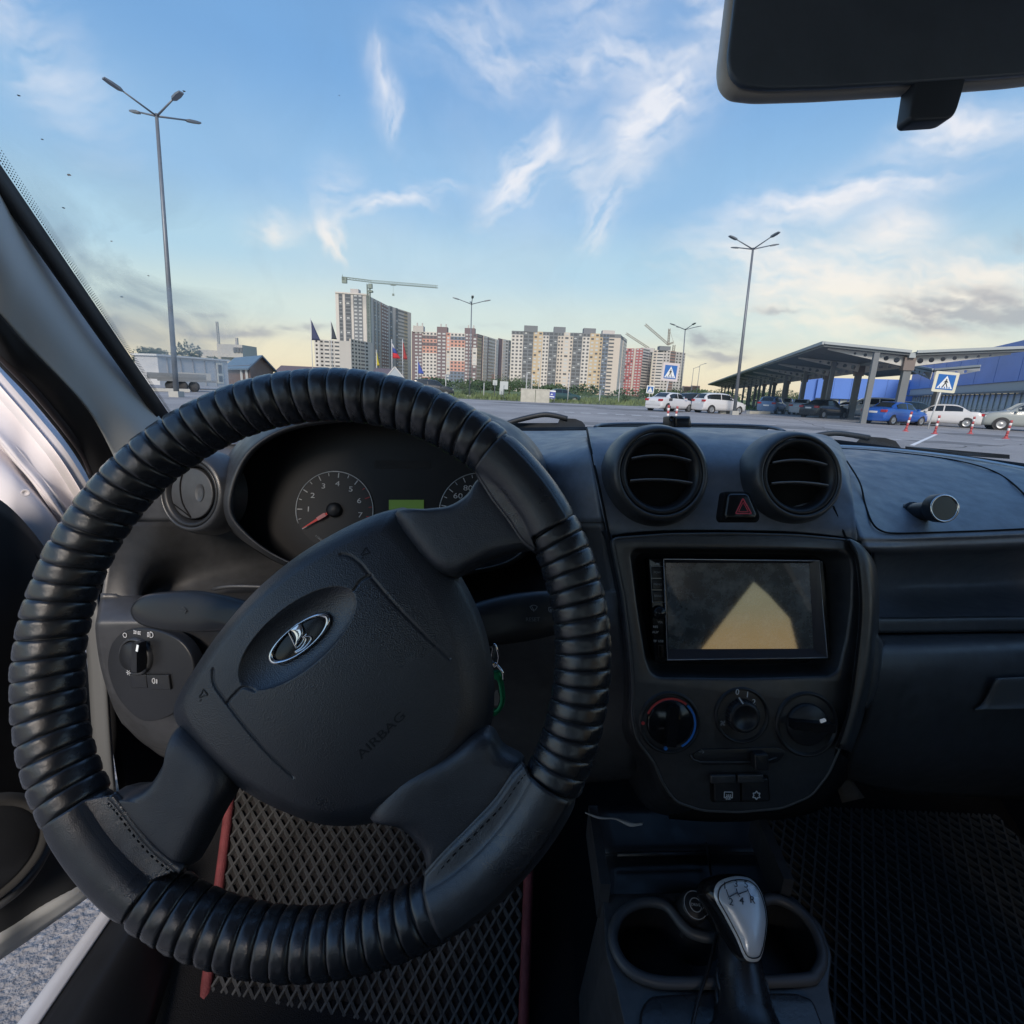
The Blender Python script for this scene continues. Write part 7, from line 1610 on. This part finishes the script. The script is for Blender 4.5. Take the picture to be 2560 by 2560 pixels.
# second, lower canopy link towards the store
c2 = thing('entrance_canopy', 'smaller canopy link between the long canopy and the blue store', 'canopy', (*gp(1760, 46), 0))
for (u0, v0, d0, u1, v1, d1) in ((1715, 688, 50, 1760, 697, 46), (1764, 697, 46, 1850, 690, 43)):
    a, b = G(u0, v0, d0), G(u1, v1, d1); bkk = np.array([LD[0]*14, LD[1]*14, 0]); P = [a, b, b+bkk, a+bkk]; MB().add(P+[p-np.array([0, 0, .2]) for p in P], [(0, 1, 2, 3), (7, 6, 5, 4), (0, 4, 5, 1), (1, 5, 6, 2), (2, 6, 7, 3), (3, 7, 4, 0)]).build('roof_panel', M_can, c2)
    MB().bar(a, b, .1, .16).build('front_edge', M_cane, c2)
    ex = (b-a)/np.linalg.norm(b-a); L = np.linalg.norm(b-a); fr = Frame(a-np.array([0, 0, .2]), ex, (0, 0, 1))
    dA, dB = (.25, .65) if u0 == 1715 else (.65, .2); plate('girder', fr, [[(0, 0), (L, 0), (L, -dB), (0, -dA)]]+[ellipse(L*k, -(dA+(dB-dA)*k)*.5, .13, .13, n=12)[::-1] for k in (.3, .5, .7)], -.05, 0, M_gird, c2)
q = gp(1762, 46); MB().bar((*q, 0), (*q, top_z(1762, 697, 46)-.2), .4, .4).build('column', M_colm, c2)
# the blue store
st = thing('blue_store', 'big blue clad store with glass front at the right edge', 'store', (*gp(1860, 60), 0))
M_bclad = mat('blue_cladding', (.10, .22, .62), .45, var=(.3, .12)); M_sgrey = mat('store_grey', (.36, .38, .40), .5, var=(.5, .08)); M_sglass = mat('store_glass', (.36, .40, .38), .2, spec=.6, var=(.4, .5))
F0, F1 = gp(1708, 98), gp(2030, 44); dv = F1-F0; L = np.linalg.norm(dv); dn = dv/L; rz = math.atan2(dn[1], dn[0]); nin = np.array([dn[1], -dn[0]]); nin = nin if nin[0] > 0 else -nin
zt0, zt1 = 8.6, top_z(1932, 633, 44+ (98-44)*.18)
NP = 9; zm = 4.35
for i in range(NP):
    k0, k1 = i/NP, (i+1)/NP-.002; a, b = F0+dv*k0, F0+dv*k1; za, zb = zt0+(zt1-zt0)*k0, zt0+(zt1-zt0)*k1
    P = [(*a, zm), (*b, zm), (*b, zb), (*a, za)]; Q = [(*(a+nin*.5), zm), (*(b+nin*.5), zm), (*(b+nin*.5), zb), (*(a+nin*.5), za)]
    MB().add(P+Q, [(0, 1, 2, 3), (7, 6, 5, 4), (0, 4, 5, 1), (1, 5, 6, 2), (2, 6, 7, 3), (3, 7, 4, 0)]).build('cladding_panel', M_bclad, st)
cbox('fascia', (*((F0+F1)/2+nin*.6), 3.85), (L, .8, 1.0), rz, M_sgrey, st); cbox('fascia_line', (*((F0+F1)/2-nin*.02), 3.22), (L, .4, .22), rz, mat('fascia_dark', (.10, .11, .12), .5), st)
NG = 34
for i in range(NG):
    c = F0+dv*((i+.5)/NG)+nin*.9
    for z, h in ((2.25, 1.7), (.72, 1.25)): cbox('glass_pane', (*c, z), (L/NG-.14, .05, h), rz, M_sglass, st)
    c2_ = F0+dv*(i/NG)+nin*.85; cbox('mullion', (*c2_, 1.6), (.12, .14, 3.2), rz, M_sgrey, st)
cbox('back_wall', (*((F0+F1)/2+nin*1.6), 1.6), (L, .1, 3.2), rz, mat('store_inside', (.42, .38, .30), .8), st)
cbox('transom', (*((F0+F1)/2+nin*.84), 1.37), (L, .10, .10), rz, M_sgrey, st); cbox('plinth', (*((F0+F1)/2+nin*.8), .05), (L, .3, .1), rz, M_sgrey, st)
bulk = [F0+nin*.5, F1+nin*.5, F1+nin*30, F0+nin*30]; MB().add([(*p, zm) for p in bulk]+[(*p, zt0-.2) for p in bulk], [(0, 1, 2, 3), (7, 6, 5, 4), (0, 4, 5, 1), (1, 5, 6, 2), (2, 6, 7, 3), (3, 7, 4, 0)]).build('store_bulk', M_bclad, st)
# warm lit entrance panes
for k in (.47, .50): c = F0+dv*k+nin*.93; cbox('lit_pane', (*c, 2.4), (1.1, .05, 1.2), rz, mat('warm_pane', (.6, .45, .25), .4, emit=((1., .7, .35), .35)), st)
ws_ = thing('store_wing', 'lower blue wing of the store seen under the canopy', 'store', (*gp(1600, 105), 0)); A, B = gp(1536, 108), gp(1735, 100); dv2 = B-A; L2 = np.linalg.norm(dv2); rz2 = math.atan2(dv2[1], dv2[0])
for i in range(6):
    c = A+dv2*((i+.5)/6); cbox('cladding_panel', (*c, 4.2), (L2/6-.04, .6, 4.0), rz2, M_bclad, ws_)
for i in range(12): c = A+dv2*((i+.5)/12); cbox('glass_pane', (*(c+np.array([.2, .4])), 1.1), (L2/12-.3, .1, 2.1), rz2, M_sglass, ws_)
cbox('core', (*((A+B)/2+np.array([1, 8])), 3), (L2, 14, 6), rz2, M_bclad, ws_)

# ================================================================== vegetation
M_leaf = [mat('leaf_%d' % i, c, .8, var=(.8, .3)) for i, c in enumerate(((.055, .095, .045), (.075, .125, .06), (.04, .07, .04), (.10, .14, .07)))]
M_bark = mat('bark', (.10, .08, .06), .9)
def leaf_cloud(seed, blobs, n, size):
    rg = np.random.RandomState(seed); mb = MB(); tot = sum(b[3]*b[4]*b[5] for b in blobs)
    for (bx, by, bz, rx, ry, rz_) in blobs:
        m = int(n*rx*ry*rz_/tot)+4
        d = rg.normal(size=(m, 3)); d /= np.linalg.norm(d, axis=1)[:, None]; r = rg.uniform(.45, 1.06, (m, 1))**.7
        c = d*r*np.array([rx, ry, rz_])+np.array([bx, by, bz]); c = c+rg.normal(scale=.06, size=c.shape)*np.array([rx, ry, rz_])
        for p in c:
            if p[2] < .03: continue
            a = rg.normal(size=3); a /= np.linalg.norm(a); b = np.cross(a, rg.normal(size=3)); b /= np.linalg.norm(b); s = size*rg.uniform(.6, 1.4)
            mb.add([p-a*s, p+b*s*.55, p+a*s, p-b*s*.55], [(0, 1, 2, 3)])
    return mb
def tree(name, lab, u, D, h, w, seed, n=900, kind='round', grp='trees and bushes at the lot edge', mi=None):
    p = gp(u, D); t = thing(name, lab, 'tree' if name.endswith('tree') else 'bush', (p[0], p[1], 0), group=grp); rg = random.Random(seed)
    if kind == 'cone': blobs = [(p[0]+rg.uniform(-.1, .1)*w, p[1], h*(.15+.8*k/6), w*.5*(1-k/7)+.1, w*.5*(1-k/7)+.1, h*.10) for k in range(7)]
    else: blobs = [(p[0]+rg.uniform(-.55, .55)*w*.5, p[1]+rg.uniform(-.5, .5)*w*.5, h*rg.uniform(.30, .80), w*rg.uniform(.16, .32), w*rg.uniform(.16, .32), h*rg.uniform(.14, .26)) for _ in range(9)]
    leaf_cloud(seed, blobs, n, max(h*.035, .07)).build('crown', M_leaf[mi if mi is not None else seed % 4], t, fix=False)
    tk = MB().tube([(p[0], p[1], 0), (p[0]+.05*w, p[1], h*.35), (p[0], p[1], h*.75)], [h*.025+.03, h*.018+.02, .02], 7)
    for k in range(4): a = rg.uniform(0, 6.28); tk.tube([(p[0]+.03*w, p[1], h*(.25+.1*k)), (p[0]+w*.3*math.cos(a), p[1]+w*.3*math.sin(a), h*(.45+.1*k))], [.02+h*.008, .012], 5)
    tk.build('trunk', M_bark, t)
for i, (u, D, vt, w, lab) in enumerate(((960, 120, 706, 7.5, 'broad green tree left of the concrete wall'), (985, 110, 712, 6.5, 'green tree above the concrete wall'), (932, 130, 712, 5, 'green tree below the narrow pale block'), (1052, 85, 733, 5, 'dark bush behind the blue board'), (1075, 95, 735, 4.5, 'green bush beside bare white pole'), (1110, 110, 739, 6, 'low bush before the third dark strip'), (1145, 120, 739, 5, 'low bush left of the pale post'), (872, 95, 720, 3.5, 'bush left of the middle lamp post foot'), (905, 90, 722, 4.5, 'bush right of the middle lamp post foot'), (1180, 75, 742, 2.2, 'narrow dark shrub below the red block'), (1205, 110, 737, 5, 'green bush left of smallest crossing sign'), (884, 66, 735, 2.2, 'small round bush on the verge'), (850, 110, 726, 5, 'bush below the patterned block'), (1255, 140, 735, 8, 'green bush behind white sedan'), (1300, 150, 735, 9, 'green bush left below the canopy tip'), (1330, 160, 737, 9, 'green tree right below the canopy tip'), (1370, 165, 733, 10, 'green tree seen left through the canopy'), (1420, 170, 728, 10, 'green tree seen through the canopy columns'), (1465, 170, 730, 10, 'green tree seen through middle of the canopy'), (1505, 175, 735, 10, 'green tree seen under canopy left of the blue wing'))):
    tree('verge_tree' if D > 80 else 'verge_bush', lab, u, D, max(top_z(u, vt, D), 1.), w, 20+i, 800)
for i, (u, D, vt, w) in enumerate(((333, 84, 655, 2.2), (345, 86, 648, 2.2), (357, 82, 645, 2.4), (370, 88, 650, 2.2), (378, 84, 655, 2.0))):
    tree('poplar_tree', ('leftmost', 'second', 'third', 'fourth', 'rightmost')[i]+' pointed dark tree of the row behind the site cabin', u, D, top_z(u, vt, D), w*1.25, 60+i, 1100, 'cone', 'pointed trees behind the site cabin', 2)
for i, (u, D, vt, w) in enumerate(((300, 95, 655, 7), (275, 90, 650, 7), (405, 100, 668, 6))): tree('dark_tree', ('dark tree behind dirty glass left of lamp post', 'dark tree nearest the windscreen pillar', 'dark tree left of the wooden house')[i], u, D, top_z(u, vt, D), w, 80+i, 1600, mi=2)
# rough grass of the verge and the far wood
rg = np.random.RandomState(4); gm = MB()
for _ in range(5200):
    y = 54.8+rg.rand()**2*70; x = rg.uniform(-14, 34)*(y/54); 
    if y < 54+max(0, x-8)*.34+.6: continue
    h = rg.uniform(.15, .55); a = rg.uniform(0, 3.14); w = .16; dx, dy = math.cos(a)*w, math.sin(a)*w; ox, oy = rg.normal(scale=.1, size=2)
    gm.add([(x-dx, y-dy, 0), (x+dx, y+dy, 0), (x+ox, y+oy, h)], [(0, 1, 2)])
o = gm.build('verge_grass', mat('grass_blade', (.13, .17, .075), .9, var=(.3, .3)), None, fix=False); tag(o, 'rough green grass of the verge beyond the lot', 'grass', kind='stuff')
blobs = []
for i in range(150):
    u = rg.uniform(250, 1980); D = rg.uniform(260, 300); p = gp(u, D); h = rg.uniform(3, 5.5); blobs.append((p[0], p[1], h*.5, rg.uniform(4, 9), 4, h*.55))
o = leaf_cloud(9, blobs, 16000, .8).build('far_wood', M_leaf[0], None, fix=False); tag(o, 'far line of green trees along the horizon', 'trees', kind='stuff')
